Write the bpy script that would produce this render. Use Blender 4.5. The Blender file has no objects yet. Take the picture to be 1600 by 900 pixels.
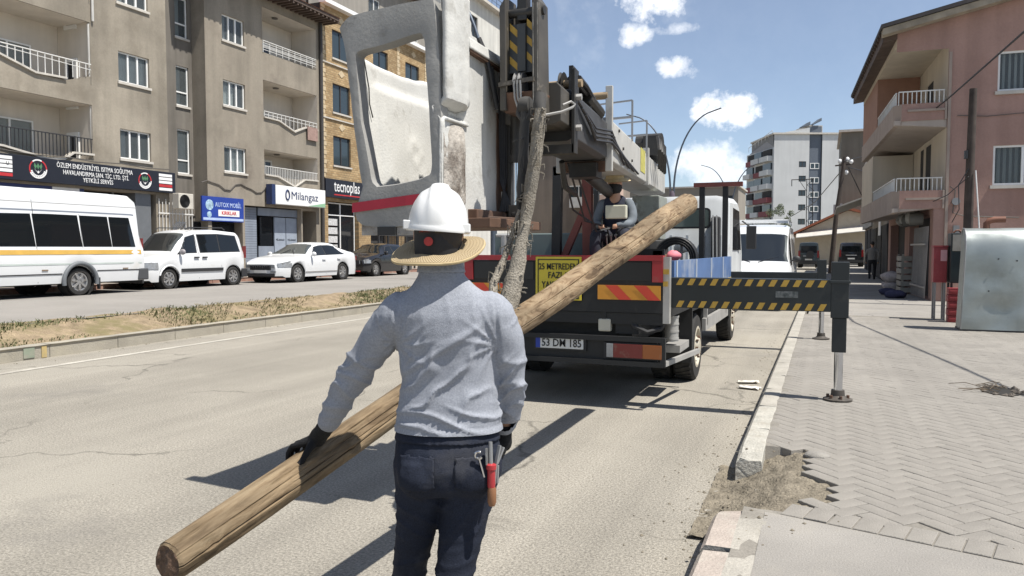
import bpy, bmesh, math, random
from mathutils import Vector, Matrix, noise
rnd = random.Random(11)
R = math.radians
scene = bpy.context.scene
col = scene.collection

# ------------------------------------------------------------------ camera
cam_data = bpy.data.cameras.new('camera'); cam = bpy.data.objects.new('camera', cam_data)
col.objects.link(cam); scene.camera = cam
cam_data.sensor_width = 36.0; cam_data.lens = 27.0; cam_data.clip_start = 0.05; cam_data.clip_end = 3000
cam.location = (0, 0, 1.62); cam.rotation_euler = (R(90 - 2.91), 0, R(22.104))

# ------------------------------------------------------------------ light
SUN_TO = Vector((0.50, -0.06, 1.0)).normalized()
sl = bpy.data.lights.new('sun', 'SUN'); sl.energy = 5.0; sl.angle = R(0.53); sl.color = (1.0, 0.955, 0.88)
so = bpy.data.objects.new('sun', sl); col.objects.link(so)
so.rotation_euler = SUN_TO.to_track_quat('Z', 'Y').to_euler()
sun_el = math.asin(SUN_TO.z); sun_az = math.atan2(SUN_TO.x, SUN_TO.y)
scene.view_settings.view_transform = 'Standard'; scene.view_settings.look = 'None'
scene.view_settings.exposure = 0.54; scene.view_settings.gamma = 1.0

# ------------------------------------------------------------------ sky with small cumulus clouds
world = bpy.data.worlds.new('World'); scene.world = world; world.use_nodes = True
wt = world.node_tree; wn = wt.nodes; wl = wt.links
wn.clear()
def WN(t, **k):
    n = wn.new(t)
    for a, b in k.items(): setattr(n, a, b)
    return n
sky = WN('ShaderNodeTexSky', sky_type='NISHITA'); sky.sun_disc = False
sky.sun_elevation = sun_el; sky.sun_rotation = sun_az; sky.altitude = 1700; sky.air_density = 1.0; sky.dust_density = 1.4; sky.ozone_density = 1.2
tc = WN('ShaderNodeTexCoord')
def wmath(op, a, b=None, clamp=False):
    n = WN('ShaderNodeMath', operation=op); n.use_clamp = clamp
    for i, v in enumerate((a, b)):
        if v is None: continue
        if isinstance(v, (int, float)): n.inputs[i].default_value = v
        else: wl.new(v, n.inputs[i])
    return n.outputs[0]
nz = WN('ShaderNodeTexNoise'); nz.inputs['Scale'].default_value = 30; nz.inputs['Detail'].default_value = 7; nz.inputs['Roughness'].default_value = 0.62
wl.new(tc.outputs['Generated'], nz.inputs['Vector'])
nz2 = WN('ShaderNodeTexNoise'); nz2.inputs['Scale'].default_value = 5.5; nz2.inputs['Detail'].default_value = 6; nz2.inputs['Roughness'].default_value = 0.6
wl.new(tc.outputs['Generated'], nz2.inputs['Vector'])
# each cloud: azimuth (deg, from +Y towards +X), elevation (deg), half width, half height (deg), density
CLOUDS = [(-12.0, 17.6, 2.3, 1.9, 1.0), (-13.2, 15.2, 1.4, .8, .7), (-10.2, 15.4, 1.5, .5, .5), (-10.1, 12.9, 1.5, .8, .75), (-6.6, 9.9, 2.2, 1.35, 1.0),
          (-7.7, 6.0, 3.6, 1.6, .6), (-4.4, 5.3, 2.2, .9, .45), (3.6, 18.3, 1.6, .5, .3), (3.9, 16.9, 1.1, .3, .35), (-4.3, 18.4, 2.2, .5, .3),
          (-23, 19.5, 3.0, 1.0, .5), (30, 24, 6, 2.5, .9), (60, 30, 7, 3, .9), (-60, 33, 8, 3, .9), (-110, 25, 7, 3, .9), (150, 28, 8, 3.5, .9), (100, 20, 8, 3, .8), (-160, 35, 9, 4, .9)]
tot = None
for az, el, hw, hh, den in CLOUDS:
    a, e = R(az), R(el)
    d = Vector((math.sin(a) * math.cos(e), math.cos(a) * math.cos(e), math.sin(e)))
    rt = Vector((math.cos(a), -math.sin(a), 0)); up = rt.cross(d)
    def dot(v):
        n = WN('ShaderNodeVectorMath', operation='DOT_PRODUCT'); wl.new(tc.outputs['Generated'], n.inputs[0]); n.inputs[1].default_value = v
        return n.outputs['Value']
    x = wmath('MULTIPLY', dot(rt), 1 / math.sin(R(hw))); y = wmath('MULTIPLY', wmath('SUBTRACT', dot(up), 0.0), 1 / math.sin(R(hh)))
    r2 = wmath('ADD', wmath('POWER', wmath('ABSOLUTE', x), 2.0), wmath('POWER', wmath('ABSOLUTE', y), 2.0))
    m = wmath('SUBTRACT', 1.0, wmath('MULTIPLY', r2, 0.98))
    m = wmath('ADD', m, wmath('MULTIPLY', wmath('SUBTRACT', nz.outputs[0], 0.5), 4.6))
    m = wmath('MULTIPLY', wmath('MULTIPLY', m, .95, True), den)
    front = wmath('GREATER_THAN', dot(d), 0.3)
    m = wmath('MULTIPLY', m, front)
    tot = m if tot is None else wmath('MAXIMUM', tot, m)
veil = wmath('MULTIPLY', wmath('SUBTRACT', nz2.outputs[0], 0.55), 1.3, True)
tot = wmath('MAXIMUM', tot, veil)
tot = wmath('ADD', wmath('MULTIPLY', tot, .90), .10)   # thin even summer haze over the whole sky
mixc = WN('ShaderNodeMix', data_type='RGBA'); wl.new(tot, mixc.inputs[0])
shade = WN('ShaderNodeMix', data_type='RGBA'); wl.new(nz.outputs[0], shade.inputs[0])
shade.inputs[6].default_value = (7.6, 7.9, 8.4, 1); shade.inputs[7].default_value = (12.6, 12.6, 12.6, 1)
# a little summer whiteness towards the horizon comes from the air itself
wl.new(sky.outputs[0], mixc.inputs[6]); wl.new(shade.outputs[2], mixc.inputs[7])
bg = WN('ShaderNodeBackground'); bg.inputs['Strength'].default_value = 0.090
wl.new(mixc.outputs[2], bg.inputs['Color'])
wo = WN('ShaderNodeOutputWorld'); wl.new(bg.outputs[0], wo.inputs[0])

# ------------------------------------------------------------------ materials
MATS = {}
def mat(name, c, rough=.6, metal=0., var=.12, vs=3., fine=0., fs=60., bump=0., bs=80., dirt=None, ds=1.2, dcov=.5, streak=0., spec=.5, coat=0., objrand=0., cracks=0., ystreak=0., wrinkle=None, stain=None):
    """procedural Principled material: base colour, cloudy variation, fine speckle, dirt patches, streaks, bump"""
    if name in MATS: return MATS[name]
    m = bpy.data.materials.new(name); m.use_nodes = True; t = m.node_tree; n = t.nodes; l = t.links
    b = n['Principled BSDF']; b.inputs['Roughness'].default_value = rough; b.inputs['Metallic'].default_value = metal
    b.inputs['Specular IOR Level'].default_value = spec; b.inputs['Coat Weight'].default_value = coat
    co = n.new('ShaderNodeTexCoord').outputs['Object']
    def nz(s, det=4, vec=None, ro=.55):
        x = n.new('ShaderNodeTexNoise'); x.inputs['Scale'].default_value = s; x.inputs['Detail'].default_value = det; x.inputs['Roughness'].default_value = ro
        l.new(vec or co, x.inputs['Vector']); return x.outputs[0]
    def mr(v, a, bb, lo, hi):
        x = n.new('ShaderNodeMapRange'); l.new(v, x.inputs[0])
        for i, k in enumerate((a, bb, lo, hi)): x.inputs[i + 1].default_value = k
        return x.outputs[0]
    def mul(c1, v):
        x = n.new('ShaderNodeVectorMath'); x.operation = 'SCALE'; l.new(c1, x.inputs[0]); l.new(v, x.inputs['Scale']); return x.outputs[0]
    rgb = n.new('ShaderNodeRGB'); rgb.outputs[0].default_value = (*c, 1); cur = rgb.outputs[0]
    if var: cur = mul(cur, mr(nz(vs, 5), .25, .75, 1 - var, 1 + var))
    if fine: cur = mul(cur, mr(nz(fs, 3, ro=.7), .3, .7, 1 - fine, 1 + fine))
    if streak:
        mp = n.new('ShaderNodeMapping'); mp.inputs['Scale'].default_value = (1, 1, .07); l.new(co, mp.inputs[0])
        cur = mul(cur, mr(nz(2.2, 5, mp.outputs[0]), .35, .7, 1 - streak, 1 + streak * .4))
    if ystreak:
        mp = n.new('ShaderNodeMapping'); mp.inputs['Scale'].default_value = (1.5, .035, 1); l.new(co, mp.inputs[0]); cur = mul(cur, mr(nz(1.0, 4, mp.outputs[0]), .3, .7, 1 - ystreak, 1 + ystreak))
    if cracks:
        dv = n.new('ShaderNodeVectorMath'); dv.operation = 'MULTIPLY_ADD'; tx = n.new('ShaderNodeTexNoise'); tx.inputs['Scale'].default_value = 1.7; tx.inputs['Detail'].default_value = 6; l.new(co, tx.inputs[0]); l.new(tx.outputs['Color'], dv.inputs[0]); dv.inputs[1].default_value = (.9, .9, 0); l.new(co, dv.inputs[2])
        vo = n.new('ShaderNodeTexVoronoi'); vo.feature = 'DISTANCE_TO_EDGE'; vo.inputs['Scale'].default_value = cracks; l.new(dv.outputs[0], vo.inputs['Vector'])
        a_ = mr(vo.outputs['Distance'], .002, .010, 1, 0); k_ = n.new('ShaderNodeMath'); k_.operation = 'MULTIPLY'; l.new(a_, k_.inputs[0]); l.new(mr(nz(.45, 3), .48, .58, 0, .6), k_.inputs[1]); s_ = n.new('ShaderNodeMath'); s_.operation = 'SUBTRACT'; s_.inputs[0].default_value = 1; l.new(k_.outputs[0], s_.inputs[1]); cur = mul(cur, s_.outputs[0])
    if objrand:
        oi = n.new('ShaderNodeObjectInfo'); cur = mul(cur, mr(oi.outputs['Random'], 0, 1, 1 - objrand, 1 + objrand))
    if dirt:
        mx = n.new('ShaderNodeMix'); mx.data_type = 'RGBA'; l.new(cur, mx.inputs[6]); mx.inputs[7].default_value = (*dirt, 1)
        l.new(mr(nz(ds, 7, ro=.65), dcov, dcov + .22, 0, 1), mx.inputs[0]); cur = mx.outputs[2]
    if stain:
        mx = n.new('ShaderNodeMix'); mx.data_type = 'RGBA'; l.new(cur, mx.inputs[6]); mx.inputs[7].default_value = (*stain[0], 1)
        l.new(mr(nz(stain[1], 6, ro=.6), stain[2], stain[2] + .12, 0, stain[3]), mx.inputs[0]); cur = mx.outputs[2]
    l.new(cur, b.inputs['Base Color'])
    if bump:
        bp = n.new('ShaderNodeBump'); bp.inputs['Strength'].default_value = bump; bp.inputs['Distance'].default_value = .02
        l.new(nz(bs, 5), bp.inputs['Height']); l.new(bp.outputs[0], b.inputs['Normal'])
        if wrinkle:
            sc_, st_, di_, rot_, str_ = wrinkle; mp = n.new('ShaderNodeMapping'); mp.inputs['Rotation'].default_value = rot_; mp.inputs['Scale'].default_value = str_; l.new(co, mp.inputs[0])
            x = n.new('ShaderNodeTexNoise'); x.noise_type = 'RIDGED_MULTIFRACTAL'; x.inputs['Scale'].default_value = sc_; x.inputs['Detail'].default_value = 2.5; x.inputs['Roughness'].default_value = .5; x.inputs['Distortion'].default_value = .5; l.new(mp.outputs[0], x.inputs[0])
            b2 = n.new('ShaderNodeBump'); b2.inputs['Strength'].default_value = st_; b2.inputs['Distance'].default_value = di_; l.new(x.outputs[0], b2.inputs['Height']); l.new(bp.outputs[0], b2.inputs['Normal']); l.new(b2.outputs[0], b.inputs['Normal'])
    MATS[name] = m; return m
def glass_mat(name, tint=(.02, .025, .03), clear=.0, rough=.03, ior=1.5):
    """window glass: part see-through, part mirror (fresnel); clear=0 is dark tinted glass"""
    if name in MATS: return MATS[name]
    m = bpy.data.materials.new(name); m.use_nodes = True; t = m.node_tree; n = t.nodes; l = t.links
    b = n['Principled BSDF']; b.inputs['Base Color'].default_value = (*tint, 1); b.inputs['Roughness'].default_value = rough; b.inputs['IOR'].default_value = 1.5
    if clear:
        tr = n.new('ShaderNodeBsdfTransparent'); tr.inputs[0].default_value = (.82, .86, .86, 1); mx = n.new('ShaderNodeMixShader'); mx.inputs[0].default_value = clear
        g = n.new('ShaderNodeBsdfGlossy'); g.inputs['Roughness'].default_value = rough
        fr = n.new('ShaderNodeFresnel'); fr.inputs[0].default_value = ior
        mx2 = n.new('ShaderNodeMixShader'); l.new(fr.outputs[0], mx2.inputs[0])
        l.new(b.outputs[0], mx.inputs[1]); l.new(tr.outputs[0], mx.inputs[2]); l.new(mx.outputs[0], mx2.inputs[1]); l.new(g.outputs[0], mx2.inputs[2])
        l.new(mx2.outputs[0], n['Material Output'].inputs[0])
    MATS[name] = m; return m

# ------------------------------------------------------------------ mesh helpers
class MB:
    def __init__(s): s.v = []; s.f = []; s.m = []; s.mi = 0
    def add(s, vs, fs):
        o = len(s.v); s.v += [tuple(v) for v in vs]
        for f in fs: s.f.append([o + i for i in f]); s.m.append(s.mi)
        return s
    def hexa(s, p): return s.add(p, [(0, 3, 2, 1), (4, 5, 6, 7), (0, 1, 5, 4), (1, 2, 6, 5), (2, 3, 7, 6), (3, 0, 4, 7)])
    def box(s, x0, x1, y0, y1, z0, z1):
        return s.hexa([(x0, y0, z0), (x1, y0, z0), (x1, y1, z0), (x0, y1, z0), (x0, y0, z1), (x1, y0, z1), (x1, y1, z1), (x0, y1, z1)])
    def fbox(s, F, u0, u1, z0, z1, d0, d1):
        return s.hexa([F(u0, z0, d1), F(u1, z0, d1), F(u1, z0, d0), F(u0, z0, d0), F(u0, z1, d1), F(u1, z1, d1), F(u1, z1, d0), F(u0, z1, d0)])
    def bar(s, p, q, w, h=None, up=(0, 0, 1)):
        h = h or w; p = Vector(p); q = Vector(q); d = (q - p).normalized(); up = Vector(up)
        if abs(d.dot(up)) > .98: up = Vector((0, 1, 0))
        a = d.cross(up).normalized() * w / 2; b = a.cross(d).normalized() * h / 2
        return s.hexa([p - a - b, p + a - b, q + a - b, q - a - b, p - a + b, p + a + b, q + a + b, q - a + b])
    def tube(s, pts, r, n=8, cap=True, closed=False):
        pts = [Vector(p) for p in pts]; k = len(pts); rs = r if isinstance(r, (list, tuple)) else [r] * k
        ring = []; pn = None
        for i, p in enumerate(pts):
            if closed: t = (pts[(i + 1) % k] - pts[i - 1])
            else: t = (pts[min(i + 1, k - 1)] - pts[max(i - 1, 0)])
            t = t.normalized()
            if pn is None: pn = t.orthogonal().normalized()
            else:
                pn = (pn - t * pn.dot(t))
                pn = pn.normalized() if pn.length > 1e-6 else t.orthogonal().normalized()
            b = t.cross(pn)
            ring.append([p + (pn * math.cos(j * 2 * math.pi / n) + b * math.sin(j * 2 * math.pi / n)) * rs[i] for j in range(n)])
        fs = []
        for i in range(k if closed else k - 1):
            for j in range(n):
                a = i * n + j; a2 = i * n + (j + 1) % n; c = ((i + 1) % k) * n + j; c2 = ((i + 1) % k) * n + (j + 1) % n
                fs.append((a, a2, c2, c))
        if cap and not closed: fs.append(tuple(range(n))[::-1]); fs.append(tuple((k - 1) * n + j for j in range(n)))
        return s.add([v for rg in ring for v in rg], fs)
    def loft(s, rings, cap=True):
        n = len(rings[0]); fs = []
        for i in range(len(rings) - 1):
            for j in range(n): fs.append((i * n + j, i * n + (j + 1) % n, (i + 1) * n + (j + 1) % n, (i + 1) * n + j))
        if cap: fs.append(tuple(range(n))[::-1]); fs.append(tuple((len(rings) - 1) * n + j for j in range(n)))
        return s.add([v for r in rings for v in r], fs)
    def lathe(s, prof, n=24, M=None, cap=True):
        """prof: (r, h) about local Z, M places it"""
        M = M or Matrix.Identity(4)
        return s.loft([[M @ Vector((r * math.cos(a * 2 * math.pi / n), r * math.sin(a * 2 * math.pi / n), h)) for a in range(n)] for r, h in prof], cap)
    def prism(s, poly, vec):
        v = Vector(vec); p = [Vector(q) for q in poly]; n = len(p)
        return s.add(p + [q + v for q in p], [tuple(range(n))[::-1], tuple(range(n, 2 * n))] + [(i, (i + 1) % n, n + (i + 1) % n, n + i) for i in range(n)])
    def ball(s, c, rx, ry=None, rz=None, nu=14, nv=9, M=None):
        ry = ry or rx; rz = rz or rx; c = Vector(c); M = M or Matrix.Identity(3)
        rings = []
        for i in range(nv + 1):
            th = math.pi * (i + .02 * (1 if i == 0 else -1 if i == nv else 0)) / nv
            rings.append([c + M @ Vector((rx * math.sin(th) * math.cos(2 * math.pi * j / nu), ry * math.sin(th) * math.sin(2 * math.pi * j / nu), -rz * math.cos(th))) for j in range(nu)])
        return s.loft(rings)
    def quad(s, a, b, c, d): return s.add([a, b, c, d], [(0, 1, 2, 3)])
    def wall(s, F, u0, u1, z0, z1, holes, depth):
        us = sorted({u0, u1, *[h[0] for h in holes], *[h[1] for h in holes]}); zs = sorted({z0, z1, *[h[2] for h in holes], *[h[3] for h in holes]})
        us = [u for u in us if u0 <= u <= u1]; zs = [z for z in zs if z0 <= z <= z1]
        for i in range(len(us) - 1):
            for j in range(len(zs) - 1):
                uc = (us[i] + us[i + 1]) / 2; zc = (zs[j] + zs[j + 1]) / 2
                if any(h[0] < uc < h[1] and h[2] < zc < h[3] for h in holes): continue
                s.quad(F(us[i], zs[j], 0), F(us[i + 1], zs[j], 0), F(us[i + 1], zs[j + 1], 0), F(us[i], zs[j + 1], 0))
        for h in holes:
            dp = h[4] if len(h) > 4 else depth
            a, b, c, d = h[:4]
            s.quad(F(a, c, 0), F(a, d, 0), F(a, d, -dp), F(a, c, -dp)); s.quad(F(b, c, 0), F(b, c, -dp), F(b, d, -dp), F(b, d, 0))
            s.quad(F(a, c, 0), F(a, c, -dp), F(b, c, -dp), F(b, c, 0)); s.quad(F(a, d, 0), F(b, d, 0), F(b, d, -dp), F(a, d, -dp))
        return s
    def build(s, name, mats, parent=None, smooth=None, bevel=0, seg=2, fix=True):
        me = bpy.data.meshes.new(name); me.from_pydata(s.v, [], s.f)
        if not isinstance(mats, (list, tuple)): mats = [mats]
        for m in mats: me.materials.append(m)
        if len(mats) > 1: me.polygons.foreach_set('material_index', s.m)
        if fix and len(s.f) < 60000:
            bm = bmesh.new(); bm.from_mesh(me); bmesh.ops.recalc_face_normals(bm, faces=bm.faces); bm.to_mesh(me); bm.free()
        if smooth:
            me.polygons.foreach_set('use_smooth', [True] * len(me.polygons)); me.set_sharp_from_angle(angle=R(smooth))
        me.update(); return link(name, me, parent, bevel, seg)
def wm(o): return (wm(o.parent) @ o.matrix_parent_inverse if o.parent else Matrix.Identity(4)) @ o.matrix_basis
def link(name, me, parent=None, bevel=0, seg=2):
    o = bpy.data.objects.new(name, me); col.objects.link(o)
    if parent: o.parent = parent; o.matrix_parent_inverse = wm(parent).inverted()
    if bevel:
        b = o.modifiers.new('bevel', 'BEVEL'); b.width = bevel; b.segments = seg; b.limit_method = 'ANGLE'; b.angle_limit = R(40); b.harden_normals = False
    return o
def tag(o, label=None, cat=None, group=None, kind=None):
    if label: o['label'] = label
    if cat: o['category'] = cat
    if group: o['group'] = group
    if kind: o['kind'] = kind
    return o
def thing(name, label, cat, loc=(0, 0, 0), rz=0, group=None):
    o = bpy.data.objects.new(name, None); col.objects.link(o); o.location = loc; o.rotation_euler = (0, 0, rz); o.empty_display_size = .2
    return tag(o, label, cat, group)
def copy_tree(o, parent=None):
    c = o.copy(); col.objects.link(c)
    if parent: c.parent = parent
    for ch in list(o.children): copy_tree(ch, c)
    return c
def frame(o, u, n):
    o = Vector(o); u = Vector(u); n = Vector(n)
    return lambda a, z, d=0.: o + u * a + Vector((0, 0, z)) + n * d
def text(s, size, o, u, n, m, parent, name='lettering', align='CENTER', ext=.004, sx=1., bold=0., fit=0):
    """flat raised lettering: o = anchor point, u = reading direction, n = outward normal"""
    c = bpy.data.curves.new(name, 'FONT'); c.body = s; c.size = size; c.align_x = align; c.align_y = 'CENTER'; c.extrude = ext; c.offset = bold; c.resolution_u = 2
    t = bpy.data.objects.new(name, c); col.objects.link(t)
    dg = bpy.context.evaluated_depsgraph_get(); me = bpy.data.meshes.new_from_object(t.evaluated_get(dg))
    bpy.data.objects.remove(t); bpy.data.curves.remove(c)
    u = Vector(u).normalized(); n = Vector(n).normalized(); v = n.cross(u); o = Vector(o)
    M4 = Matrix(((u.x * sx, v.x, n.x, o.x), (u.y * sx, v.y, n.y, o.y), (u.z * sx, v.z, n.z, o.z), (0, 0, 0, 1)))
    if fit:
        xs_ = [v.co.x for v in me.vertices]; k_ = fit / (max(xs_) - min(xs_)); me.transform(Matrix.Diagonal((k_, 1, 1, 1)))
    me.transform(M4); me.materials.clear(); me.materials.append(m); me.name = name
    return link(name, me, parent)
def disc(mb, c, n, r, th=.004, k=20):
    n = Vector(n).normalized(); Mx = Matrix.Translation(Vector(c)) @ n.to_track_quat('Z', 'Y').to_matrix().to_4x4()
    return mb.lathe([(r, 0), (r, th)], k, Mx)
def evalmesh(o, name):
    dg = bpy.context.evaluated_depsgraph_get(); me = bpy.data.meshes.new_from_object(o.evaluated_get(dg)); me.name = name; bpy.data.objects.remove(o); return me
def remeshed(mb, name, voxel, smooth=6, factor=.5):
    me = bpy.data.meshes.new(name); me.from_pydata(mb.v, [], mb.f)
    bm = bmesh.new(); bm.from_mesh(me); bmesh.ops.recalc_face_normals(bm, faces=bm.faces); bm.to_mesh(me); bm.free()
    o = bpy.data.objects.new(name, me); col.objects.link(o)
    r = o.modifiers.new('r', 'REMESH'); r.mode = 'VOXEL'; r.voxel_size = voxel; r.use_smooth_shade = True
    s = o.modifiers.new('s', 'SMOOTH'); s.factor = factor; s.iterations = smooth
    return evalmesh(o, name)
# ------------------------------------------------------------------ ground, road, median, pavements
asphalt = mat('dusty asphalt', (.28, .259, .22), .9, var=.14, vs=.5, fine=.44, fs=62, bump=.7, bs=90, cracks=.35, ystreak=.17, stain=((.17, .16, .145), .55, .60, .55), dirt=(.335, .312, .265), ds=.45, dcov=.52, spec=.25)
asphalt2 = mat('grey asphalt', (.25, .235, .215), .9, var=.12, vs=.6, fine=.15, fs=60, bump=.4, bs=90, spec=.25)
soil = mat('dry soil', (.25, .195, .13), .95, var=.35, vs=5, fine=.3, fs=50, bump=.9, bs=40, dirt=(.17, .15, .075), ds=1.6, dcov=.48, spec=.1)
rubble = mat('dusty rubble soil', (.215, .188, .145), .95, var=.3, vs=7, fine=.3, fs=70, bump=1., bs=60, spec=.1)
concrete = mat('pale kerb concrete', (.345, .325, .285), .85, var=.18, vs=3.5, fine=.12, fs=70, bump=.5, bs=60, dirt=(.27, .25, .21), ds=2.6, dcov=.55, spec=.2)
concrete_pink = mat('worn pinkish kerb face', (.37, .32, .28), .85, var=.2, vs=5, fine=.12, fs=70, bump=.5, bs=60, dirt=(.40, .37, .32), ds=4, dcov=.5, spec=.2)
kerb_white = mat('whitewashed kerb concrete', (.40, .385, .34), .85, var=.2, vs=6, fine=.15, fs=60, bump=.7, bs=45, dirt=(.33, .30, .25), ds=5, dcov=.5, spec=.2)
paver_m = mat('grey concrete paver', (.245, .229, .205), .85, var=.14, vs=1.3, fine=.16, fs=110, bump=.45, bs=120, dirt=(.30, .28, .25), ds=.9, dcov=.48, stain=((.16, .15, .135), 1.3, .61, .5), objrand=.05, spec=.2)
grout = mat('sandy joints', (.215, .20, .175), .95, var=.2, vs=6, fine=.2, fs=80, spec=.1)
screed = mat('dusty cement screed', (.265, .25, .228), .9, var=.16, vs=1.2, fine=.16, fs=110, bump=.4, bs=110, dirt=(.33, .305, .265), ds=1.1, dcov=.5, spec=.2, cracks=.5)
line_m = mat('worn white road paint', (.43, .405, .35), .8, var=.15, vs=4, fine=.2, fs=40, dirt=(.29, .265, .225), ds=3, dcov=.5)

def sheet(name, x0, x1, y0, y1, m, zf, nx, ny):
    b = MB(); vs = []; fs = []
    for j in range(ny + 1):
        for i in range(nx + 1):
            x = x0 + (x1 - x0) * i / nx; y = y0 + (y1 - y0) * j / ny; vs.append((x, y, zf(x, y)))
    for j in range(ny):
        for i in range(nx):
            a = j * (nx + 1) + i; fs.append((a, a + 1, a + nx + 2, a + nx + 1))
    b.add(vs, fs); o = b.build(name, m, smooth=60); tag(o, kind='structure'); return o
sheet('ground', -1500, 1500, -1500, 1500, mat('pale dry ground', (.26, .235, .19), .95, var=.2, vs=.05), lambda x, y: -.06, 2, 2)
sheet('road', -10.72, -.5, -25, 150, asphalt, lambda x, y: 0, 2, 10)
sheet('road_far', -19.9, -11.85, -25, 150, asphalt2, lambda x, y: .42, 2, 10)
def medz(x, y):
    t = min(1, max(0, (-10.9 - x) / 1.0)); return .17 + .27 * t + .05 * noise.noise((x * 1.5, y * 1.2, 1)) + .02 * noise.noise((x * 6, y * 6, 2))
sheet('median_soil', -12.02, -10.9, -10, 110, soil, medz, 12, 700)
sheet('pavement_left', -23.9, -20.0, -25, 90, mat('old paving', (.30, .265, .23), .9, var=.2, vs=1.5, fine=.15, fs=30, spec=.2), lambda x, y: .56, 2, 2)
sheet('pavement_right_far', -.3, 30, 17.5, 150, screed, lambda x, y: .188, 2, 2)
ln = sheet('road_edge_line', -9.93, -9.80, -25, 140, line_m, lambda x, y: .005, 1, 200)

# hole in the pavement edge where the kerb is broken away
def gapmask(x, y):
    dx = (x + .38) / .42; dy = (y - 4.92) / .58
    d = math.hypot(dx, dy) + .28 * noise.noise((x * 4.5, y * 4.5, 3)) + .12 * noise.noise((x * 14, y * 14, 3))
    return max(0, min(1, (1.0 - d) * 5))
sheet('pavement_bed', -.385, 4.6, 2.2, 18.0, grout, lambda x, y: (.1935 if x > -.27 or (y < 6.5 and gapmask(x, y) > 0) else .199) - (.13 if x < .10 and 4.36 < y < 5.74 else 0), 70, 300)
sheet('pavement_bed_near', -.30, 30, -25, 2.2, screed, lambda x, y: .186, 2, 2)
sheet('pavement_bed_side', 4.6, 30, 2.2, 18.0, screed, lambda x, y: .186, 2, 2)
def soilz(x, y):
    t = max(0, min(1, (x + .62 + .10 * noise.noise((y * 5, 3, 0))) / .52)); t = t * t * (3 - 2 * t)
    return min(.193, .012 + .166 * t + .022 * noise.noise((x * 7, y * 7, 8)) + .012 * noise.noise((x * 24, y * 24, 8))) - max(0, x - .06) * .4
sheet('broken_edge_soil', -.68, .12, 4.28, 5.80, rubble, soilz, 60, 110)
# border line of the paved field: from (-.22,4.2) to (1.0,3.1)
BA, BB = Vector((-.24, 4.30)), Vector((.85, 4.0)); BD = (BB - BA).normalized(); BN = Vector((-BD.y, BD.x))
if BN.y < 0: BN = -BN
def side(x, y): return (Vector((x, y)) - BA).dot(BN)
def near_sheet():
    b = MB(); a = BA - BD * .0; e = BB + BD * 4.2
    b.add([(-.27, 1.0, .2), (e.x, 1.0, .2), (e.x, e.y, .2), (BA.x, BA.y, .2), (-.27, BA.y, .2)], [(0, 1, 2, 3, 4)]); tag(b.build('cement_strip', screed), kind='structure')
near_sheet()
pav = bpy.data.objects['pavement_bed']
pvar = []
def paver_mesh(L, W, seed):
    r = random.Random(seed); b = MB(); h = .055; e = .003; g = .002
    bot = [(-L / 2 + g, -W / 2 + g), (L / 2 - g, -W / 2 + g), (L / 2 - g, W / 2 - g), (-L / 2 + g, W / 2 - g)]
    tp = [(x - math.copysign(e, x) + r.uniform(-.001, .001), y - math.copysign(e, y) + r.uniform(-.001, .001)) for x, y in bot]
    vs = [(x, y, -h) for x, y in bot] + [(x, y, -e) for x, y in bot] + [(x, y, 0) for x, y in tp]
    fs = [(4 * k + i, 4 * k + (i + 1) % 4, 4 * k + 4 + (i + 1) % 4, 4 * k + 4 + i) for k in (0, 1) for i in range(4)] + [(8, 9, 10, 11)]
    return vs, fs
W_ = .105
pmeshes = []
for k in range(4):
    b = MB(); b.add(*paver_mesh(2 * W_, W_, k)); o = b.build('paver', paver_m); pmeshes.append(o.data); bpy.data.objects.remove(o)
cand = []
ca = math.cos(R(45)); 
for a in range(-130, 190):
    for bq in range(-130, 190):
        cl = (a - bq) % 4
        if cl == 0: cx, cy, ang = a + 1, bq + .5, 0
        elif cl == 2: cx, cy, ang = a + .5, bq, 90
        else: continue
        x = (cx * ca - cy * ca) * W_ + 1.0; y = (cx * ca + cy * ca) * W_ + 6.0
        if not (-.30 < x < 4.4 and 2.5 < y < 17.6): continue
        if side(x, y) < .235: continue
        if y < 6.5 and gapmask(x, y) > .0: continue
        if x < -.10 and y < 5.75: continue
        # outside the picture to the right: leave to the sheet
        cand.append((y + .2 * abs(x - .6), x, y, ang + 45))
cand.sort()
stuffb = MB(); cnt = 0
for d, x, y, ang in cand:
    z = .2 + rnd.gauss(0, .0008); tx, ty = rnd.gauss(0, .0022), rnd.gauss(0, .0022); a = R(ang + rnd.gauss(0, .5))
    vis = x < .12 + .205 * y
    if cnt < 262 and vis:
        o = bpy.data.objects.new('paver', rnd.choice(pmeshes)); col.objects.link(o); o.location = (x, y, z); o.rotation_euler = (tx, ty, a)
        o.parent = pav; cnt += 1
    else:
        vs, fs = paver_mesh(2 * W_, W_, 0); M4 = Matrix.Translation((x, y, z)) @ Matrix.Rotation(a, 4, 'Z') @ Matrix.Rotation(tx, 4, 'X') @ Matrix.Rotation(ty, 4, 'Y')
        stuffb.add([M4 @ Vector(v) for v in vs], fs)
o = stuffb.build('paver_field', paver_m, pav); tag(o, kind='stuff')
k = 0; bmm = None
ang = math.atan2(BD.y, BD.x)
while k < 26:
    c = BA + BD * (.10 + k * .122) + BN * .125
    if c.x > 4: break
    b = MB()
    vs, fs = paver_mesh(.205, .119, k); b.add(vs, fs); o = b.build('border_paver', paver_m); o.location = (c.x, c.y, .2005 + rnd.gauss(0, .0012)); o.rotation_euler = (0, 0, ang + R(90) + rnd.gauss(0, .006)); o.parent = pav
    k += 1

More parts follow.
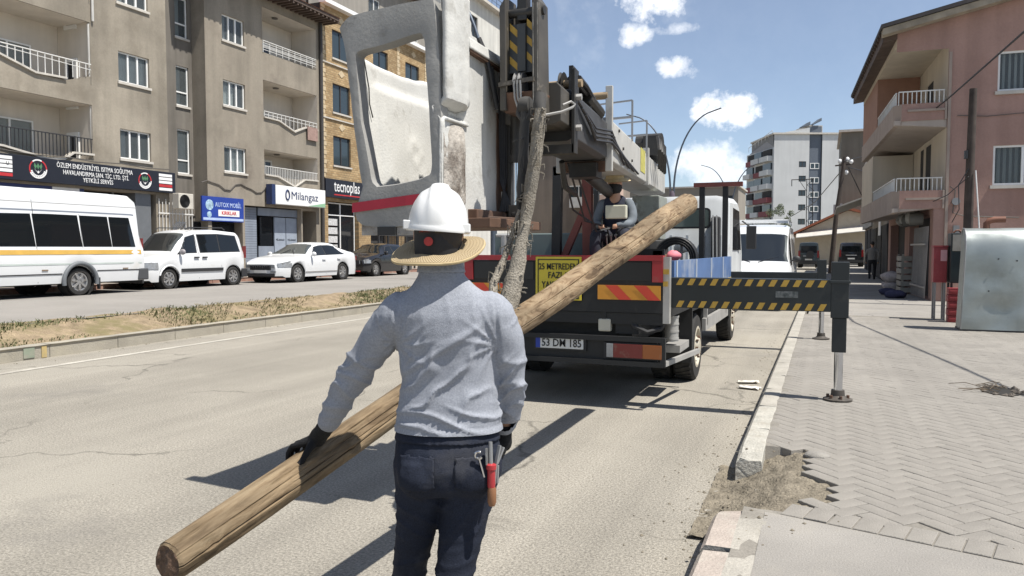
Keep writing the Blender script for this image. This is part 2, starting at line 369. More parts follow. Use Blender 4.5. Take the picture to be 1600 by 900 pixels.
# kerbs
def kerb_stone(y0, y1, x0, x1, z1, split=None, rough=0., seed=0, z0=-.05, ends=(0, 0)):
    """one stone: chamfered, slightly uneven; ends = roughness of the near/far end"""
    vs = []; fs = []; ny = 10; prof = [(x0, z0), (x0, z1 - .03), (x0 + .025, z1), ((split or (x0 + x1) / 2), z1 + .002), (x1 - .008, z1), (x1, z1 - .01), (x1, z0)]
    for j in range(ny + 1):
        t = j / ny; y = y0 + (y1 - y0) * t
        for i, (x, z) in enumerate(prof):
            n1 = noise.noise((x * 9 + seed, y * 5, z * 7)); e = 0
            if ends[0]: e += max(0, 1 - t * 3) * ends[0]
            if ends[1]: e -= max(0, 1 - (1 - t) * 3) * ends[1]
            vs.append((x + n1 * rough * .5, y + e * (.5 + noise.noise((x * 13, z * 13 + seed, 4))) , z + n1 * rough - abs(e) * .25 * (z > .05)))
    m = len(prof)
    for j in range(ny):
        for i in range(m - 1): fs.append((j * m + i, j * m + i + 1, (j + 1) * m + i + 1, (j + 1) * m + i))
    fs += [tuple(range(m)), tuple(ny * m + i for i in range(m))[::-1]]
    b = MB(); b.add(vs, fs); return b
kb = thing('kerb', 'broken concrete kerb along the paved walkway on the right', 'kerb', (-.4, 0, 0))
for y0, y1, ends in ((.9, 1.83, (0, 0)), (1.85, 2.78, (0, 0)), (2.8, 3.68, (0, .03)), (3.7, 4.42, (.02, .14))):
    b = kerb_stone(y0, y1, -.53, -.245, .2, -.39, .008, y0, ends=ends); n = len(b.f)
    b.m = [1 if (i % 6) in (0, 1, 2) and i < 60 else 0 for i in range(n)]
    b.build('kerb_stone', [concrete, concrete_pink], kb, smooth=35)
y = 5.38; first = True
while y < 70:
    L = .92 if y < 9 else 1.0
    b = kerb_stone(y, y + L - .012, -.54, -.37, .205, None, .012 if y < 9 else .006, y, ends=(.16 if first else 0, 0)); b.build('kerb_stone', kerb_white if y < 6.8 else concrete, kb, smooth=35); first = False; y += L
mk = thing('median_kerb', 'long grey kerb edging the weedy median strip', 'kerb', (-10.8, 0, 0))
y = -4
while y < 75:
    b = kerb_stone(y, y + 1.19, -10.72, -10.93, .2, None, .006, y); s = b.build('kerb_stone', mat('grey median kerb concrete', (.31, .285, .235), .85, var=.15, vs=2, fine=.14, fs=50, bump=.5, bs=50, dirt=(.40, .36, .28), ds=1.4, dcov=.5), mk, smooth=35)
    if 7.2 < y + .6 < 8.4:
        p = MB(); p.box(-10.716, -10.708, 7.58, 7.75, .03, .185).build('paint_mark', mat('green kerb paint', (.22, .25, .19), .8, dirt=(.3, .28, .23), ds=8), s)
        p = MB(); p.box(-10.716, -10.708, 7.86, 7.94, .01, .19).build('paint_mark', mat('yellow kerb paint', (.42, .32, .14), .8, dirt=(.33, .29, .22), ds=8), s)
    y += 1.2
lk = thing('far_kerb', 'reddish kerb of the opposite pavement behind the parked white cars', 'kerb', (-19.95, 0, .4))
y = 8
while y < 60:
    kerb_stone(y, y + .98, -19.86, -20.02, .57, None, .004, y, z0=.4).build('kerb_stone', mat('faded red kerb paint', (.30, .17, .13), .8, var=.2, vs=3, dirt=(.32, .27, .22), ds=3), lk); y += 1.0

# weeds on the median: blades in tufts
wb = MB(); r2 = random.Random(5)
wm_a = mat('weed green', (.085, .098, .034), .8, var=.35, vs=2.5); wm_b = mat('dry straw grass', (.19, .16, .08), .8, var=.3, vs=4)
for i in range(8500):
    y = 5.5 + 42 * r2.random() ** 1.7; x = -10.98 - .92 * r2.random() ** (1.1)
    dn = noise.noise((x * 1.1, y * .45, 7))
    if dn < -.18 or (r2.random() > .75 and dn < .05): continue
    back = (-10.98 - x) / .92
    h = r2.uniform(.02, .065) * (1 + .35 * back) * (1 + max(0, dn)) * .85; z = medz(x, y) - .01; wb.mi = 0 if noise.noise((x * .8, y * .3, 12)) + r2.uniform(-.25, .25) > -.10 else 1
    for q in range(3):
        a = r2.uniform(0, 6.28); w = r2.uniform(.004, .011); l = h * r2.uniform(.3, 1.1)
        px, py = x + r2.gauss(0, .04), y + r2.gauss(0, .04); ex, ey = px + math.cos(a) * l, py + math.sin(a) * l
        wb.add([(px - math.sin(a) * w, py + math.cos(a) * w, z), (px + math.sin(a) * w, py - math.cos(a) * w, z), ((px + ex) / 2 + math.sin(a) * w * .7, (py + ey) / 2 - math.cos(a) * w * .7, z + h * .75), (ex, ey, z + h)], [(0, 1, 2), (0, 2, 3)])
tag(wb.build('median_weeds', [wm_a, wm_b], fix=False), kind='stuff')

# pebbles and crumbs in the broken kerb gap and along the gutter
gb = MB(); r3 = random.Random(9)
def pebble(b, x, y, z, s):
    vs = [(x + s * r3.uniform(.6, 1.1) * dx, y + s * r3.uniform(.6, 1.1) * dy, z + s * r3.uniform(.4, .9) * dz) for dx, dy, dz in ((1, 0, .2), (-1, 0, .2), (0, 1, .2), (0, -1, .2), (0, 0, 1), (0, 0, -.5))]
    b.add(vs, [(0, 2, 4), (2, 1, 4), (1, 3, 4), (3, 0, 4), (2, 0, 5), (1, 2, 5), (3, 1, 5), (0, 3, 5)])
for i in range(220):
    x, y = r3.gauss(-.42, .22), r3.gauss(4.85, .42)
    if x > .1: continue
    pebble(gb, x, y, (.012 + max(0, x + .62) * .16) if -.66 < x < .1 and 4.3 < y < 5.6 else .0 if x < -.55 else .2, r3.uniform(.004, .016))
for i in range(380):
    y = r3.uniform(3, 16); x = -.56 - abs(r3.gauss(0, .22)); pebble(gb, x, y, .002, r3.uniform(.003, .011))
for i in range(260):
    y = r3.uniform(3.5, 9); x = r3.uniform(-8, -.6); pebble(gb, x, y, .002, r3.uniform(.002, .006))
for i in range(160):
    y = r3.uniform(6, 30); x = -10.68 + abs(r3.gauss(0, .12)); pebble(gb, x, y, .002, r3.uniform(.006, .02))
for i in range(120):
    y = r3.uniform(3, 9); x = r3.uniform(-.2, 2.2); pebble(gb, x, y, .2, r3.uniform(.002, .006))
tag(gb.build('gravel', rubble, fix=False), kind='stuff')
# bigger lumps of broken concrete
for (x, y, s, lab) in ((-.02, 5.62, .085, 'rounded lump of broken paving at the edge of the kerb gap'), (-.34, 4.95, .03, 'small broken concrete lump lying in the kerb gap')):
    b = MB(); b.ball((0, 0, 0), s, s * .8, s * .35, 12, 8); b.v = [tuple(Vector(v) * (1 + .25 * noise.noise(Vector(v) * 14 + Vector((x, y, 0))))) for v in b.v]
    o = b.build('concrete_lump', screed, smooth=50); o.location = (x, y, .2 if x > -.1 else .1); tag(o, lab, 'rubble')
# litter in the gutter
for (x, y, a, c, lab) in ((-.82, 9.6, .3, (.6, .57, .5), 'crumpled pale paper scrap in the gutter, farther one'), (-.77, 9.2, -.25, (.72, .70, .66), 'flat white scrap in the gutter nearer the broken kerb')):
    vs = []; n = 7
    for i in range(n):
        for j in range(4): vs.append(((i / (n - 1) - .5) * .24, (j / 3 - .5) * .11, .015 + .03 * noise.noise((i * .9 + x, j * 1.1, 3)) + .012))
    b = MB(); b.add(vs, [(i * 4 + j, i * 4 + j + 1, (i + 1) * 4 + j + 1, (i + 1) * 4 + j) for i in range(n - 1) for j in range(3)])
    o = b.build('paper_scrap', mat('paper %.2f' % c[0], c, .8)); o.location = (x, y, .0); o.rotation_euler = (0, 0, a); so_ = o.modifiers.new('t', 'SOLIDIFY'); so_.thickness = .004; tag(o, lab, 'litter')
# broken drain hole in the pavement with twigs
dh = thing('drain_hole', 'dark broken drain hole with rubble and twigs in the right pavement', 'drain', (1.66, 8.88, .2))
b = MB(); n = 22
ro = [(1.66 + .17 * math.cos(i * 2 * math.pi / n) * (1 + .2 * noise.noise((i * 1.3, 2, 0))), 8.88 + .27 * math.sin(i * 2 * math.pi / n) * (1 + .2 * noise.noise((i * 1.3, 5, 0))), .206) for i in range(n)]
b.add(ro, [tuple(range(n))]); b.build('pit', mat('dark pit', (.02, .018, .015), .95), dh)
b = MB()
for i in range(46):
    a = r3.uniform(0, 6.28); q = r3.uniform(.7, 1.15); pebble(b, 1.66 + .17 * q * math.cos(a), 8.88 + .27 * q * math.sin(a), .205, r3.uniform(.012, .05))
tag(b.build('rubble', mat('dark rubble', (.10, .085, .07), .9, var=.4, vs=9), dh, fix=False), kind='stuff')
b = MB()
for i in range(8):
    a = r3.uniform(0, 6.28); x, y = 1.60 + r3.gauss(0, .12), 8.85 + r3.gauss(0, .16); b.tube([(x, y, .22), (x - r3.uniform(.02, .16), y + r3.gauss(0, .06), .22 + r3.uniform(0, .07)), (x - r3.uniform(.15, .3), y + r3.gauss(0, .12), .215)], .004, 4)
b.build('twigs', mat('dry twig', (.16, .12, .08), .9), dh)
# ------------------------------------------------------------------ building helpers
stucco = mat('stained beige render', (.295, .262, .212), .9, var=.28, vs=.5, fine=.07, fs=14, bump=.25, bs=30, dirt=(.185, .16, .125), ds=.55, dcov=.5, streak=.15, stain=((.30, .27, .22), .8, .6, .6), spec=.15)
stucco2 = mat('stained grey beige render', (.285, .252, .205), .9, var=.28, vs=.5, fine=.07, fs=14, bump=.25, bs=30, dirt=(.185, .16, .13), ds=.5, dcov=.5, streak=.15, stain=((.29, .26, .21), .8, .6, .6), spec=.15)
loggia_m = mat('pale loggia paint', (.62, .57, .50), .85, var=.08, vs=1, streak=.08, spec=.2)
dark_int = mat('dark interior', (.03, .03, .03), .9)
white_pvc = mat('white window frame', (.74, .74, .72), .45, var=.06)
sill_m = mat('pale window sill', (.48, .45, .40), .7, var=.15)
pane_m = glass_mat('window glass', (.16, .18, .185), .62, .08, 1.14)
dark_pane = glass_mat('dark glass', (.012, .014, .017), 0)
blue_pane = glass_mat('blue grey glass', (.035, .05, .06), 0, .05)
curtain_m = mat('net curtain', (.46, .48, .47), .9, var=.12, vs=2, objrand=.3)
white_rail = mat('white railing paint', (.62, .61, .58), .5, var=.12); black_rail = mat('black railing paint', (.03, .03, .032), .45)
brown_wood = mat('dark eave boards', (.10, .07, .055), .8, var=.3, vs=3, streak=.3); tile_m = mat('roof tiles', (.26, .12, .08), .8, var=.3, vs=6)
shutter_m = mat('grey blue shutter', (.22, .25, .30), .55, var=.1, vs=2, streak=.15); steel_m = mat('grey steel', (.3, .3, .3), .45, .6, var=.15)

def window(F, par, u0, u1, z0, z1, dep=.14, cols=3, fm=None, pm=None, sill=True, curtain=True, bars=(), fw=.055, name='window', trans=None):
    """frame with mullions (part); each pane, the curtain and the sill are its sub-parts"""
    fm = fm or white_pvc; pm = pm or pane_m; b = MB(); d0, d1 = -dep, -dep + .06
    b.fbox(F, u0, u0 + fw, z0, z1, d0, d1); b.fbox(F, u1 - fw, u1, z0, z1, d0, d1); b.fbox(F, u0 + fw, u1 - fw, z0, z0 + fw, d0, d1); b.fbox(F, u0 + fw, u1 - fw, z1 - fw, z1, d0, d1)
    xs = [u0 + fw + (u1 - u0 - 2 * fw) * i / cols for i in range(cols + 1)]
    for x in xs[1:-1]: b.fbox(F, x - fw * .62, x + fw * .62, z0 + fw, z1 - fw, d0, d1 + .008)
    zz = [z0 + fw, z1 - fw]
    if trans: b.fbox(F, u0 + fw, u1 - fw, trans - fw * .5, trans + fw * .5, d0 + .003, d1 + .005); zz = [z0 + fw, trans, z1 - fw]
    w = b.build(name, fm, par)
    for i in range(cols):
        for k in range(len(zz) - 1):
            p = MB(); p.quad(F(xs[i], zz[k], d0 + .03), F(xs[i + 1], zz[k], d0 + .03), F(xs[i + 1], zz[k + 1], d0 + .03), F(xs[i], zz[k + 1], d0 + .03)); p.build('pane', pm, w)
    if curtain:
        cr_ = rnd.choice(((0, 1), (0, 1), (0, 1), (0, .62), (.35, 1), (0, .3))); p = MB(); n = max(8, int((u1 - u0) * 22)); vs = []
        for i in range(n + 1):
            ca_, cb_ = cr_; u = u0 + (u1 - u0) * (ca_ + (cb_ - ca_) * i / n); d = d0 - .10 + .025 * math.sin(i * 2.1) + .012 * noise.noise((u * 5, z0, 0)); vs += [F(u, z0, d), F(u, z1, d)]
        p.add(vs, [(2 * i, 2 * i + 2, 2 * i + 3, 2 * i + 1) for i in range(n)]); p.build('curtain', curtain_m, w, smooth=80)
    if sill:
        p = MB(); p.fbox(F, u0 - .06, u1 + .06, z0 - .09, z0 - .004, -dep, .06).build('sill', sill_m, w)
    return w
def railing(F, par, pts, h, m, step=.16, mid=True, name='railing', d=0., r=.012):
    """pts: (u, z) polyline of the base, top rail level at h above the highest base point unless h is absolute"""
    b = MB(); top = h
    us = [p[0] for p in pts]
    def zb(u):
        for (a, za), (c, zc) in zip(pts, pts[1:]):
            if a <= u <= c: return za + (zc - za) * (u - a) / (c - a)
        return pts[-1][1]
    b.bar(F(us[0], top, d), F(us[-1], top, d), .04, .03)
    if mid: b.bar(F(us[0], (top + zb(us[0])) / 2, d), F(us[-1], (top + zb(us[-1])) / 2, d), .02, .02)
    u = us[0]
    while u <= us[-1] + 1e-4:
        b.bar(F(u, zb(u) - .02, d), F(u, top, d), r * 2, r * 2, up=(1, 0, 0)); u += step
    return b.build(name, m, par)
def ledge(F, par, pts, m, name='ledge', d0=-.16, d1=.08, th=.06):
    b = MB()
    for (a, za), (c, zc) in zip(pts, pts[1:]):
        p = [F(a, za, d1), F(c, zc, d1), F(c, zc, d0), F(a, za, d0)]
        b.hexa([q - Vector((0, 0, .005)) for q in p] + [q + Vector((0, 0, th)) for q in p])
    return b.build(name, m, par)

FX = -23.7
FL = frame((FX, 0, 0), (0, 1, 0), (1, 0, 0))
# ------------------------------------------------------------------ left: stained beige block with loggias
A = thing('apartment_block', 'stained beige apartment block with deep loggias above the black shop sign at far left', 'building', (FX - 5, 16, .5))
U0, U1, ZT = 4.0, 22.85, 16.0
rows_w = [(4.91, 5.98), (7.67, 8.76), (10.50, 11.55), (13.27, 14.35)]
logA = [(4.72, 6.62), (7.28, 9.45), (10.05, 12.22), (12.83, 15.0)]
holes = [(20.65, 22.02, a, b, .16) for a, b in rows_w] + [(12.3, 19.52, a, b, 1.6) for a, b in logA] + [(5.0, 11.2, a, b, 1.6) for a, b in logA] + [(5.2, 22.2, .62, 3.7, .9)]
b = MB(); b.wall(FL, U0, U1, .4, ZT, holes, .2); b.build('wall', stucco, A)
for u in (U0, U1 - .203): b = MB(); b.fbox(FL, u, u + .2, .4, ZT, -10, -.003); b.build('side_wall', stucco, A)
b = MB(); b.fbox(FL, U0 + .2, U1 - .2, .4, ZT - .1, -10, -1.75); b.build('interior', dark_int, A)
b = MB(); b.fbox(FL, U0 - .3, U1 + .0, ZT, ZT + .25, -10.5, .55); b.build('eave', brown_wood, A)
b = MB(); b.prism([FL(U0 - .3, ZT + .25, .6), FL(U0 - .3, ZT + 2.2, -5), FL(U0 - .3, ZT + .25, -10.5)], (0, U1 - U0 + .3, 0)); b.build('roof', tile_m, A)
for a, b_ in rows_w: window(FL, A, 20.65, 22.02, a, b_)
for k, (a, c) in enumerate(logA):
    for (uL, uR) in ((12.3, 19.52), (5.0, 11.2)):
        b = MB(); b.quad(FL(uL, a - .55, -1.6), FL(uR, a - .55, -1.6), FL(uR, c, -1.6), FL(uL, c, -1.6)); b.quad(FL(uL, c - .01, -.02), FL(uR - .0, c - .01, -.02), FL(uR, c - .01, -1.59), FL(uL, c - .01, -1.59))
        b.quad(FL(uR - .004, a, -.003), FL(uR - .004, a, -1.59), FL(uR - .004, c, -1.59), FL(uR - .004, c, -.003)); b.build('loggia_lining', loggia_m, A)
        fl = MB(); fl.fbox(FL, uL, uR, a - .57 if k else a - .3, a - .51 if k else a - .2, -1.6, -.05); fl.build('balcony_floor', loggia_m, A)
        Fb = frame((FX - 1.6, 0, 0), (0, 1, 0), (1, 0, 0))
        window(Fb, A, uR - 3.5, uR - 1.05, a - .55, a + 1.28, -.01, 3, sill=False, curtain=True, pm=pane_m)
        Fd = frame((FX, uR, 0), (-1, 0, 0), (0, -1, 0))
        window(Fd, A, .62, 1.2, a - .75, a + 1.0, -.01, 1, sill=False, curtain=False, pm=dark_pane, name='balcony_door', fw=.13)
        l = MB(); disc(l, FL((uL + uR) / 2 - .2, c - .03, -.5), (0, 0, -1), .16, .03); l.build('ceiling_lamp', mat('lamp housing', (.12, .11, .1), .6), A)
# parapet tops with the V-shaped dip, ledges and railings
for k, (a, c) in enumerate(logA):
    if k == 0:
        ledge(FL, A, [(12.3, 4.95), (16.3, 4.80), (17.7, 4.56), (18.4, 4.62), (18.75, 4.86), (19.52, 4.87)], sill_m); railing(FL, A, [(12.3, 4.9), (16.3, 4.82), (17.7, 4.65), (19.5, 4.9)], 5.43, black_rail, .13, False)
        continue
    b = MB()
    b.prism([FL(12.3, a, -.003), FL(12.3, a + .66, -.003), FL(15.8, a + .47, -.003), FL(17.45, a + .0, -.003)], (-.16, 0, 0)); b.prism([FL(18.55, a + .0, -.003), FL(19.5, a + .32, -.003), FL(19.5, a + .0, -.003)], (-.16, 0, 0)); b.build('parapet', stucco, A)
    ledge(FL, A, [(12.3, a + .66), (15.8, a + .47), (17.45, a + .0), (18.55, a + .04)], sill_m)
    railing(FL, A, [(12.3, a + .7), (15.8, a + .52), (17.45, a + .08), (18.55, a + .1), (19.5, a + .35)], a + .72, white_rail, .25, True, d=.02)
pp = MB(); pp.tube([FL(19.56, 4.7, -.10), FL(19.50, 9.4, -.06)], .04, 8); pp.tube([FL(19.6, 9.5, .05), FL(19.6, 15.9, .05)], .045, 8); pp.build('drainpipe', mat('pale pipe', (.5, .49, .46), .5), A)
# stairwell recess
S = thing('stair_tower', 'dark recessed stairwell strip with narrow tall windows between the two beige blocks', 'building', (FX - 1.2, 23.5, .5))
FS = frame((FX - .7, 0, 0), (0, 1, 0), (1, 0, 0))
sw = [(4.7, 6.5), (7.45, 9.05), (10.2, 11.8), (12.95, 14.5)]
b = MB(); b.wall(FS, 22.86, 24.86, .4, 15.6, [(24.0, 24.66, a, c, .15) for a, c in sw], .15); b.build('wall', mat('shaded dark grey brown render', (.15, .135, .115), .9, var=.2, vs=.8, streak=.3), S)  # dark paint, deepened further to stand in for the shade of the recess
b = MB(); b.fbox(FS, 22.86, 24.86, .4, 15.6, -2.2, -.35); b.build('interior', dark_int, S)
for a, c in sw: window(FS, S, 24.0, 24.66, a, c, .12, 1, trans=a + .55)
# ------------------------------------------------------------------ second beige block
B_ = thing('apartment_block', 'grey beige apartment block with dark wooden eaves above the white gas shop sign', 'building', (FX - 5, 28, .5))
rows_b = [(4.93, 6.01), (7.73, 8.80), (10.46, 11.54)]
logB = [(4.98, 6.15), (7.2, 9.28), (10.52, 12.55)]
holes = [(25.86, 27.2, a, c, .16) for a, c in rows_b] + [(28.38, 32.35, a, c, 1.5) for a, c in logB] + [(25.0, 26.9, .62, 3.8, .5), (27.05, 31.0, .62, 3.55, .35), (31.1, 32.2, .62, 3.5, .9)]
b = MB(); b.wall(FL, 24.87, 32.6, .4, 13.0, holes, .2); b.build('wall', stucco2, B_)
for u in (24.87, 32.397): b = MB(); b.fbox(FL, u, u + .2, .4, 13.0, -10, -.003); b.build('side_wall', stucco2, B_)
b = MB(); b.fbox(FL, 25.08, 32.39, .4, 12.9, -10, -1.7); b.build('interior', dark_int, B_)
b = MB(); b.fbox(FL, 23.7, 33.0, 13.0, 13.16, -10.5, .95); b.build('eave', brown_wood, B_)
nb = 30
for i in range(nb):
    u = 23.75 + (33.0 - 23.8) * i / (nb - 1); bb = MB(); bb.fbox(FL, u - .05, u + .05, 12.9, 12.997, .0, .93); bb.build('rafter', brown_wood, B_)
b = MB(); b.prism([FL(23.6, 13.16, 1.0), FL(23.6, 15.4, -5), FL(23.6, 13.16, -10.5)], (0, 9.5, 0)); b.build('roof', tile_m, B_)
for a, c in rows_b: window(FL, B_, 25.86, 27.2, a, c)
Fb = frame((FX - 1.5, 0, 0), (0, 1, 0), (1, 0, 0))
for k, (a, c) in enumerate(logB):
    uL, uR = 28.38, 32.35
    b = MB(); b.quad(FL(uL, a - .9, -1.5), FL(uR, a - .9, -1.5), FL(uR, c, -1.5), FL(uL, c, -1.5)); b.quad(FL(uL, c - .01, -.02), FL(uR, c - .01, -.02), FL(uR, c - .01, -1.49), FL(uL, c - .01, -1.49))
    b.quad(FL(uR - .004, a, -.003), FL(uR - .004, a, -1.49), FL(uR - .004, c, -1.49), FL(uR - .004, c, -.003)); b.build('loggia_lining', loggia_m, B_)
    fl = MB(); fl.fbox(FL, uL, uR, a - .95 if k else a - .3, a - .89 if k else a - .2, -1.5, -.05); fl.build('balcony_floor', loggia_m, B_)
    window(Fb, B_, 29.55, 30.65, a - .6, a + .95, -.01, 2, sill=False, curtain=False, pm=dark_pane, name='balcony_door', fw=.09)
    l = MB(); disc(l, FL(30.0, c - .03, -.6), (0, 0, -1), .14, .03); l.build('ceiling_lamp', mat('lamp housing', (.12, .11, .1), .6), B_)
a = 10.52; railing(FL, B_, [(28.4, a + .02), (32.3, a + .05)], a + .52, white_rail, .45, True, d=.02)
bb = MB(); [bb.bar(FL(28.4, a + .02 + .1 * i, .02), FL(32.3, a + .05 + .1 * i, .02), .02, .02) for i in (1, 2, 3, 4)]; bb.build('railing_bar', white_rail, B_)
a = 7.2
b = MB(); b.prism([FL(28.38, a, -.003), FL(28.38, a + .38, -.003), FL(29.4, a + .36, -.003), FL(30.55, a + .0, -.003)], (-.16, 0, 0)); b.prism([FL(30.55, a, -.003), FL(31.4, a + .33, -.003), FL(32.35, a + .33, -.003), FL(32.35, a, -.003)], (-.16, 0, 0)); b.build('parapet', stucco2, B_)
ledge(FL, B_, [(28.38, a + .38), (29.4, a + .36), (30.55, a), (31.4, a + .33), (32.35, a + .33)], sill_m)
railing(FL, B_, [(28.4, a + .4), (29.4, a + .38), (30.55, a + .06), (31.4, a + .35), (32.3, a + .35)], a + .68, white_rail, .3, True, d=.02)
rug = MB(); rug.fbox(FL, 31.45, 32.25, a - .22, a + .42, .09, .12); o = rug.build('rug', mat('faded pinkish rug', (.30, .20, .17), .95, var=.25, vs=9), None); tag(o, 'small faded reddish rug hung over the middle balcony of the grey beige block', 'rug')
a = 4.98
ledge(FL, B_, [(28.38, a), (29.3, a - .02), (30.5, a - .4), (31.3, a + .0), (32.35, a + .02)], sill_m)
railing(FL, B_, [(28.4, a + .03), (29.3, a + .0), (30.5, a - .33), (31.3, a + .03), (32.3, a + .03)], a + .42, white_rail, .12, False, d=.02)
pp = MB(); pp.tube([FL(32.62, .6, .1), FL(32.62, 12.9, .1)], .09, 8); pp.build('drainpipe', mat('dark pipe', (.05, .045, .042), .6), B_)
cb = MB(); cb.tube([FL(24.5 + i * .33, 4.35 + .16 * math.sin(i * 1.1) - .05 * (i % 3), .03) for i in range(13)], .022, 5); cb.build('cable', mat('old cable', (.10, .09, .08), .8), B_)
cb = MB(); cb.tube([FL(13, 4.72, .12)] + [FL(14 + i * 1.1, 4.70 - .05 * (i % 2), .1) for i in range(9)], .018, 5); cb.build('cable', MATS['old cable'], A)

# ------------------------------------------------------------------ shop fronts of the two blocks
bl = mat('sign navy black', (.012, .014, .022), .45); sign_red = mat('sign red', (.45, .03, .035), .5); letter_w = mat('sign white', (.74, .74, .73), .5, var=.04); sign_green = mat('sign green', (.08, .2, .1), .5)
sg = thing('shop_sign', 'long black shop sign with white lettering and two round emblems above the minibus', 'sign', FL(18, 3.75, .2))
b = MB(); b.fbox(FL, 8.5, 22.95, 3.78, 4.57, .03, .22); b.build('panel', bl, sg, bevel=.01)
X = (1, 0, 0); Y = (0, 1, 0)
for i, (s, z, sz) in enumerate((('ÖZLEM ENDÜSTRİYEL ISITMA SOĞUTMA', 4.39, .23), ('HAVALANDIRMA SAN. TİC. LTD. ŞTİ.', 4.17, .215), ('YETKİLİ SERVİS', 3.965, .21))):
    text(s, sz, FL(19.45 + .03 * i, z, .224), Y, X, letter_w, sg, fit=(3.0, 2.6, 1.2)[i])
def emblem(u, z, r):
    b = MB(); n = 28
    o = [FL(u + r * math.cos(a * 2 * math.pi / n), z + r * math.sin(a * 2 * math.pi / n), .228) for a in range(n)]; i_ = [FL(u + .86 * r * math.cos(a * 2 * math.pi / n), z + .86 * r * math.sin(a * 2 * math.pi / n), .228) for a in range(n)]
    b.mi = 0
    for k in range(n):
        a = k * 360 / n; b.mi = 1 if 70 < (a - 60) % 360 < 150 and False else (1 if (a < 60 or 120 < a < 200) else 0); b.add([o[k], o[(k + 1) % n], i_[(k + 1) % n], i_[k]], [(0, 1, 2, 3)])
    b.mi = 0
    for k in range(11):   # teeth of the lower gear ring
        a = R(200 + k * 14); c0 = FL(u + .66 * r * math.cos(a), z + .66 * r * math.sin(a), .229); c1 = FL(u + .84 * r * math.cos(a), z + .84 * r * math.sin(a), .229); b.bar(c0, c1, .045 * r / .3, .004, up=(1, 0, 0))
    b.mi = 2
    for dx, s in ((-.3, 1), (.3, -1), (0, 0)):
        c = (u + dx * r, z + .28 * r); b.add([FL(c[0] - .16 * r, c[1], .229), FL(c[0], c[1] - .34 * r, .229), FL(c[0] + .16 * r, c[1], .229), FL(c[0] + dx * .3 * r, c[1] + .34 * r, .229)], [(0, 1, 2, 3)])
    b.mi = 0
    b.add([FL(u - .45 * r, z + .02 * r, .230), FL(u - .1 * r, z - .3 * r, .230), FL(u, z - .16 * r, .230), FL(u + .1 * r, z - .3 * r, .230), FL(u + .45 * r, z + .02 * r, .230), FL(u, z - .48 * r, .230)], [(0, 1, 2, 3, 4, 5)])
    b.build('emblem', [letter_w, sign_red, sign_green], sg)
emblem(17.3, 4.19, .31); emblem(21.5, 4.16, .30)
def strips(u0, u1, z0, z1, nred):
    n = 5
    for i in range(n):
        h = (z1 - z0) / n; b = MB(); b.fbox(FL, u0, u1, z0 + h * i + .015, z0 + h * (i + 1) - .015, .222, .23); b.build('brand_strip', sign_red if i == nred else letter_w, sg)
strips(22.15, 22.78, 3.84, 4.5, 1); strips(15.3, 16.45, 3.86, 4.52, 0)
text('U', .15, FL(16.3, 4.27, .232), Y, X, bl, sg)
sh = thing('shopfront', 'dark glazed shopfront with blue fascia strips behind the minibus', 'shopfront', FL(17, .5, -.4))
b = MB(); b.fbox(FL, 5.2, 19.2, 3.1, 3.7, -.35, -.1); b.build('fascia', mat('blue fascia', (.03, .045, .15), .5), sh)
b = MB(); b.fbox(FL, 18.0, 19.0, 3.25, 3.69, -.09, -.07); b.build('notice', letter_w, sh)
b = MB(); b.fbox(FL, 21.3, 22.0, .6, 3.7, -.7, -.06); b.fbox(FL, 20.6, 20.68, .6, 3.7, -.5, -.42); b.fbox(FL, 18.4, 18.48, .6, 3.1, -.5, -.42); b.fbox(FL, 19.2, 21.3, 3.3, 3.37, -.5, -.42); b.build('frame', mat('grey shop frame', (.16, .17, .18), .5, .3), sh)
for u in (5.4, 9.6, 14.0, 18.5, 20.7):
    b = MB(); w_ = 2.0 if u > 18 else 4; b.quad(FL(u, .7, -.46), FL(min(u + w_, 21.3), .7, -.46), FL(min(u + w_, 21.3), 3.25, -.46), FL(u, 3.25, -.46)); b.build('pane', dark_pane, sh)
gate = thing('security_gate', 'white barred security gate between the black sign and the blue sign', 'gate', FL(23.2, .5, 0))
for i in range(11):
    u = 22.3 + i * .165; b = MB(); b.tube([FL(u, .6, .04), FL(u, 3.55 - .12 * (i % 2), .04)], .017, 6); b.build('bar', white_rail, gate)
for z in (1.0, 2.0, 3.0):
    b = MB(); b.bar(FL(22.25, z, .06), FL(24.0, z, .06), .02, .05); b.build('crossbar', white_rail, gate)
cw = MB()
for k in range(5): cw.tube([FL(23.2 + .28 * math.cos(a * .5), 2.35 + .33 * math.sin(a * .5 + k * .3), .1 + .02 * k) for a in range(13)], .02, 5)
cw.build('hose_coil', mat('pale hose', (.5, .48, .44), .6), gate)
ac = thing('air_conditioner', 'boxy outdoor air conditioner unit at the right end of the black sign', 'air conditioner', FL(23.1, 3.2, .2))
b = MB(); b.fbox(FL, 22.75, 23.5, 3.18, 3.78, .26, .58); b.build('casing', mat('cream casing', (.50, .47, .41), .6), ac, bevel=.02)
b = MB(); c = FL(23.05, 3.48, .585)
for k in range(5): b.tube([c + Vector((0, math.cos(a) * .05 * (k + 1), math.sin(a) * .05 * (k + 1))) for a in [i * .4 for i in range(16)]], .008, 4, closed=True)
b.build('fan_grille', mat('dark grille', (.04, .04, .04), .5), ac)
b = MB(); disc(b, c + Vector((-.008, 0, 0)), X, .25, .003); b.build('fan_opening', dark_int, ac)
bs = thing('shop_sign', 'small royal blue shop sign with a picture and white lettering left of the grey shutters', 'sign', FL(25.6, 2.8, .1))
b = MB(); b.fbox(FL, 24.45, 26.88, 2.78, 3.80, .02, .09); b.build('panel', mat('royal blue sign', (.02, .05, .28), .4), bs)
text('AUTOX MOBİL', .27, FL(25.95, 3.47, .094), Y, X, mat('sign light blue', (.45, .55, .75), .5), bs, fit=1.55)
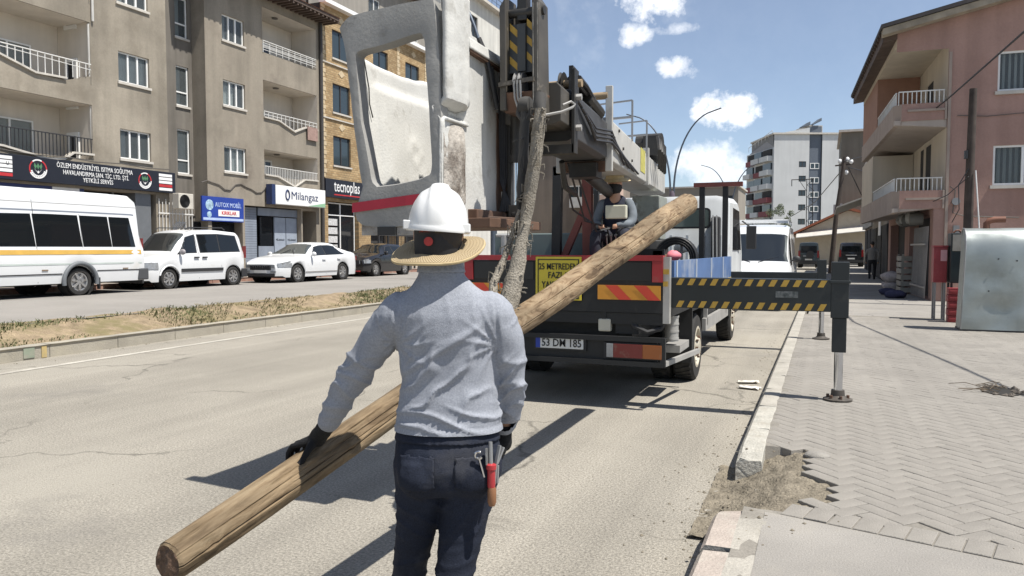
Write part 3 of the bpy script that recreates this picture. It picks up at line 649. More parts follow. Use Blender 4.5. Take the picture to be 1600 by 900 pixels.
b = MB(); b.fbox(FL, 25.35, 26.6, 3.0, 3.27, .092, .1); b.build('white_strip', letter_w, bs); text('KIRIKLAR', .21, FL(25.97, 3.135, .103), Y, X, sign_red, bs, bold=.004)
b = MB(); b.fbox(FL, 24.5, 26.85, 2.82, 2.92, .092, .098); b.build('line_strip', mat('pale blue strip', (.4, .5, .7), .5), bs)
b = MB(); disc(b, FL(24.86, 3.45, .093), X, .22, .004); disc(b, FL(24.84, 3.05, .093), X, .13, .004); b.build('picture', mat('sky picture', (.35, .5, .62), .5, var=.6, vs=9), bs)
sf = thing('shopfront', 'grey blue shuttered shopfront with a dark window under the white gas sign', 'shopfront', FL(28.5, .5, -.2))
b = MB()
for k in range(26): b.fbox(FL, 27.1, 28.15, .65 + k * .11, .65 + k * .11 + .1, -.34, -.30)
b.build('roller_shutter', shutter_m, sf)
for (u0, u1, z0, z1, m_, nm) in ((28.2, 29.25, .62, 1.75, shutter_m, 'door_panel'), (28.3, 29.15, 1.78, 3.1, dark_pane, 'pane'), (28.2, 31.0, 3.15, 3.5, shutter_m, 'header'), (29.3, 30.1, .62, 3.1, mat('pale blue door', (.28, .32, .38), .5), 'door'), (30.15, 30.95, .62, 3.1, MATS['pale blue door'], 'door')):
    b = MB(); b.fbox(FL, u0, u1, z0, z1, -.30, -.24); b.build(nm, m_, sf)
for u in (29.7, 30.55): text('MİLANGAZ', .12, FL(u, 2.05, -.235), Y, X, bl, sf)
b = MB(); b.fbox(FL, 24.45, 26.85, .62, 2.76, -.45, -.42); b.build('back_panel', dark_int, sf)
for (u0, u1) in ((24.5, 25.2), (25.3, 26.8)):
    b = MB(); b.fbox(FL, u0, u1, 1.2, 2.7, -.41, -.39); b.build('pane', dark_pane, sf)
mg = thing('shop_sign', 'white illuminated gas shop sign with dark blue lettering and a drop emblem', 'sign', FL(30.4, 3.67, .2))
b = MB(); b.fbox(FL, 28.6, 32.4, 3.68, 4.55, .1, .42); b.build('box', letter_w, mg, bevel=.015); b = MB(); b.fbox(FL, 28.35, 28.6, 3.66, 4.57, .1, .43); b.build('end_cap', mat('sign navy', (.02, .035, .10), .4), mg)
text('Milangaz', .52, FL(30.75, 4.12, .425), Y, X, MATS['sign navy'], mg, fit=2.05)
b = MB(); c = (29.45, 4.1)
b.tube([FL(c[0] + .13 * math.sin(t) * (1 if t < 3.14 else 1), c[1] + .24 * -math.cos(t) * (.75 if math.cos(t) > 0 else 1.1), .43) for t in [i * 2 * math.pi / 14 for i in range(14)]], .035, 6, closed=True); b.build('drop_emblem', MATS['sign navy'], mg)
b = MB(); b.add([FL(31.0, 3.7, .426), FL(32.38, 3.7, .426), FL(32.38, 3.9, .426)], [(0, 1, 2)]); b.build('green_wedge', mat('fresh green', (.25, .45, .28), .5), mg)
# ------------------------------------------------------------------ yellow brick building, grey upper storey
def brick_mat():
    m = bpy.data.materials.new('yellow brick'); m.use_nodes = True; t = m.node_tree; n = t.nodes; l = t.links; b = n['Principled BSDF']; b.inputs['Roughness'].default_value = .85
    co = n.new('ShaderNodeTexCoord'); sp = n.new('ShaderNodeSeparateXYZ'); cx = n.new('ShaderNodeCombineXYZ'); l.new(co.outputs['Object'], sp.inputs[0]); l.new(sp.outputs[1], cx.inputs[0]); l.new(sp.outputs[2], cx.inputs[1])
    br = n.new('ShaderNodeTexBrick'); l.new(cx.outputs[0], br.inputs['Vector'])
    br.inputs['Scale'].default_value = 1; br.inputs['Brick Width'].default_value = .24; br.inputs['Row Height'].default_value = .115; br.inputs['Mortar Size'].default_value = .012; br.inputs['Bias'].default_value = 0
    br.inputs['Color1'].default_value = (.29, .185, .085, 1); br.inputs['Color2'].default_value = (.42, .30, .16, 1); br.inputs['Mortar'].default_value = (.24, .18, .10, 1)
    nz_ = n.new('ShaderNodeTexNoise'); nz_.inputs['Scale'].default_value = .9; nz_.inputs['Detail'].default_value = 5; l.new(co.outputs['Object'], nz_.inputs[0])
    mp = n.new('ShaderNodeMapRange'); l.new(nz_.outputs[0], mp.inputs[0])
    for i, k in enumerate((.3, .7, .75, 1.2)): mp.inputs[i + 1].default_value = k
    mu = n.new('ShaderNodeVectorMath'); mu.operation = 'SCALE'; l.new(br.outputs[0], mu.inputs[0]); l.new(mp.outputs[0], mu.inputs['Scale']); l.new(mu.outputs[0], b.inputs['Base Color'])
    bp = n.new('ShaderNodeBump'); bp.inputs['Strength'].default_value = .6; bp.inputs['Distance'].default_value = .015; bp.invert = True; l.new(br.outputs['Fac'], bp.inputs['Height']); l.new(bp.outputs[0], b.inputs['Normal'])
    return m
brick = brick_mat()
BR = thing('brick_building', 'yellow brick building with dark framed windows and a grey set-back top storey', 'building', (FX - 5, 40, .5))
rows_k = [(5.98, 7.5), (8.72, 10.2), (11.5, 12.95)]; cols_k = [(33.72, 35.3), (37.6, 39.2), (41.2, 42.9), (44.4, 46.0)]
holes = [(a, b, c, d, .18) for a, b in cols_k for c, d in rows_k] + [(33.2, 36.0, 1.2, 4.1, .4), (37.2, 40, .7, 4.1, .8), (41, 45.8, .7, 4.1, .8)]
b = MB(); b.wall(FL, 32.72, 47.0, .4, 14.1, holes, .2); b.build('wall', brick, BR)
b = MB(); b.fbox(FL, 32.72, 47.0, .4, 14.0, -10, -1.0); b.fbox(FL, 32.723, 32.9, .4, 14.0, -1.0, -.003); b.fbox(FL, 46.8, 46.997, .4, 14.0, -1.0, -.003); b.build('core', dark_int, BR)
df = mat('dark window frame', (.035, .03, .03), .5)
for a, b_ in cols_k:
    for c, d in rows_k: window(FL, BR, a, b_, c, d, .14, 2, fm=df, pm=blue_pane, curtain=False)
qm = mat('pale quoin stone', (.50, .40, .26), .85, var=.2, vs=3); b = MB(); z = 5.3; i = 0
while z < 14.0:
    for uu in (32.75, 40.2, 43.6):
        b.fbox(FL, uu, uu + (.34 if i % 2 else .24), z, z + .20, -.05, .035)
    z += .23; i += 1
tag(b.build('quoins', qm, BR), kind='stuff')
for c, d in ((8.3, 8.36), (11.1, 11.16), (14.0, 14.2)):
    b = MB(); b.fbox(FL, 32.7, 47.0, c, d, -.05, .07 if d < 14 else .35); b.build('band', sill_m if d < 14 else letter_w, BR)
for i in range(3):   # small decorative relief panels
    for u in (34.2, 38.2, 41.9):
        b = MB(); b.add([FL(u, 8.0 + 2.78 * (i - .0), .02), FL(u + .3, 8.2 + 2.78 * i - .0, .02), FL(u + .6, 8.0 + 2.78 * i, .02), FL(u + .3, 7.8 + 2.78 * i, .02)], [(0, 1, 2, 3)]); b.build('relief', qm, BR)
b = MB(); b.wall(frame((FX - .9, 0, 0), (0, 1, 0), (1, 0, 0)), 33, 47, 14.0, 17.4, [(38.6, 39.8, 14.9, 16.2, .15), (43, 44.4, 14.9, 16.2, .15)], .15); b.fbox(FL, 33, 47, 14.0, 17.4, -9, -1.1); b.build('upper_wall', mat('grey upper render', (.26, .24, .21), .9, var=.15, vs=.8, streak=.2), BR)
FU = frame((FX - .9, 0, 0), (0, 1, 0), (1, 0, 0)); window(FU, BR, 38.6, 39.8, 14.9, 16.2, .1, 2, curtain=False); window(FU, BR, 43, 44.4, 14.9, 16.2, .1, 2, curtain=False)
b = MB(); b.fbox(FL, 32.6, 47.3, 17.4, 17.6, -9, -.2); b.build('roof', brown_wood, BR)
for (u0, u1) in ((33.25, 35.95),):
    window(FL, BR, u0, u1, 1.25, 4.05, .3, 2, pm=dark_pane, curtain=False, sill=False, trans=3.4, name='shop_window', fw=.06)
    for k in range(4):
        b = MB(); b.fbox(FL, 33.5, 34.3, 1.5 + k * .45, 1.85 + k * .45, -.22, -.21); b.build('poster', mat('grey poster', (.5, .5, .5), .6, var=.4, vs=12), BR)
ts = thing('shop_sign', 'black shop sign with tall white lettering underlined in red on the yellow brick building', 'sign', FL(34.4, 4.3, .1))
b = MB(); b.fbox(FL, 32.75, 36.6, 4.28, 5.22, .02, .2); b.build('panel', bl, ts); text('tecnoplas', .86, FL(34.65, 4.86, .205), Y, X, letter_w, ts, bold=.003, fit=2.35)
b = MB(); b.fbox(FL, 33.45, 36.1, 4.40, 4.46, .205, .215); b.build('underline', sign_red, ts)
# fence of dark posts and rails in front of the brick building
fe = thing('railing_fence', 'black metal railing fence in front of the yellow brick building', 'fence', (-20.6, 34, .56))
for i in range(9):
    b = MB(); b.box(-20.63, -20.55, 33.0 + i * .9, 33.08 + i * .9, .5, 2.3); b.build('post', black_rail, fe)
for z in (2.28, 1.0):
    b = MB(); b.box(-20.62, -20.56, 33.0, 40.4, z, z + .07); b.build('rail', black_rail, fe)
mr_ = random.Random(3); b = MB()
for i in range(50): b.box(-20.61, -20.58, 33.1 + i * .145, 33.125 + i * .145, 1.0, 2.28)
tag(b.build('bars', black_rail, fe), kind='stuff')
# white building farther on
WB = thing('white_building', 'tall white rendered building with a roof railing beyond the yellow brick one', 'building', (FX - 5, 51, .5))
ww = mat('white render', (.55, .54, .50), .85, var=.12, vs=.8, streak=.15)
hl = [(50.6, 51.7, z, z + 1.5, .2) for z in (7.5, 10.5, 13.5, 16.9)] + [(53.6, 54.7, z, z + 1.5, .2) for z in (7.5, 10.5, 13.5)] + [(47.5, 49.4, z, z + 1.5, .2) for z in (7.5, 10.5, 13.5)]
b = MB(); b.wall(FL, 47.05, 56.6, .4, 19.6, hl, .2); b.fbox(FL, 47.05, 56.6, .4, 19.55, -9, -.6); b.build('wall', ww, WB)
for (a, b_, c, d, e) in hl: window(FL, WB, a, b_, c, d, .15, 3, fm=df, pm=blue_pane, curtain=False, sill=False)
b = MB(); b.fbox(FL, 47.0, 56.9, 19.6, 19.8, -9, .5); b.build('eave', sill_m, WB)
railing(FL, WB, [(47.1, 19.8), (56.6, 19.8)], 20.5, black_rail, .9, True, d=.4, name='roof_railing')
b = MB(); b.fbox(FL, 56.6, 60, 14.2, 19.5, -5, .8); b.build('oriel', mat('brown oriel', (.26, .17, .11), .8), WB)
b = MB(); b.fbox(FL, 56.6, 62, .4, 14.2, -9, -.2); b.build('side_wing', ww, WB)
# ------------------------------------------------------------------ right: pink building on the walkway
pink = mat('dusty pink render', (.36, .232, .195), .9, var=.13, vs=.7, fine=.05, fs=18, bump=.2, bs=30, dirt=(.30, .18, .145), ds=.6, dcov=.5, streak=.16, spec=.15)
pink_edge = mat('greyish pink edge', (.32, .26, .22), .85, var=.15, vs=2); cream = mat('cream loggia paint', (.52, .46, .37), .85, var=.08, vs=1, streak=.1)
rust = mat('rusty brown paint', (.18, .075, .045), .7, var=.3, vs=6)
PV = Vector((-.045, .999, 0)); PU = Vector((.999, .045, 0)); PO = Vector((2.74, 23.8, 0))
FP = frame(PO, PU, -PV); FQ = frame(PO, PV, -PU)
P = thing('pink_building', 'dusty pink house with corner balconies and an overhanging tiled roof on the right', 'building', (6, 28, .2))
b = MB(); b.wall(FP, .26, 8.5, .1, 7.0, [(1.37, 2.75, 3.31, 4.36, .15), (1.42, 2.8, 5.78, 6.82, .15), (4.6, 6.0, 3.31, 4.36, .15), (4.6, 6.0, 5.78, 6.82, .15)], .15)
b.add([FP(.26, 7.0), FP(8.5, 7.0), FP(8.5, 7.9), FP(4.2, 8.85), FP(.26, 8.0)], [(0, 1, 2, 3, 4)]); b.quad(FP(0, .1), FP(.26, .1), FP(.26, 2.75), FP(0, 2.75))
b.quad(FP(-1.0, 7.0, .0), FP(.26, 7.0, .0), FP(.26, 8.0, .0), FP(-1.0, 7.7, .0)); b.build('wall', pink, P)
b = MB(); b.hexa([FP(.27, .1, -.2), FP(8.5, .1, -.2), FP(8.5, .1, -9.5), FP(.27, .1, -9.5), FP(.27, 7.0, -.2), FP(8.5, 7.0, -.2), FP(8.5, 7.0, -9.5), FP(.27, 7.0, -9.5)]); b.build('core', dark_int, P)
b = MB(); b.wall(FQ, 0, 9.5, .1, 2.75, [(.5, 4.2, .2, 2.55, 1.2), (5.2, 8.9, .2, 2.5, 1.2)], .2); b.build('street_wall', pink, P)
FW = frame(PO + PU * .26, PV, -PU)
b = MB(); b.wall(FW, 0.004, 9.5, 2.75, 7.2, [(2.3, 3.2, 2.85, 4.75, .1), (3.6, 4.2, 2.85, 4.75, .1), (2.2, 3.2, 5.1, 6.6, .1)], .1); b.build('loggia_wall', cream, P)
for (u0, u1, z0, z1) in ((2.3, 3.2, 2.85, 4.75), (3.6, 4.2, 2.85, 4.75), (2.2, 3.2, 5.1, 6.6)): window(FW, P, u0, u1, z0, z1, .08, 2 if u1 - u0 > .7 else 1, pm=pane_m, curtain=False, sill=False, name='balcony_door', fw=.07)
b = MB(); b.hexa([FP(-1.0, 5.15, -4.6), FP(.25, 5.15, -4.6), FP(.25, 5.15, -9.4), FP(-1.0, 5.15, -9.4), FP(-1.0, 7.2, -4.6), FP(.25, 7.2, -4.6), FP(.25, 7.2, -9.4), FP(-1.0, 7.2, -9.4)]); b.build('far_room', mat('brown pink render', (.30, .17, .12), .9, var=.1), P)
b = MB(); b.hexa([FP(-1.0, 3.0, -5.6), FP(.25, 3.0, -5.6), FP(.25, 3.0, -9.4), FP(-1.0, 3.0, -9.4), FP(-1.0, 4.8, -5.6), FP(.25, 4.8, -5.6), FP(.25, 4.8, -9.4), FP(-1.0, 4.8, -9.4)]); b.build('far_room', cream, P)
for i, (zb, zt, zr, so_) in enumerate(((2.62, 3.22, 3.56, 2.75), (5.02, 5.58, 5.92, 4.86))):
    # balcony: floor slab with sloping soffit, solid parapet on two sides with a chamfered corner, railing on top
    b = MB(); b.hexa([FP(-1.02, zb - (.0), .0), FP(.255, so_ if i == 0 else so_ + .05, .0), FP(.255, so_, -9.4), FP(-1.02, zb, -9.4), FP(-1.02, zb + .12, .0), FP(.255, zb + .12, .0), FP(.255, zb + .12, -9.4), FP(-1.02, zb + .12, -9.4)]); b.build('balcony_floor', mat('soffit paint', (.36, .31, .27), .85, var=.1), P)
    b = MB(); b.fbox(FP, -.85, .255, zb + .1, zt, -.13, .02); b.build('parapet', pink, P)
    c0, c1 = FP(-.85, 0, .02), FP(-1.03, 0, -.25); c2, c3 = FP(-.80, 0, -.1), FP(-.92, 0, -.32)
    b = MB(); b.hexa([c0 + Vector((0, 0, zb)), c2 + Vector((0, 0, zb)), c3 + Vector((0, 0, zb)), c1 + Vector((0, 0, zb))] + [q + Vector((0, 0, zt)) for q in (c0, c2, c3, c1)]); b.build('parapet', pink_edge, P)
    b = MB(); b.hexa([FP(-1.03, zb - .02, -.25), FP(-.9, zb - .02, -.25), FP(-.9, zb - .02, -9.4), FP(-1.03, zb - .02, -9.4), FP(-1.03, zt, -.25), FP(-.9, zt, -.25), FP(-.9, zt, -9.4), FP(-1.03, zt, -9.4)]); b.build('parapet', pink_edge, P)
    b = MB(); b.fbox(FP, -.7, .2, zb + .34, zb + .40, .02, .06); b.fbox(FP, .2, .25, zb + .1, zt, .02, .05); b.build('moulding', pink_edge, P)
    railing(FP, P, [(-.92, zt), (.2, zt)], zr, white_rail, .11, False, d=-.05)
    FQ2 = frame(PO + PU * -.96, PV, -PU); railing(FQ2, P, [(.2, zt), (9.3, zt)], zr, white_rail, .22, False)
window(FP, P, 1.37, 2.75, 3.31, 4.36, .1, 2, pm=pane_m); window(FP, P, 1.42, 2.8, 5.78, 6.82, .1, 2, pm=pane_m); window(FP, P, 4.6, 6.0, 3.31, 4.36, .1, 2); window(FP, P, 4.6, 6.0, 5.78, 6.82, .1, 2)
# roof: street slope with eave overhang, gable rake board
def rp(u, z, d): return FP(u, z, d)
b = MB(); b.hexa([rp(-1.45, 7.58, .45), rp(4.2, 8.85, .45), rp(4.2, 8.85, -9.7), rp(-1.45, 7.58, -9.7), rp(-1.45, 7.68, .45), rp(4.2, 8.97, .45), rp(4.2, 8.97, -9.7), rp(-1.45, 7.68, -9.7)]); b.build('roof', mat('dark roof edge', (.045, .04, .04), .8, var=.3, vs=5), P)
b = MB(); b.hexa([rp(8.9, 7.85, .45), rp(4.2, 8.85, .45), rp(4.2, 8.85, -9.7), rp(8.9, 7.85, -9.7), rp(8.9, 7.95, .45), rp(4.2, 8.97, .45), rp(4.2, 8.97, -9.7), rp(8.9, 7.95, -9.7)]); b.build('roof', MATS['dark roof edge'], P)
b = MB(); b.hexa([rp(-1.40, 7.40, .40), rp(4.2, 8.68, .40), rp(4.2, 8.68, .05), rp(-1.40, 7.40, .05), rp(-1.40, 7.577, .40), rp(4.2, 8.845, .40), rp(4.2, 8.845, .05), rp(-1.40, 7.577, .05)]); b.build('rake_board', mat('weathered board', (.30, .26, .20), .85, var=.25, vs=4, streak=.2), P)
b = MB(); b.hexa([rp(-1.36, 7.3, .03), rp(-1.0, 7.36, .03), rp(-1.0, 7.36, -9.6), rp(-1.36, 7.3, -9.6), rp(-1.36, 7.57, .03), rp(-1.0, 7.6, .03), rp(-1.0, 7.6, -9.6), rp(-1.36, 7.57, -9.6)]); b.build('eave_soffit', brown_wood, P)
b = MB(); b.hexa([rp(-1.0, 7.2, -.02), rp(.26, 7.2, -.02), rp(.26, 7.2, -9.5), rp(-1.0, 7.2, -9.5), rp(-1.0, 7.36, -.02), rp(.26, 7.36, -.02), rp(.26, 7.36, -9.5), rp(-1.0, 7.36, -9.5)]); b.build('loggia_ceiling', cream, P)
for i in range(24):
    b = MB(); s = .2 + i * .4; b.hexa([rp(-1.43, 7.50, -s), rp(-1.36, 7.5, -s), rp(-1.36, 7.5, -s - .07), rp(-1.43, 7.5, -s - .07), rp(-1.43, 7.575, -s), rp(-1.36, 7.575, -s), rp(-1.36, 7.575, -s - .07), rp(-1.43, 7.575, -s - .07)]); b.build('rafter_end', brown_wood, P)
b = MB(); b.fbox(FP, .27, .34, .1, 6.9, .0, .05); b.build('corner_strip', pink_edge, P)
b = MB(); b.tube([FP(.5, 5.2, .03), FP(1.2, 5.14, .03), FP(2.0, 5.18, .03), FP(3.5, 5.12, .03)], .012, 4); b.tube([FP(.36, 3.3, .1), FP(.5, 3.2, .05), FP(.45, 2.6, .05), FP(.75, 2.5, .05), FP(2, 2.45, .04)], .015, 4); b.build('cable', mat('old cable', (.1, .09, .08), .8), P)
b = MB(); disc(b, FP(.52, 2.9, 0), -PV, .10, .09); b.box(3.2, 3.34, 23.6, 23.78, 2.05, 2.25); b.build('meter_box', steel_m, P)
# inside the shop and the goods on the pavement
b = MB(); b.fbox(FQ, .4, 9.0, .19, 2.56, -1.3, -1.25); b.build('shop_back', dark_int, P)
go = thing('metal_fence', 'tall pale barred metal fence panels shown outside the shop under the pink balcony', 'fence', tuple(FQ(1.6, .2, .12)), group=None)
for i in range(15):
    b = MB(); s = .25 + i * .17; b.tube([FQ(s, .25, .13), FQ(s, 2.25, .07)], .011, 6); b.build('bar', mat('pale galvanised bar', (.30, .29, .28), .5, .3), go)
for z in (.55, 1.75):
    b = MB(); b.bar(FQ(.2, z, .15), FQ(2.75, z, .15), .03, .05); b.build('crossbar', MATS['pale galvanised bar'], go)
cr = thing('slatted_crate', 'pale slatted crate standing on the walkway beside the pile of sacks', 'crate', tuple(FQ(4.2, .2, .4)))
for i in range(6):
    b = MB(); b.fbox(FQ, 3.55, 4.6, .24 + i * .2, .24 + i * .2 + .15, .28, .31); b.fbox(FQ, 3.52, 3.55, .24 + i * .2, .24 + i * .2 + .15, .0, .30); b.build('slat', mat('pale crate wood', (.36, .34, .29), .8, var=.15), cr)
for s in (3.55, 4.57):
    b = MB(); b.fbox(FQ, s, s + .06, .2, 1.45, .22, .277); b.build('post', MATS['pale crate wood'], cr)
sk = random.Random(4)
for i in range(6):
    c = FQ(4.95 + .4 * (i % 3), .36 + .30 * (i // 3), .35 + sk.uniform(-.05, .05)); bb = MB(); bb.ball((0, 0, 0), .36, .26, .19, 12, 8)
    bb.v = [tuple(Vector(v) * (1 + .2 * noise.noise(Vector(v) * 5 + c))) for v in bb.v]
    o = bb.build('sack', mat('grey patterned sack', (.42, .38, .36), .9, var=.35, vs=7, dirt=(.2, .16, .22), ds=6, dcov=.52), None, smooth=60); o.location = c; o.rotation_euler = (0, 0, sk.uniform(0, 3)); tag(o, '%s pale patterned sack of the %s row of the pile by the shop wall' % (('nearest', 'middle', 'farthest')[i % 3], ('bottom', 'top')[i // 3]), 'sack', 'sacks piled by the shop')
for i in range(6):
    b = MB(); c = FQ(.7 + i * .55, 2.47 + .06 * (i % 2), .32); b.lathe([(.05, -.18), (.17, -.17), (.19, 0), (.17, .17), (.05, .18)], 14, Matrix.Translation(c) @ Matrix.Rotation(R(90), 4, 'Y') @ Matrix.Rotation(R(20 * i), 4, 'X'))
    o = b.build('wire_roll', mat('grey roll', (.30, .30, .28), .7, var=.3, vs=10) if i % 2 else mat('dark hose roll', (.10, .10, .09), .6), None, smooth=40); tag(o, '%s %s roll from the corner, hung above the barred fence of the shop' % (('first', 'second', 'third')[i // 2], 'pale' if i % 2 else 'dark'), 'roll', ('pale' if i % 2 else 'dark') + ' rolls hung above the shop fence')
for i, s in enumerate((1.2, 2.6)):
    b = MB(); c = FQ(s, .3, .75); b.ball((0, 0, 0), .28, .2, .12, 12, 7); b.v = [tuple(Vector(v) * (1 + .35 * noise.noise(Vector(v) * 7 + c))) for v in b.v]
    o = b.build('fabric_bundle', mat('dark blue bundle', (.04, .04, .08), .9, var=.4, vs=8), None, smooth=60); o.location = c; tag(o, ('nearer' if i == 0 else 'farther') + ' dark blue bundle on the ground before the barred fence panels', 'bundle')

# ------------------------------------------------------------------ metal kiosk with boxes beside it
galv = mat('weathered galvanised sheet', (.33, .36, .35), .42, .55, var=.16, vs=1.4, dirt=(.25, .27, .25), ds=1.1, dcov=.5, bump=.08, bs=6)
K = thing('metal_kiosk', 'dented grey sheet metal kiosk with a rounded bright top at the right edge', 'kiosk', (3.1, 16, .2))
prof = [(15.24, .23), (15.24, .6), (15.245, 1.0), (15.25, 1.4), (15.26, 1.62), (15.29, 1.76), (15.35, 1.87), (15.42, 1.94), (15.52, 1.975), (15.66, 1.985), (15.76, 1.94), (15.80, 1.8), (15.81, .23)]
vs = []; fs = []; nx = 30; npf = []
for (a, za), (c, zc) in zip(prof, prof[1:]):
    k = 5 if abs(zc - za) > .3 else 2
    for i in range(k): npf.append((a + (c - a) * i / k, za + (zc - za) * i / k))
npf.append(prof[-1])
for i in range(nx + 1):
    for (yy, z) in npf:
        x = 2.22 + .06 * (z - .2) / 1.8 + (5.0 - 2.22) * i / nx
        dn = .035 * noise.noise((x * 1.6, z * 1.9, 3)) + .018 * noise.noise((x * 4, z * 4, 1))
        vs.append((x, yy + dn * (z < 1.9), z))
m = len(npf)
for i in range(nx):
    for j in range(m - 1): fs.append((i * m + j, (i + 1) * m + j, (i + 1) * m + j + 1, i * m + j + 1))
fs.append(tuple(range(m))); b = MB(); b.add(vs, fs); b.build('shell', galv, K, smooth=50)
b = MB(); b.box(2.21, 5.0, 15.25, 15.80, .17, .235); b.build('base_strip', black_rail, K)
b = MB(); b.tube([(2.22 + .06 * (z - .2) / 1.8 - .004, yy - .004, z) for yy, z in npf[:-6]], .012, 5); b.build('seam', steel_m, K)
b = MB(); b.tube([(2.62, 15.6, 1.95), (2.62, 15.6, 2.06), (2.66, 15.6, 2.11), (2.74, 15.6, 2.13), (2.9, 15.6, 2.13)], .055, 10); b.build('vent_pipe', rust, K, smooth=40)
for (x, z) in ((2.75, 1.45), (3.02, 1.42), (2.62, .9)):
    b = MB(); disc(b, (x, 15.235, z), (0, -1, 0), .013, .012, 8); b.build('rivet', black_rail, K)
gbx = thing('steel_cabinet', 'dark green steel cabinet with a grey upper panel left of the kiosk', 'cabinet', (2.45, 17.4, .2))
b = MB(); b.box(2.30, 2.64, 17.2, 17.7, .95, 1.93); b.build('body', mat('dark green paint', (.012, .022, .024), .5), gbx, bevel=.012)
b = MB(); b.box(2.325, 2.6, 17.18, 17.198, 1.58, 1.9); b.build('panel', mat('grey panel', (.28, .26, .22), .6, var=.2, vs=7), gbx)
b = MB(); [b.box(x, x + .04, y, y + .04, .2, .948) for x in (2.31, 2.59) for y in (17.22, 17.64)]; b.build('legs', black_rail, gbx); b = MB(); b.tube([(2.36 + .05 * i, 17.4, 1.94 + .05 * math.sin(i * 1.05)) for i in range(4)], .02, 6); b.build('handle', rust, gbx)
red = mat('worn red paint', (.26, .035, .04), .5, var=.25, vs=5, dirt=(.33, .12, .11), ds=5, dcov=.6)
rb = thing('fire_cabinet', 'red box with a pale pink label left of the dark green cabinet', 'box', (2.16, 17.6, .2))
b = MB(); b.box(2.03, 2.27, 17.4, 17.75, .95, 1.66); b.build('body', red, rb, bevel=.01); b = MB(); b.box(2.15, 2.262, 17.385, 17.398, 1.38, 1.6); b.build('label_plate', mat('pale pink label', (.55, .30, .31), .6), rb)
b = MB(); [b.box(x, x + .035, y, y + .035, .2, .948) for x in (2.05, 2.22) for y in (17.42, 17.7)]; b.build('legs', steel_m, rb); b = MB(); b.box(2.02, 2.28, 17.39, 17.76, 1.66, 1.69); b.build('lid', red, rb)
for i in range(5):
    b = MB(); z = .2 + i * .135; b.box(2.24 - .01 * (i % 2), 2.47 + .012 * (i % 2), 16.9, 17.15, z, z + .125); b.box(2.26, 2.45, 16.89, 16.899, z + .04, z + .08)
    o = b.build('red_crate', red, None, bevel=.008); tag(o, 'flat red crate in the low stack below the dark green cabinet, %s' % ('lowest', 'second from the ground', 'middle one', 'second from the top', 'topmost')[i], 'crate', 'red crates stacked beside the kiosk')

# ------------------------------------------------------------------ poles, cables and street lamps
wood_dark = mat('dark pole wood', (.055, .042, .035), .85, var=.35, vs=5, streak=.3)
up = thing('utility_pole', 'dark wooden utility pole in front of the pink wall behind the kiosk', 'pole', (3.3, 22, .2))
b = MB(); b.tube([(3.30, 22, .1), (3.30, 22, 2.9), (3.325, 22, 5.56)], [.12, .105, .085], 12); b.build('shaft', wood_dark, up, smooth=40)
b = MB(); b.tube([(3.41, 21.9, 3.55), (3.46, 21.88, 2.9), (3.5, 21.88, 2.4), (3.55, 21.88, 1.7), (3.56, 21.88, .3)], .016, 6); b.build('white_cable', mat('white cable', (.7, .7, .68), .5), up)
b = MB(); b.box(3.17, 3.24, 21.9, 22.05, 3.85, 4.05); b.tube([(3.26, 21.88, 3.6), (3.05, 21.9, 3.2), (3.08, 21.9, 2.6), (3.0, 22.4, 2.3)], .012, 5); b.tube([(3.26, 21.88, 3.4), (2.9, 22.6, 3.0), (2.7, 23.6, 2.9)], .012, 5); b.build('fittings', black_rail, up)
oc = MB(); cpts = [(4.7, 6.5, 5.35), (4.0, 10.5, 5.2), (3.16, 16, 5.41), (2.85, 22, 5.42), (2.45, 29, 5.5), (1.9, 38, 5.85), (1.0, 49.2, 6.75)]
oc.tube(cpts, .022, 6); tag(oc.build('overhead_cable', mat('black cable', (.03, .028, .028), .6), smooth=60), 'thick dark overhead cable running down across the pink building', 'cable')
def pole(name, label, cat, pts, r, extra=None):
    t = thing(name, label, cat, pts[0]); b = MB(); b.tube(pts, r, 10); b.build('shaft', wood_dark, t, smooth=40); return t
lp = pole('utility_pole', 'leaning dark utility pole with white insulators before the far white apartment', 'pole', [(.35, 48.7, .1), (.6, 48.9, 3.5), (1.02, 49.3, 7.0)], [.15, .13, .10])
b = MB(); b.bar((.5, 49.2, 6.5), (1.5, 49.4, 6.6), .08, .08); b.build('crossarm', wood_dark, lp)
for (x, z) in ((.75, 6.75), (1.15, 6.85), (1.1, 6.1), (1.35, 6.72)):
    b = MB(); b.ball((x, 49.3, z), .12, .12, .15, 8, 6); b.build('insulator', letter_w, lp, smooth=60)
b = MB(); b.tube([(1.0, 49.3, 6.4), (-.7, 60, 5.0), (-3.5, 80, 4.5)], .03, 5); b.tube([(1.2, 49.3, 6.4), (2.2, 52, 4.6), (3.0, 56, 3.8)], .03, 5); b.tube([(1.2, 49.3, 6.4), (2.0, 47, 5.9), (2.6, 44, 5.95)], .03, 5); b.build('wire', black_rail, lp)
lt = thing('lattice_pylon', 'thin lattice steel pylon with one arm in front of the far white apartment block', 'pylon', (-2.0, 96.7, 0))
b = MB()
for sx in (0, .75): b.bar((-2.0 + sx * (1), 96.7, 0), (-2.05 + sx * .85, 96.7, 9.8), .09, .09)
for i in range(14):
    z = i * .7; b.bar((-2.0 + (.0 if i % 2 else .75), 96.7, z), (-2.0 + (.75 if i % 2 else 0), 96.7, z + .7), .05, .05)
b.build('mast', mat('dark steel lattice', (.08, .075, .07), .6), lt)
b = MB(); b.bar((-3.75, 96.7, 9.75), (-1.3, 96.7, 9.75), .09, .09); b.bar((-2.9, 96.7, 9.7), (-2.0, 96.7, 8.3), .06, .06); b.bar((-3.7, 96.7, 9.7), (-3.7, 96.7, 9.0), .09, .09); b.build('arm', MATS['dark steel lattice'], lt)
lamp_m = mat('blue grey lamp steel', (.10, .12, .15), .45, .5)
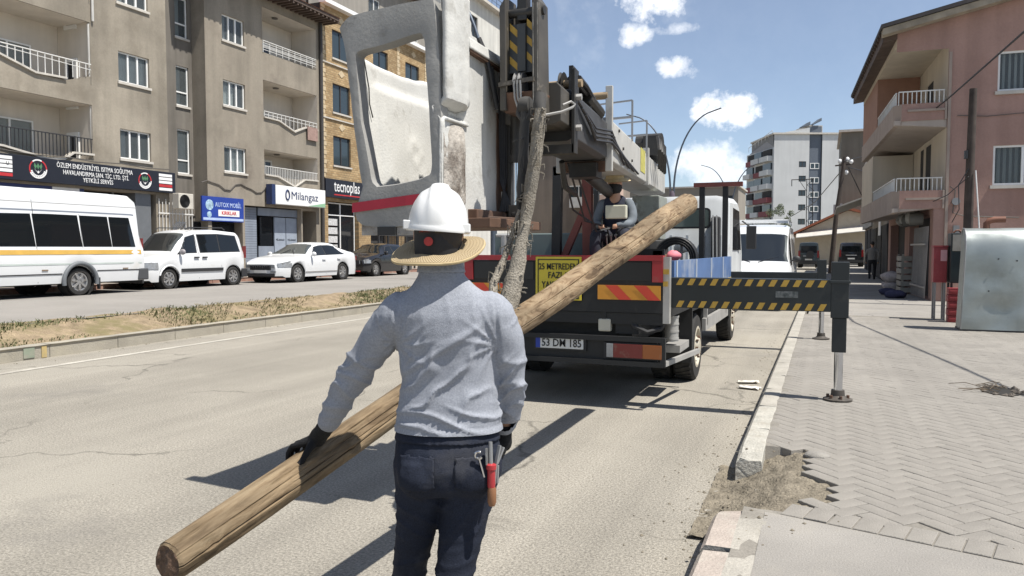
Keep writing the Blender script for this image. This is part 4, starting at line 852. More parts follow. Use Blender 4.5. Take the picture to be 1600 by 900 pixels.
def street_lamp(y, label, x=-11.5):
    t = thing('street_lamp', label, 'street lamp', (x, y, .3), group='double curved street lamps on the median')
    b = MB(); b.tube([(x, y, .2), (x, y, 4.6), (x, y, 6.2)], [.13, .12, .12], 12); b.build('post', lamp_m, t, smooth=40)
    b = MB(); b.lathe([(.12, 5.2), (.22, 5.3), (.24, 6.0), (.16, 6.3)], 12, Matrix.Translation((x, y, 0))); b.build('collar', mat('purple grey collar', (.11, .085, .11), .5), t, smooth=40)
    for s in (-1, 1):
        pts = [(x + s * .12, y, 6.0)]
        for i in range(15):
            q = i / 14; a = R(90) * q
            pts.append((x + s * (.14 + 3.3 * (1 - math.cos(a * .93))), y, 6.2 + 6.3 * math.sin(a * .93)))
        b = MB(); b.tube(pts, [.085 - .035 * i / 15 for i in range(16)], 8); b.build('arm', lamp_m, t, smooth=50)
        q = Vector(pts[-1]); d = (q - Vector(pts[-2])).normalized(); b = MB(); b.bar(q - d * .1, q + d * .75, .20, .07); b.build('lamp_head', mat('dark lamp head', (.05, .055, .06), .4), t, bevel=.02)
street_lamp(26.5, 'nearest double-armed street lamp, its curved arm rising behind the raised lift bucket')
street_lamp(62.7, 'tall double-armed curved street lamp rising over the white truck cab')
street_lamp(104, 'farthest small double-armed street lamp beyond the truck cab')

# ------------------------------------------------------------------ far buildings
WA = thing('white_apartment', 'tall white apartment block with red balconies and a dark window strip far down the street', 'building', (-4, 165, 0))
p0, p1, p2 = Vector((-15.7, 172.0, 0)), Vector((-9.46, 159.5, 0)), Vector((2.75, 164.5, 0))
fpl = (p2 - p1).normalized(); fnn = Vector((fpl.y, -fpl.x, 0)); fql = (p1 - p0).normalized(); fqn = Vector((fql.y, -fql.x, 0))
LW = (p2 - p1).length; LQ = (p1 - p0).length
F1 = frame(p1, fpl, fnn); F2 = frame(p0, fql, fqn)
wap = mat('far white render', (.50, .51, .51), .85, var=.07, vs=.3, streak=.05); wad = mat('slate blue strip', (.10, .12, .15), .7, var=.1); war = mat('dark red cladding', (.17, .04, .045), .7)
wz = [6.4 + 2.8 * i for i in range(6)]
b = MB(); b.wall(F1, 0, 6.9, 0, 24.0, [(4.9, 6.3, z, z + 1.15, .15) for z in wz[:5]], .15); b.wall(F1, 9.4, LW, 0, 24.2, [], .1); b.add([F1(0, 24.0), F1(6.9, 24.0), F1(6.9, 25.3)], [(0, 1, 2)]); b.build('wall', wap, WA)
b = MB(); b.fbox(F1, 6.9, 9.4, 0, 25.6, -.5, -.35); b.build('window_strip', wad, WA)
b = MB(); b.fbox(F1, .0, LW, 0, 24.0, -14, -.6); b.build('core', mat('far core', (.2, .2, .2), .9), WA)
for z in wz[:5]: window(F1, WA, 4.9, 6.3, z, z + 1.15, .1, 2, fm=df, pm=blue_pane, curtain=False, sill=False, fw=.1)
for z in wz[:5]: window(frame(p1 - fnn * .35, fpl, fnn), WA, 7.2, 9.0, z - .3, z + .85, -.02, 2, pm=blue_pane, curtain=False, sill=False, fw=.12)
b = MB(); b.wall(F2, 0, LQ, 0, 21.5, [], .1); b.fbox(F2, 0, LQ, 0, 21.4, -8, -.1); b.build('street_wall', wap, WA)
b = MB(); b.hexa([F2(1.5, 21.5, 0), F2(LQ, 21.5, 0), F2(LQ, 21.5, -10), F2(1.5, 21.5, -10), F2(1.5, 22.0, -.5), F2(LQ, 24.0, -.5), F2(LQ, 24.0, -10), F2(1.5, 22, -10)]); b.build('attic', mat('far grey attic', (.28, .27, .27), .8), WA)
rr = random.Random(21)
for i in range(7):
    z = 2.6 + 2.72 * i
    for (u0, u1, kind) in ((.6, 4.2, i % 2), (4.8, 8.6, (i + 1) % 2), (9.3, 13.3, 2)):
        b = MB(); b.fbox(F2, u0, u1, z, z + 1.0, .0, 1.1 if kind != 0 else .5); b.build('balcony', war if kind == 0 else (wap if kind == 1 or i > 3 else war), WA)
        b = MB(); b.fbox(F2, u0 + .1, u1 - .1, z + 1.03, z + 2.35, .02, .35 if kind != 0 else .06); b.build('balcony_glazing', blue_pane if (i + int(u0)) % 3 else dark_int, WA)
rf_ = MB()
for i in range(8): rf_.bar(F2(1.5 + i * 1.7, 22.0 + i * .27, .2), F2(1.5 + i * 1.7, 22.9 + i * .27, .2), .07, .07)
rf_.bar(F2(1.5, 22.9, .2), F2(13.6, 24.8, .2), .08, .08); rf_.build('roof_railing', white_rail, WA)
b = MB(); b.fbox(F1, -.3, LW + .3, 24.0, 24.3, -14, .3); b.fbox(F1, 6.4, 9.6, 24.3, 25.8, -6, -.55); b.build('roof', sill_m, WA)
b = MB(); b.hexa([F1(5.6, 25.4, 0), F1(7.0, 25.8, 0), F1(7.0, 25.8, -2), F1(5.6, 25.4, -2), F1(5.6, 25.6, 0), F1(7.0, 26.5, 0), F1(7.0, 26.5, -2), F1(5.6, 25.6, -2)]); b.hexa([F1(7.6, 25.8, 0), F1(9.2, 26.6, 0), F1(9.2, 26.6, -2), F1(7.6, 25.8, -2), F1(7.6, 26.0, 0), F1(9.2, 27.2, 0), F1(9.2, 27.2, -2), F1(7.6, 26, -2)]); b.build('solar_heater', wad, WA)
def simple_block(name, label, x0, x1, y0, y1, z1, m, rows, cols, win_m=None, roof_m=None, z0=0, face='y', wsz=(1.3, 1.4), extra=None):
    t = thing(name, label, 'building', ((x0 + x1) / 2, y0, 0)); Fy = frame((x0, y0, 0), (1, 0, 0), (0, -1, 0)); w = x1 - x0
    hs = []
    for i in range(rows):
        z = z1 - 2.6 - 2.85 * i
        if z < .6: break
        for k in range(cols):
            u = w * (k + .5) / cols; hs.append((u - wsz[0] / 2, u + wsz[0] / 2, z, z + wsz[1], .15))
    b = MB(); b.wall(Fy, 0, w, z0, z1, hs, .15)
    b.quad((x0, y0, z0), (x0, y1, z0), (x0, y1, z1), (x0, y0, z1)); b.quad((x1, y0, z0), (x1, y0, z1), (x1, y1, z1), (x1, y1, z0)); b.quad((x0, y1, z0), (x1, y1, z0), (x1, y1, z1), (x0, y1, z1)); b.build('wall', m, t)
    b = MB(); b.box(x0 + .05, x1 - .05, y0 + .4, y1 - .05, z0, z1 - .1); b.build('interior', dark_int, t)
    b = MB(); b.box(x0 - .25, x1 + .25, y0 - .25, y1 + .25, z1, z1 + .22); b.build('roof', roof_m or sill_m, t)
    for h in hs: window(Fy, t, h[0], h[1], h[2], h[3], .1, 2, fm=df if win_m else white_pvc, pm=win_m or blue_pane, curtain=False, sill=False, fw=.08)
    return t
olive = mat('olive grey render', (.15, .14, .115), .9, var=.15, vs=.5, streak=.15)
simple_block('grey_building', 'dark olive grey tall building side wall behind the pink house', 1.35, 12, 82.3, 96, 13.0, olive, 0, 1)
mb_ = simple_block('shop_building', 'low brownish grey building with dark shop openings beyond the pink house', 2.75, 10, 50, 62, 7.3, mat('brown grey render', (.17, .14, .115), .9, var=.15, vs=.7, streak=.15), 1, 2)
Fm = frame((2.75, 50, 0), (0, 1, 0), (-1, 0, 0))
for s in (.8, 4.5, 8.3):
    b = MB(); b.fbox(Fm, s, s + 3, .2, 2.9, 0.004, .04); b.build('shop_opening', dark_int, mb_)
b = MB(); b.fbox(Fm, .3, 11.7, 3.0, 3.7, .005, .2); b.build('sign_board', mat('grey sign', (.22, .22, .21), .6, var=.3, vs=2), mb_)
s2 = simple_block('shop_building', 'narrow grey shop building with an awning just beyond the pink house', 2.5, 9, 35.5, 48, 5.2, mat('grey shop render', (.20, .18, .155), .9, var=.15, vs=.7), 0, 1)
Fm2 = frame((2.5, 35.5, 0), (0, 1, 0), (-1, 0, 0))
for s in (.6, 4.6, 8.4):
    b = MB(); b.fbox(Fm2, s, s + 3.3, .2, 2.7, .004, .04); b.build('shop_opening', dark_int, s2)
b = MB(); b.fbox(Fm2, .5, 1.5, 2.2, 2.9, .3, .34); b.build('hanging_sign', letter_w, s2)
b = MB(); b.hexa([Fm2(4, 4.3, 0), Fm2(12, 4.3, 0), Fm2(12, 3.55, 2.0), Fm2(4, 3.55, 2.0), Fm2(4, 4.38, 0), Fm2(12, 4.38, 0), Fm2(12, 3.62, 2.0), Fm2(4, 3.62, 2.0)]); b.build('awning', mat('pale awning sheet', (.48, .46, .42), .6, var=.15), s2)
hs = thing('tiled_house', 'low house with a long orange tiled roof in front of the far white apartment', 'house', (-1, 78, 0))
b = MB(); b.prism([(-2.6, 76, 0), (5.5, 76, 0), (5.5, 76, 4.2), (1.9, 76, 5.1), (-2.6, 76, 2.9)], (0, 8, 0)); b.build('wall', mat('cream house wall', (.42, .37, .29), .85, var=.1), hs)
b = MB(); b.hexa([(-3.1, 75.5, 2.75), (1.9, 75.5, 5.15), (1.9, 84.5, 5.15), (-3.1, 84.5, 2.75), (-3.1, 75.5, 2.95), (1.9, 75.5, 5.38), (1.9, 84.5, 5.38), (-3.1, 84.5, 2.95)]); b.hexa([(1.9, 75.5, 5.15), (6, 75.5, 4.0), (6, 84.5, 4.0), (1.9, 84.5, 5.15), (1.9, 75.5, 5.38), (6, 75.5, 4.2), (6, 84.5, 4.2), (1.9, 84.5, 5.38)]); b.build('roof', mat('orange tiles', (.30, .10, .05), .8, var=.25, vs=3), hs)
b = MB(); b.box(.7, .95, 77, 77.3, 4.7, 5.7); b.box(1.2, 1.45, 77, 77.3, 4.9, 5.8); b.build('chimney', steel_m, hs)
b = MB(); b.hexa([(-2.4, 74.4, 2.6), (5.5, 74.4, 3.4), (5.5, 76, 3.9), (-2.4, 76, 3.1), (-2.4, 74.4, 2.66), (5.5, 74.4, 3.46), (5.5, 76, 3.96), (-2.4, 76, 3.16)]); b.build('canopy', MATS['pale awning sheet'], hs)
simple_block('flat_building', 'long grey flat-roofed block behind the truck cab and the street lamps', -27, -11.4, 113, 124, 10.4, mat('far grey brown render', (.24, .215, .18), .9, var=.1, vs=.4), 3, 6, blue_pane)
simple_block('brown_building', 'brown rendered building with a flat roof seen between the crane and the operator', -32.0, -21.0, 71.7, 88, 12.6, mat('brown grey far render', (.225, .185, .15), .9, var=.12, vs=.4, streak=.15), 0, 1, roof_m=brown_wood)
bb2 = simple_block('pink_house', 'small pale pink house with a white balcony far behind the crane frame', -19.6, -17.8, 66, 72, 9.0, mat('pale pink far render', (.45, .33, .27), .9, var=.1), 2, 1, None)
b = MB(); Fy = frame((-21.6, 62, 0), (1, 0, 0), (0, -1, 0)); 
wbx = thing('enclosed_balcony', 'white enclosed balcony on the far brown building seen through the crane frame', 'balcony', (-21.6, 71.5, 6)); Fz = frame((-22.9, 71.68, 0), (1, 0, 0), (0, -1, 0))
b.fbox(Fz, 0, 1.9, 5.6, 6.6, 0, .6); b.fbox(Fz, -.0, 1.9, 7.6, 7.7, 0, .6); b.fbox(Fz, 0, .08, 6.6, 7.6, .5, .6); b.fbox(Fz, 1.82, 1.9, 6.6, 7.6, .5, .6); b.fbox(Fz, .9, .98, 6.6, 7.6, .5, .6); b.build('frame', white_rail, wbx)
b = MB(); b.fbox(Fz, .08, 1.82, 6.6, 7.6, .1, .48); b.build('pane', blue_pane, wbx)
# small trees beyond the van
def small_tree(x, y, h, r, label, seed):
    t = thing('tree', label, 'tree', (x, y, 0)); b = MB(); b.tube([(x, y, 0), (x + .1, y, h * .45), (x, y, h * .75)], [.14, .1, .05], 7)
    rr = random.Random(seed)
    for k in range(6):
        a = rr.uniform(0, 6.28); b.tube([(x + .05, y, h * rr.uniform(.4, .65)), (x + math.cos(a) * r * .7, y + math.sin(a) * r * .7, h * rr.uniform(.7, .95))], [.05, .02], 5)
    b.build('trunk', mat('bark', (.10, .075, .055), .9), t)
    cb_ = MB(); cl = [(x + rr.gauss(0, r * .45), y + rr.gauss(0, r * .45), h * .72 + rr.gauss(0, h * .14), r * rr.uniform(.25, .45)) for _ in range(16)]
    for i in range(2200):
        c = rr.choice(cl); v = Vector((rr.gauss(0, 1), rr.gauss(0, 1), rr.gauss(0, 1))).normalized() * c[3] * rr.random() ** .4; p = Vector(c[:3]) + v
        a = Vector((rr.gauss(0, 1), rr.gauss(0, 1), rr.gauss(0, 1))).normalized() * .10; d = a.orthogonal().normalized() * .05
        cb_.add([p - a, p + d, p + a, p - d], [(0, 1, 2, 3)])
    cb_.build('crown', mat('dusty leaves', (.055, .075, .03), .8, var=.4, vs=1.5), t, fix=False)
small_tree(-4.9, 100, 6.3, 1.3, 'small dusty green tree above the white van roof', 3)
small_tree(-1.3, 110, 4.6, 1.2, 'low dusty green tree at the foot of the white apartment', 8)
# ------------------------------------------------------------------ vehicles: lofted bodies with wheel arches
white_paint = mat('white car paint', (.64, .65, .655), .28, var=.03, vs=1, coat=.5, dirt=(.55, .52, .46), ds=1.6, dcov=.62); black_paint = mat('black car paint', (.012, .012, .014), .22, coat=.6, var=.1)
trim = mat('black plastic trim', (.025, .025, .027), .6, var=.1); tyre_m = mat('tyre rubber', (.022, .021, .02), .85, var=.2, vs=8, dirt=(.10, .09, .075), ds=6, dcov=.6); rim_m = mat('alloy rim', (.45, .45, .45), .35, .7, var=.1, dirt=(.25, .22, .19), ds=8); under_m = mat('underbody', (.012, .012, .012), .9)
lens_m = mat('clear lens', (.27, .28, .29), .12, .2, var=.2, vs=20); red_lens = mat('red lens', (.20, .012, .012), .2); amber_lens = mat('amber lens', (.55, .19, .03), .25); chrome = mat('chrome', (.62, .62, .62), .15, 1., var=.05); seat_m = mat('dark cloth seat', (.05, .05, .055), .9)
car_glass = glass_mat('car glass', (.012, .015, .017), .35, .02); car_dark = glass_mat('tinted car glass', (.008, .010, .012), 0, .03); plate_w = mat('plate white', (.66, .66, .64), .5, var=.06); blk_txt = mat('plate black', (.012, .012, .013), .5); eu_blue = mat('plate blue', (.02, .05, .35), .5)

def lerp_list(pts, y):
    if y <= pts[0][0]: return pts[0][1]
    for (a, va), (c, vc) in zip(pts, pts[1:]):
        if a <= y <= c: return va + (vc - va) * (y - a) / (c - a) if c > a else vc
    return pts[-1][1]
def smooth_list(pts, y):   # rounded interpolation
    e = .05; return (lerp_list(pts, y - e) + 2 * lerp_list(pts, y) + lerp_list(pts, y + e)) / 4
class Car:
    def __init__(s, name, label, cat, loc, rz, L, W, T, B, wr, wheels, wr_, paint, sill=.2, group=None, plan=None, rim=None):
        s.L, s.W, s.T, s.B, s.wr, s.wheels, s.R, s.paint, s.sill = L, W, T, B, wr, wheels, wr_, paint, sill
        s.plan = plan or [(0, .80), (.12, .90), (.35, .97), (.8, 1), (L - .6, 1), (L - .15, .95), (L, .88)]
        s.root = thing(name, label, cat, (0, 0, 0), 0, group); s.rim = rim or rim_m
        s.body(); s.wheel_parts()
    def sec(s, y):
        w = s.W * smooth_list(s.plan, y); tz = smooth_list(s.T, y); bz = min(smooth_list(s.B, y), tz - .012); sl = s.sill; ra = s.R + .07
        if y < .25: sl = s.sill + .05
        for wy in s.wheels:
            if abs(y - wy) < ra: sl = max(sl, s.R + math.sqrt(max(0, ra * ra - (y - wy) ** 2)) - .02)
        g = max(0, min(1, (tz - bz - .05) / .3)); sl = min(sl, bz - .03)
        mid = bz - sl
        return [(w * .955, sl), (w * .995, sl + mid * .3), (w, sl + mid * .62), (w * .985, sl + mid * .88), (w * .955, bz), (w * .93 + (s.wr * .99 - w * .93) * g, tz - .010 - .075 * g), (w * .82 + (s.wr * .90 - w * .82) * g, tz - .006 - .022 * g), (w * .45 + (s.wr * .5 - w * .45) * g, tz - .002), (0, tz + .002)]
    def body(s):
        ys = {0, .03, s.L - .03, s.L, *[p[0] for p in s.T], *[p[0] for p in s.B]}
        ys |= {s.L * i / 44 for i in range(45)}
        for wy in s.wheels:
            ra = s.R + .07; ys |= {wy + ra * math.sin(R(a)) for a in range(-90, 91, 15)} | {wy - ra - .004, wy + ra + .004}
        ys = sorted(y for y in ys if 0 <= y <= s.L); rings = []
        for y in ys:
            h = s.sec(y); rings.append([(x, y, z) for x, z in h] + [(-x, y, z) for x, z in h[-2::-1]])
        n = len(rings[0]); fs = []
        for i in range(len(rings) - 1):
            for j in range(n - 1): fs.append((i * n + j, i * n + j + 1, (i + 1) * n + j + 1, (i + 1) * n + j))
        fs += [tuple(range(n)), tuple((len(rings) - 1) * n + j for j in range(n))]
        b = MB(); b.add([v for r in rings for v in r], fs); s.body_o = b.build('body', s.paint, s.root, smooth=32)
        b = MB(); b.box(-s.W * .86, s.W * .86, .25, s.L - .2, s.sill * .9, s.R * 1.3)
        b.build('underbody', under_m, s.root)
        for wy in s.wheels:
            for sx in (-1, 1):
                b = MB(); b.lathe([(s.R + .065, 0), (s.R + .065, .3)], 20, Matrix.Translation((sx * (s.W - .02), wy, s.R)) @ Matrix.Rotation(R(-90 * sx), 4, 'Y'), cap=False); b.build('wheel_arch', under_m, s.root)
    def wheel_parts(s):
        rm = s.R * .66; wid = .21
        def wheel(sx, wy):
            M4 = Matrix.Translation((sx * (s.W - .03), wy, s.R)) @ Matrix.Rotation(R(90 * sx), 4, 'Y'); b = MB()
            b.lathe([(rm, -.02), (rm + .02, .0), (s.R - .025, .0), (s.R, -.035), (s.R, -wid + .03), (s.R - .03, -wid), (rm, -wid)], 28, M4, cap=False); o = b.build('wheel', tyre_m, s.root, smooth=40)
            b = MB(); b.lathe([(rm, -.015), (rm - .025, -.02), (rm - .03, -.06), (.06, -.045), (.045, -.005), (.0, -.003)], 24, M4, cap=False)
            for k in range(7):
                a = 2 * math.pi * k / 7; p = M4 @ Vector((.05 * math.cos(a), .05 * math.sin(a), -.012)); q = M4 @ Vector(((rm - .015) * math.cos(a), (rm - .015) * math.sin(a), -.018)); b.bar(p, q, .055, .03, up=(1, 0, 0))
            b.build('rim', s.rim, o, smooth=40)
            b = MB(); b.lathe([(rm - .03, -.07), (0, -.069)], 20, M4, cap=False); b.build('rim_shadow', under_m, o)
        for wy in s.wheels:
            for sx in (-1, 1): wheel(sx, wy)
    def sidep(s, y, f, off=.006, sx=1):
        h = s.sec(y); a, c = h[4], h[5]; x = a[0] + (c[0] - a[0]) * f; z = a[1] + (c[1] - a[1]) * f; d = Vector((c[1] - a[1], 0, -(c[0] - a[0]))).normalized()
        return Vector((sx * (x + d.x * off), y, z + d.z * off))
    def side_window(s, yb0, yb1, yt0, yt1, f0=.08, f1=.92, m=None, name='side_window', sides=(1, -1), seal=True):
        for sx in sides:
            for (g, m_, off, nm) in (((.035, trim, .004, 'window_seal'),) if seal else ()) + ((0, m or car_glass, .009, name),):
                b = MB(); n, k = 10, 4; vs = []
                for i in range(n + 1):
                    for j in range(k + 1):
                        t = j / k; f = (f0 - g) + (f1 - f0 + 2 * g) * t; a = yb0 + (yt0 - yb0) * t - g; c = yb1 + (yt1 - yb1) * t + g; vs.append(s.sidep(a + (c - a) * i / n, f, off, sx))
                b.add(vs, [(i * (k + 1) + j, (i + 1) * (k + 1) + j, (i + 1) * (k + 1) + j + 1, i * (k + 1) + j + 1) for i in range(n) for j in range(k)]); b.build(nm, m_, s.root, smooth=60)
    def topp(s, y, t, off):
        h = s.sec(y); pts = [h[8], h[7], h[6], h[5]]; tt = abs(t) * 3; i = min(2, int(tt)); f = tt - i
        x = pts[i][0] + (pts[i + 1][0] - pts[i][0]) * f; z = pts[i][1] + (pts[i + 1][1] - pts[i][1]) * f
        dz = (smooth_list(s.T, y + .05) - smooth_list(s.T, y - .05)) / .1; nrm = Vector((0, -dz, 1)).normalized()
        return Vector((math.copysign(x, t) if t else 0, y, z)) + nrm * off
    def screen(s, ya, yb, t1=.9, m=None, name='windscreen', off=.008):
        b = MB(); n, k = 8, 14; vs = [s.topp(ya + (yb - ya) * i / n, -t1 + 2 * t1 * j / k, off) for i in range(n + 1) for j in range(k + 1)]
        b.add(vs, [(i * (k + 1) + j, i * (k + 1) + j + 1, (i + 1) * (k + 1) + j + 1, (i + 1) * (k + 1) + j) for i in range(n) for j in range(k)]); b.build(name, m or car_glass, s.root, smooth=60)
    def strip(s, y0, y1, z0, z1, m, name, off=.012, sides=(1, -1), n=14):
        """a band lying on the flank between two heights"""
        def px(y, z, sx):
            h = s.sec(y)[:5]
            x = h[0][0]
            for (xa, za), (xc, zc) in zip(h, h[1:]):
                if za <= z <= zc: x = xa + (xc - xa) * (z - za) / max(1e-6, zc - za)
            if z > h[4][1]: x = h[4][0]
            return Vector((sx * (x + off), y, z))
        for sx in sides:
            b = MB(); vs = []
            for i in range(n + 1):
                y = y0 + (y1 - y0) * i / n; vs += [px(y, z0, sx), px(y, z1, sx)]
            b.add(vs, [(2 * i, 2 * i + 2, 2 * i + 3, 2 * i + 1) for i in range(n)]); o = b.build(name, m, s.root)
            sm = o.modifiers.new('t', 'SOLIDIFY'); sm.thickness = off * .9; sm.offset = 0
    def gap(s, pts, sides=(1, -1)):
        for sx in sides:
            b = MB(); q = []
            for y, z in pts:
                h = s.sec(y)
                x = h[4][0]; 
                if z < h[4][1]:
                    for (xa, za), (xc, zc) in zip(h[:5], h[1:5]):
                        if za <= z <= zc: x = xa + (xc - xa) * (z - za) / max(1e-6, zc - za)
                    q.append((sx * (x + .001), y, z))
                else:
                    f = (z - h[4][1]) / max(.01, h[5][1] - h[4][1]); p = s.sidep(y, min(1, f), .001, sx); q.append(tuple(p))
            b.tube(q, .006, 4); b.build('door_gap', trim, s.root)
    def handle(s, y, z, m=None, sides=(1, -1)): s.strip(y, y + .2, z, z + .04, m or s.paint, 'door_handle', .03, sides, 2)
    def mirror(s, y, z, m=None):
        for sx in (1, -1):
            b = MB(); x = sx * (s.W + .09); b.ball((x, y, z + .05), .11, .06, .09, 10, 7); b.bar((sx * s.W * .93, y + .02, z), (x, y + .02, z + .02), .05, .04); b.build('wing_mirror', m or s.paint, s.root, smooth=50)
    def fbox(s, x0, x1, z0, z1, m, name, y=0., d=.02, bevel=.0, rear=False, parent=None):
        yy = (s.L - .0, s.L + d) if rear else (-d, .002)
        b = MB(); b.box(x0, x1, yy[0] + (y if not rear else -y), yy[1] + (y if not rear else -y), z0, z1); return b.build(name, m, parent or s.root, bevel=bevel)
    def interior(s, y0, rows=2):
        for r in range(rows):
            for sx in (-.36, .36):
                b = MB(); y = y0 + r * .95; b.box(sx * s.W - .22, sx * s.W + .22, y, y + .12, .5, smooth_list(s.B, y) + .25); b.build('seat', seat_m, s.root, bevel=.04)
    def place(s, x, y, z, rz=0): s.root.location = (x, y, z); s.root.rotation_euler = (0, 0, rz)

RZ = .42   # height of the far carriageway
# --- white minibus, front off to the left
L = 6.8
c = Car('minibus', 'white minibus with blackened windows and a yellow waist stripe at far left', 'minibus', None, 0, L, .99, [(0, .95), (.5, 1.12), (.95, 1.3), (1.9, 2.45), (2.3, 2.66), (4, 2.72), (L - .35, 2.70), (L - .12, 2.60), (L, 1.3)], [(0, .8), (.5, 1.0), (1, 1.22), (L, 1.22)], .80, [1.25, L - 2.05], .36, white_paint, .33,
        plan=[(0, .8), (.3, .95), (.8, 1), (L - .3, 1), (L, .96)])
c.side_window(1.35, 2.35, 1.95, 2.38, .10, .80, car_dark)
for (a, b_) in ((2.42, 3.60), (3.615, 4.87), (4.90, 5.76), (5.775, 6.52)): c.side_window(a, b_, a - .04, b_ - .07 if b_ < 6.4 else b_ - .14, .03, .60, car_dark, seal=False)
yel = mat('yellow stripe', (.52, .32, .07), .4); c.strip(1.2, L - .1, 1.06, 1.175, yel, 'waist_stripe', .006); c.strip(1.2, L - .1, .80, .84, mat('pale grey stripe', (.45, .50, .47), .4), 'lower_stripe', .005)
c.strip(1.0, L - 2.55, .56, .585, trim, 'flank_line', .008); c.strip(L - 1.55, L - .2, .62, .645, trim, 'flank_line', .008)
c.gap([(3.62, .36), (3.62, 1.2), (3.6, 2.4)]); c.gap([(4.88, 1.22), (4.86, 2.1)])
for y in (3.7, L - .75): c.strip(y, y + .16, .66, .69, mat('small bronze marker', (.20, .14, .09), .5), 'side_marker', .014, n=2)
for sx in (1, -1):
    b = MB(); pts = [(sx * 1.0, L - 2.05 + .475 * math.sin(R(a)), .36 + .475 * math.cos(R(a))) for a in range(-100, 101, 10)]; b.tube(pts, .055, 8); b.build('arch_trim', mat('grey plastic', (.13, .14, .15), .6), c.root, smooth=50)
    b = MB(); b.box(sx * .93 - .03, sx * .93 + .07, L - 1.5, L - 1.47, .14, .45); b.build('mudflap', trim, c.root)
b = MB(); b.box(-.99, .99, L - .22, L + .12, .34, .66); b.build('bumper', mat('dark grey bumper', (.06, .062, .066), .6), c.root, bevel=.03)
gut = MB(); [gut.tube([(sx * (.93 + .01), y, 2.34 - .0) for y in (1.9, 4, L - .25)], .012, 6) for sx in (1, -1)]; gut.build('roof_gutter', mat('grey seam', (.35, .35, .35), .5), c.root)
for k in range(4):
    b = MB(); b.tube([(x_, y, 2.735 - .03 * abs(x_) / .3) for x_, y in ((-.6 + .4 * k, 2.5), (-.6 + .4 * k, L - .5))], .015, 5); b.build('roof_rib', white_paint, c.root)
c.screen(.98, 1.88, .85); c.mirror(1.3, 1.35, trim); c.fbox(-.55, .55, .55, .8, trim, 'grille'); [c.fbox(sx * .72 - .16, sx * .72 + .16, .68, .88, lens_m, 'headlight') for sx in (1, -1)]; [c.fbox(sx * .84 - .06, sx * .84 + .06, .9, 1.5, red_lens, 'tail_light', rear=True) for sx in (1, -1)]
c.place(-18.72, 9.38, RZ)
# --- white leisure van
L = 4.14
c = Car('leisure_van', 'small white van with roof rails parked between the minibus and the saloon', 'van', None, 0, L, .87, [(0, .74), (.25, .93), (.85, 1.06), (1.0, 1.12), (1.62, 1.70), (2.0, 1.80), (3.0, 1.83), (L - .25, 1.77), (L - .1, 1.68), (L, 1.05)], [(0, .68), (.5, .86), (1.0, 1.02), (1.6, 1.06), (L, 1.10)], .68, [.86, 3.56], .31, white_paint, .22)
c.screen(1.02, 1.64, .93); c.side_window(1.2, 1.95, 1.66, 1.98, .05, .88); c.side_window(2.14, 2.95, 2.12, 2.95, .05, .88, car_dark); c.side_window(3.0, 3.9, 3.0, 3.78, .05, .88, car_dark)
c.strip(1.3, 3.05, .50, .60, trim, 'side_moulding', .018); c.gap([(1.22, .32), (1.2, 1.03)]); c.gap([(2.05, .28), (2.04, 1.06), (2.02, 1.6)]); c.gap([(3.0, .62), (2.98, 1.06)])
c.handle(1.82, .92, trim); c.handle(2.16, .92, trim); c.mirror(1.28, 1.06, mat('grey mirror', (.28, .26, .27), .5))
c.fbox(-.74, .74, .2, .46, trim, 'bumper', .03, .06, .02); c.fbox(-.42, .42, .52, .66, trim, 'grille'); 
for sx in (1, -1):
    b = MB(); b.hexa([(sx * .46, -.01, .56), (sx * .78, .16, .58), (sx * .76, .3, .58), (sx * .46, .1, .58), (sx * .46, .0, .74), (sx * .80, .2, .80), (sx * .76, .35, .82), (sx * .46, .14, .76)]); b.build('headlight', lens_m, c.root)
    b = MB(); b.tube([(sx * .62, 1.75, 1.80), (sx * .62, 1.85, 1.87), (sx * .62, 3.3, 1.89), (sx * .62, 3.42, 1.82)], .016, 6); b.build('roof_rail', black_rail, c.root)
    b = MB(); b.tube([(sx * .875, .86 + .395 * math.sin(R(a)), .31 + .395 * math.cos(R(a))) for a in range(-75, 76, 15)], .025, 6); b.build('arch_trim', white_paint, c.root, smooth=50)
    c.fbox(sx * .78 - .07, sx * .78 + .07, .9, 1.3, red_lens, 'tail_light', rear=True)
b = MB(); b.box(-.86, .86, L - .2, L + .08, .26, .55); b.build('rear_bumper', trim, c.root, bevel=.03)
c.fbox(-.26, .26, .36, .47, plate_w, 'number_plate', -.055); c.strip(.05, .45, .60, .80, lens_m, 'headlight', .012); c.interior(1.9); c.place(-19.0, 16.58, RZ)
# --- white saloon
L = 4.84
c = Car('saloon_car', 'white saloon car with a chrome grille parked under the white gas sign', 'car', None, 0, L, .905, [(0, .66), (.12, .74), (.7, .90), (1.35, .98), (1.5, 1.02), (2.15, 1.38), (2.5, 1.45), (3.1, 1.46), (3.5, 1.41), (4.2, 1.14), (4.45, 1.08), (L - .05, 1.02), (L, .80)], [(0, .6), (.5, .78), (1.4, .92), (2.2, .95), (L - .4, 1.0), (L, .95)], .60, [.95, 3.71], .325, white_paint, .2,
        plan=[(0, .70), (.1, .84), (.3, .93), (.8, 1), (L - .7, 1), (L - .2, .92), (L, .78)])
c.screen(1.5, 2.16, .93); c.screen(3.52, 4.2, .9, car_dark, 'rear_window'); c.side_window(1.72, 2.62, 2.2, 2.64, .06, .90); c.side_window(2.68, 3.55, 2.66, 3.42, .06, .90, car_dark); c.side_window(3.6, 3.86, 3.46, 3.5, .06, .7, car_dark)
c.gap([(1.62, .3), (1.6, .94)]); c.gap([(2.66, .26), (2.65, .96), (2.64, 1.36)]); c.gap([(3.42, .62), (3.62, .98)]); c.handle(2.35, .80); c.handle(3.3, .82); c.mirror(1.72, .96)
c.strip(1.35, 3.3, .36, .385, mat('chrome strip', (.5, .5, .5), .25, .8), 'side_strip', .012)
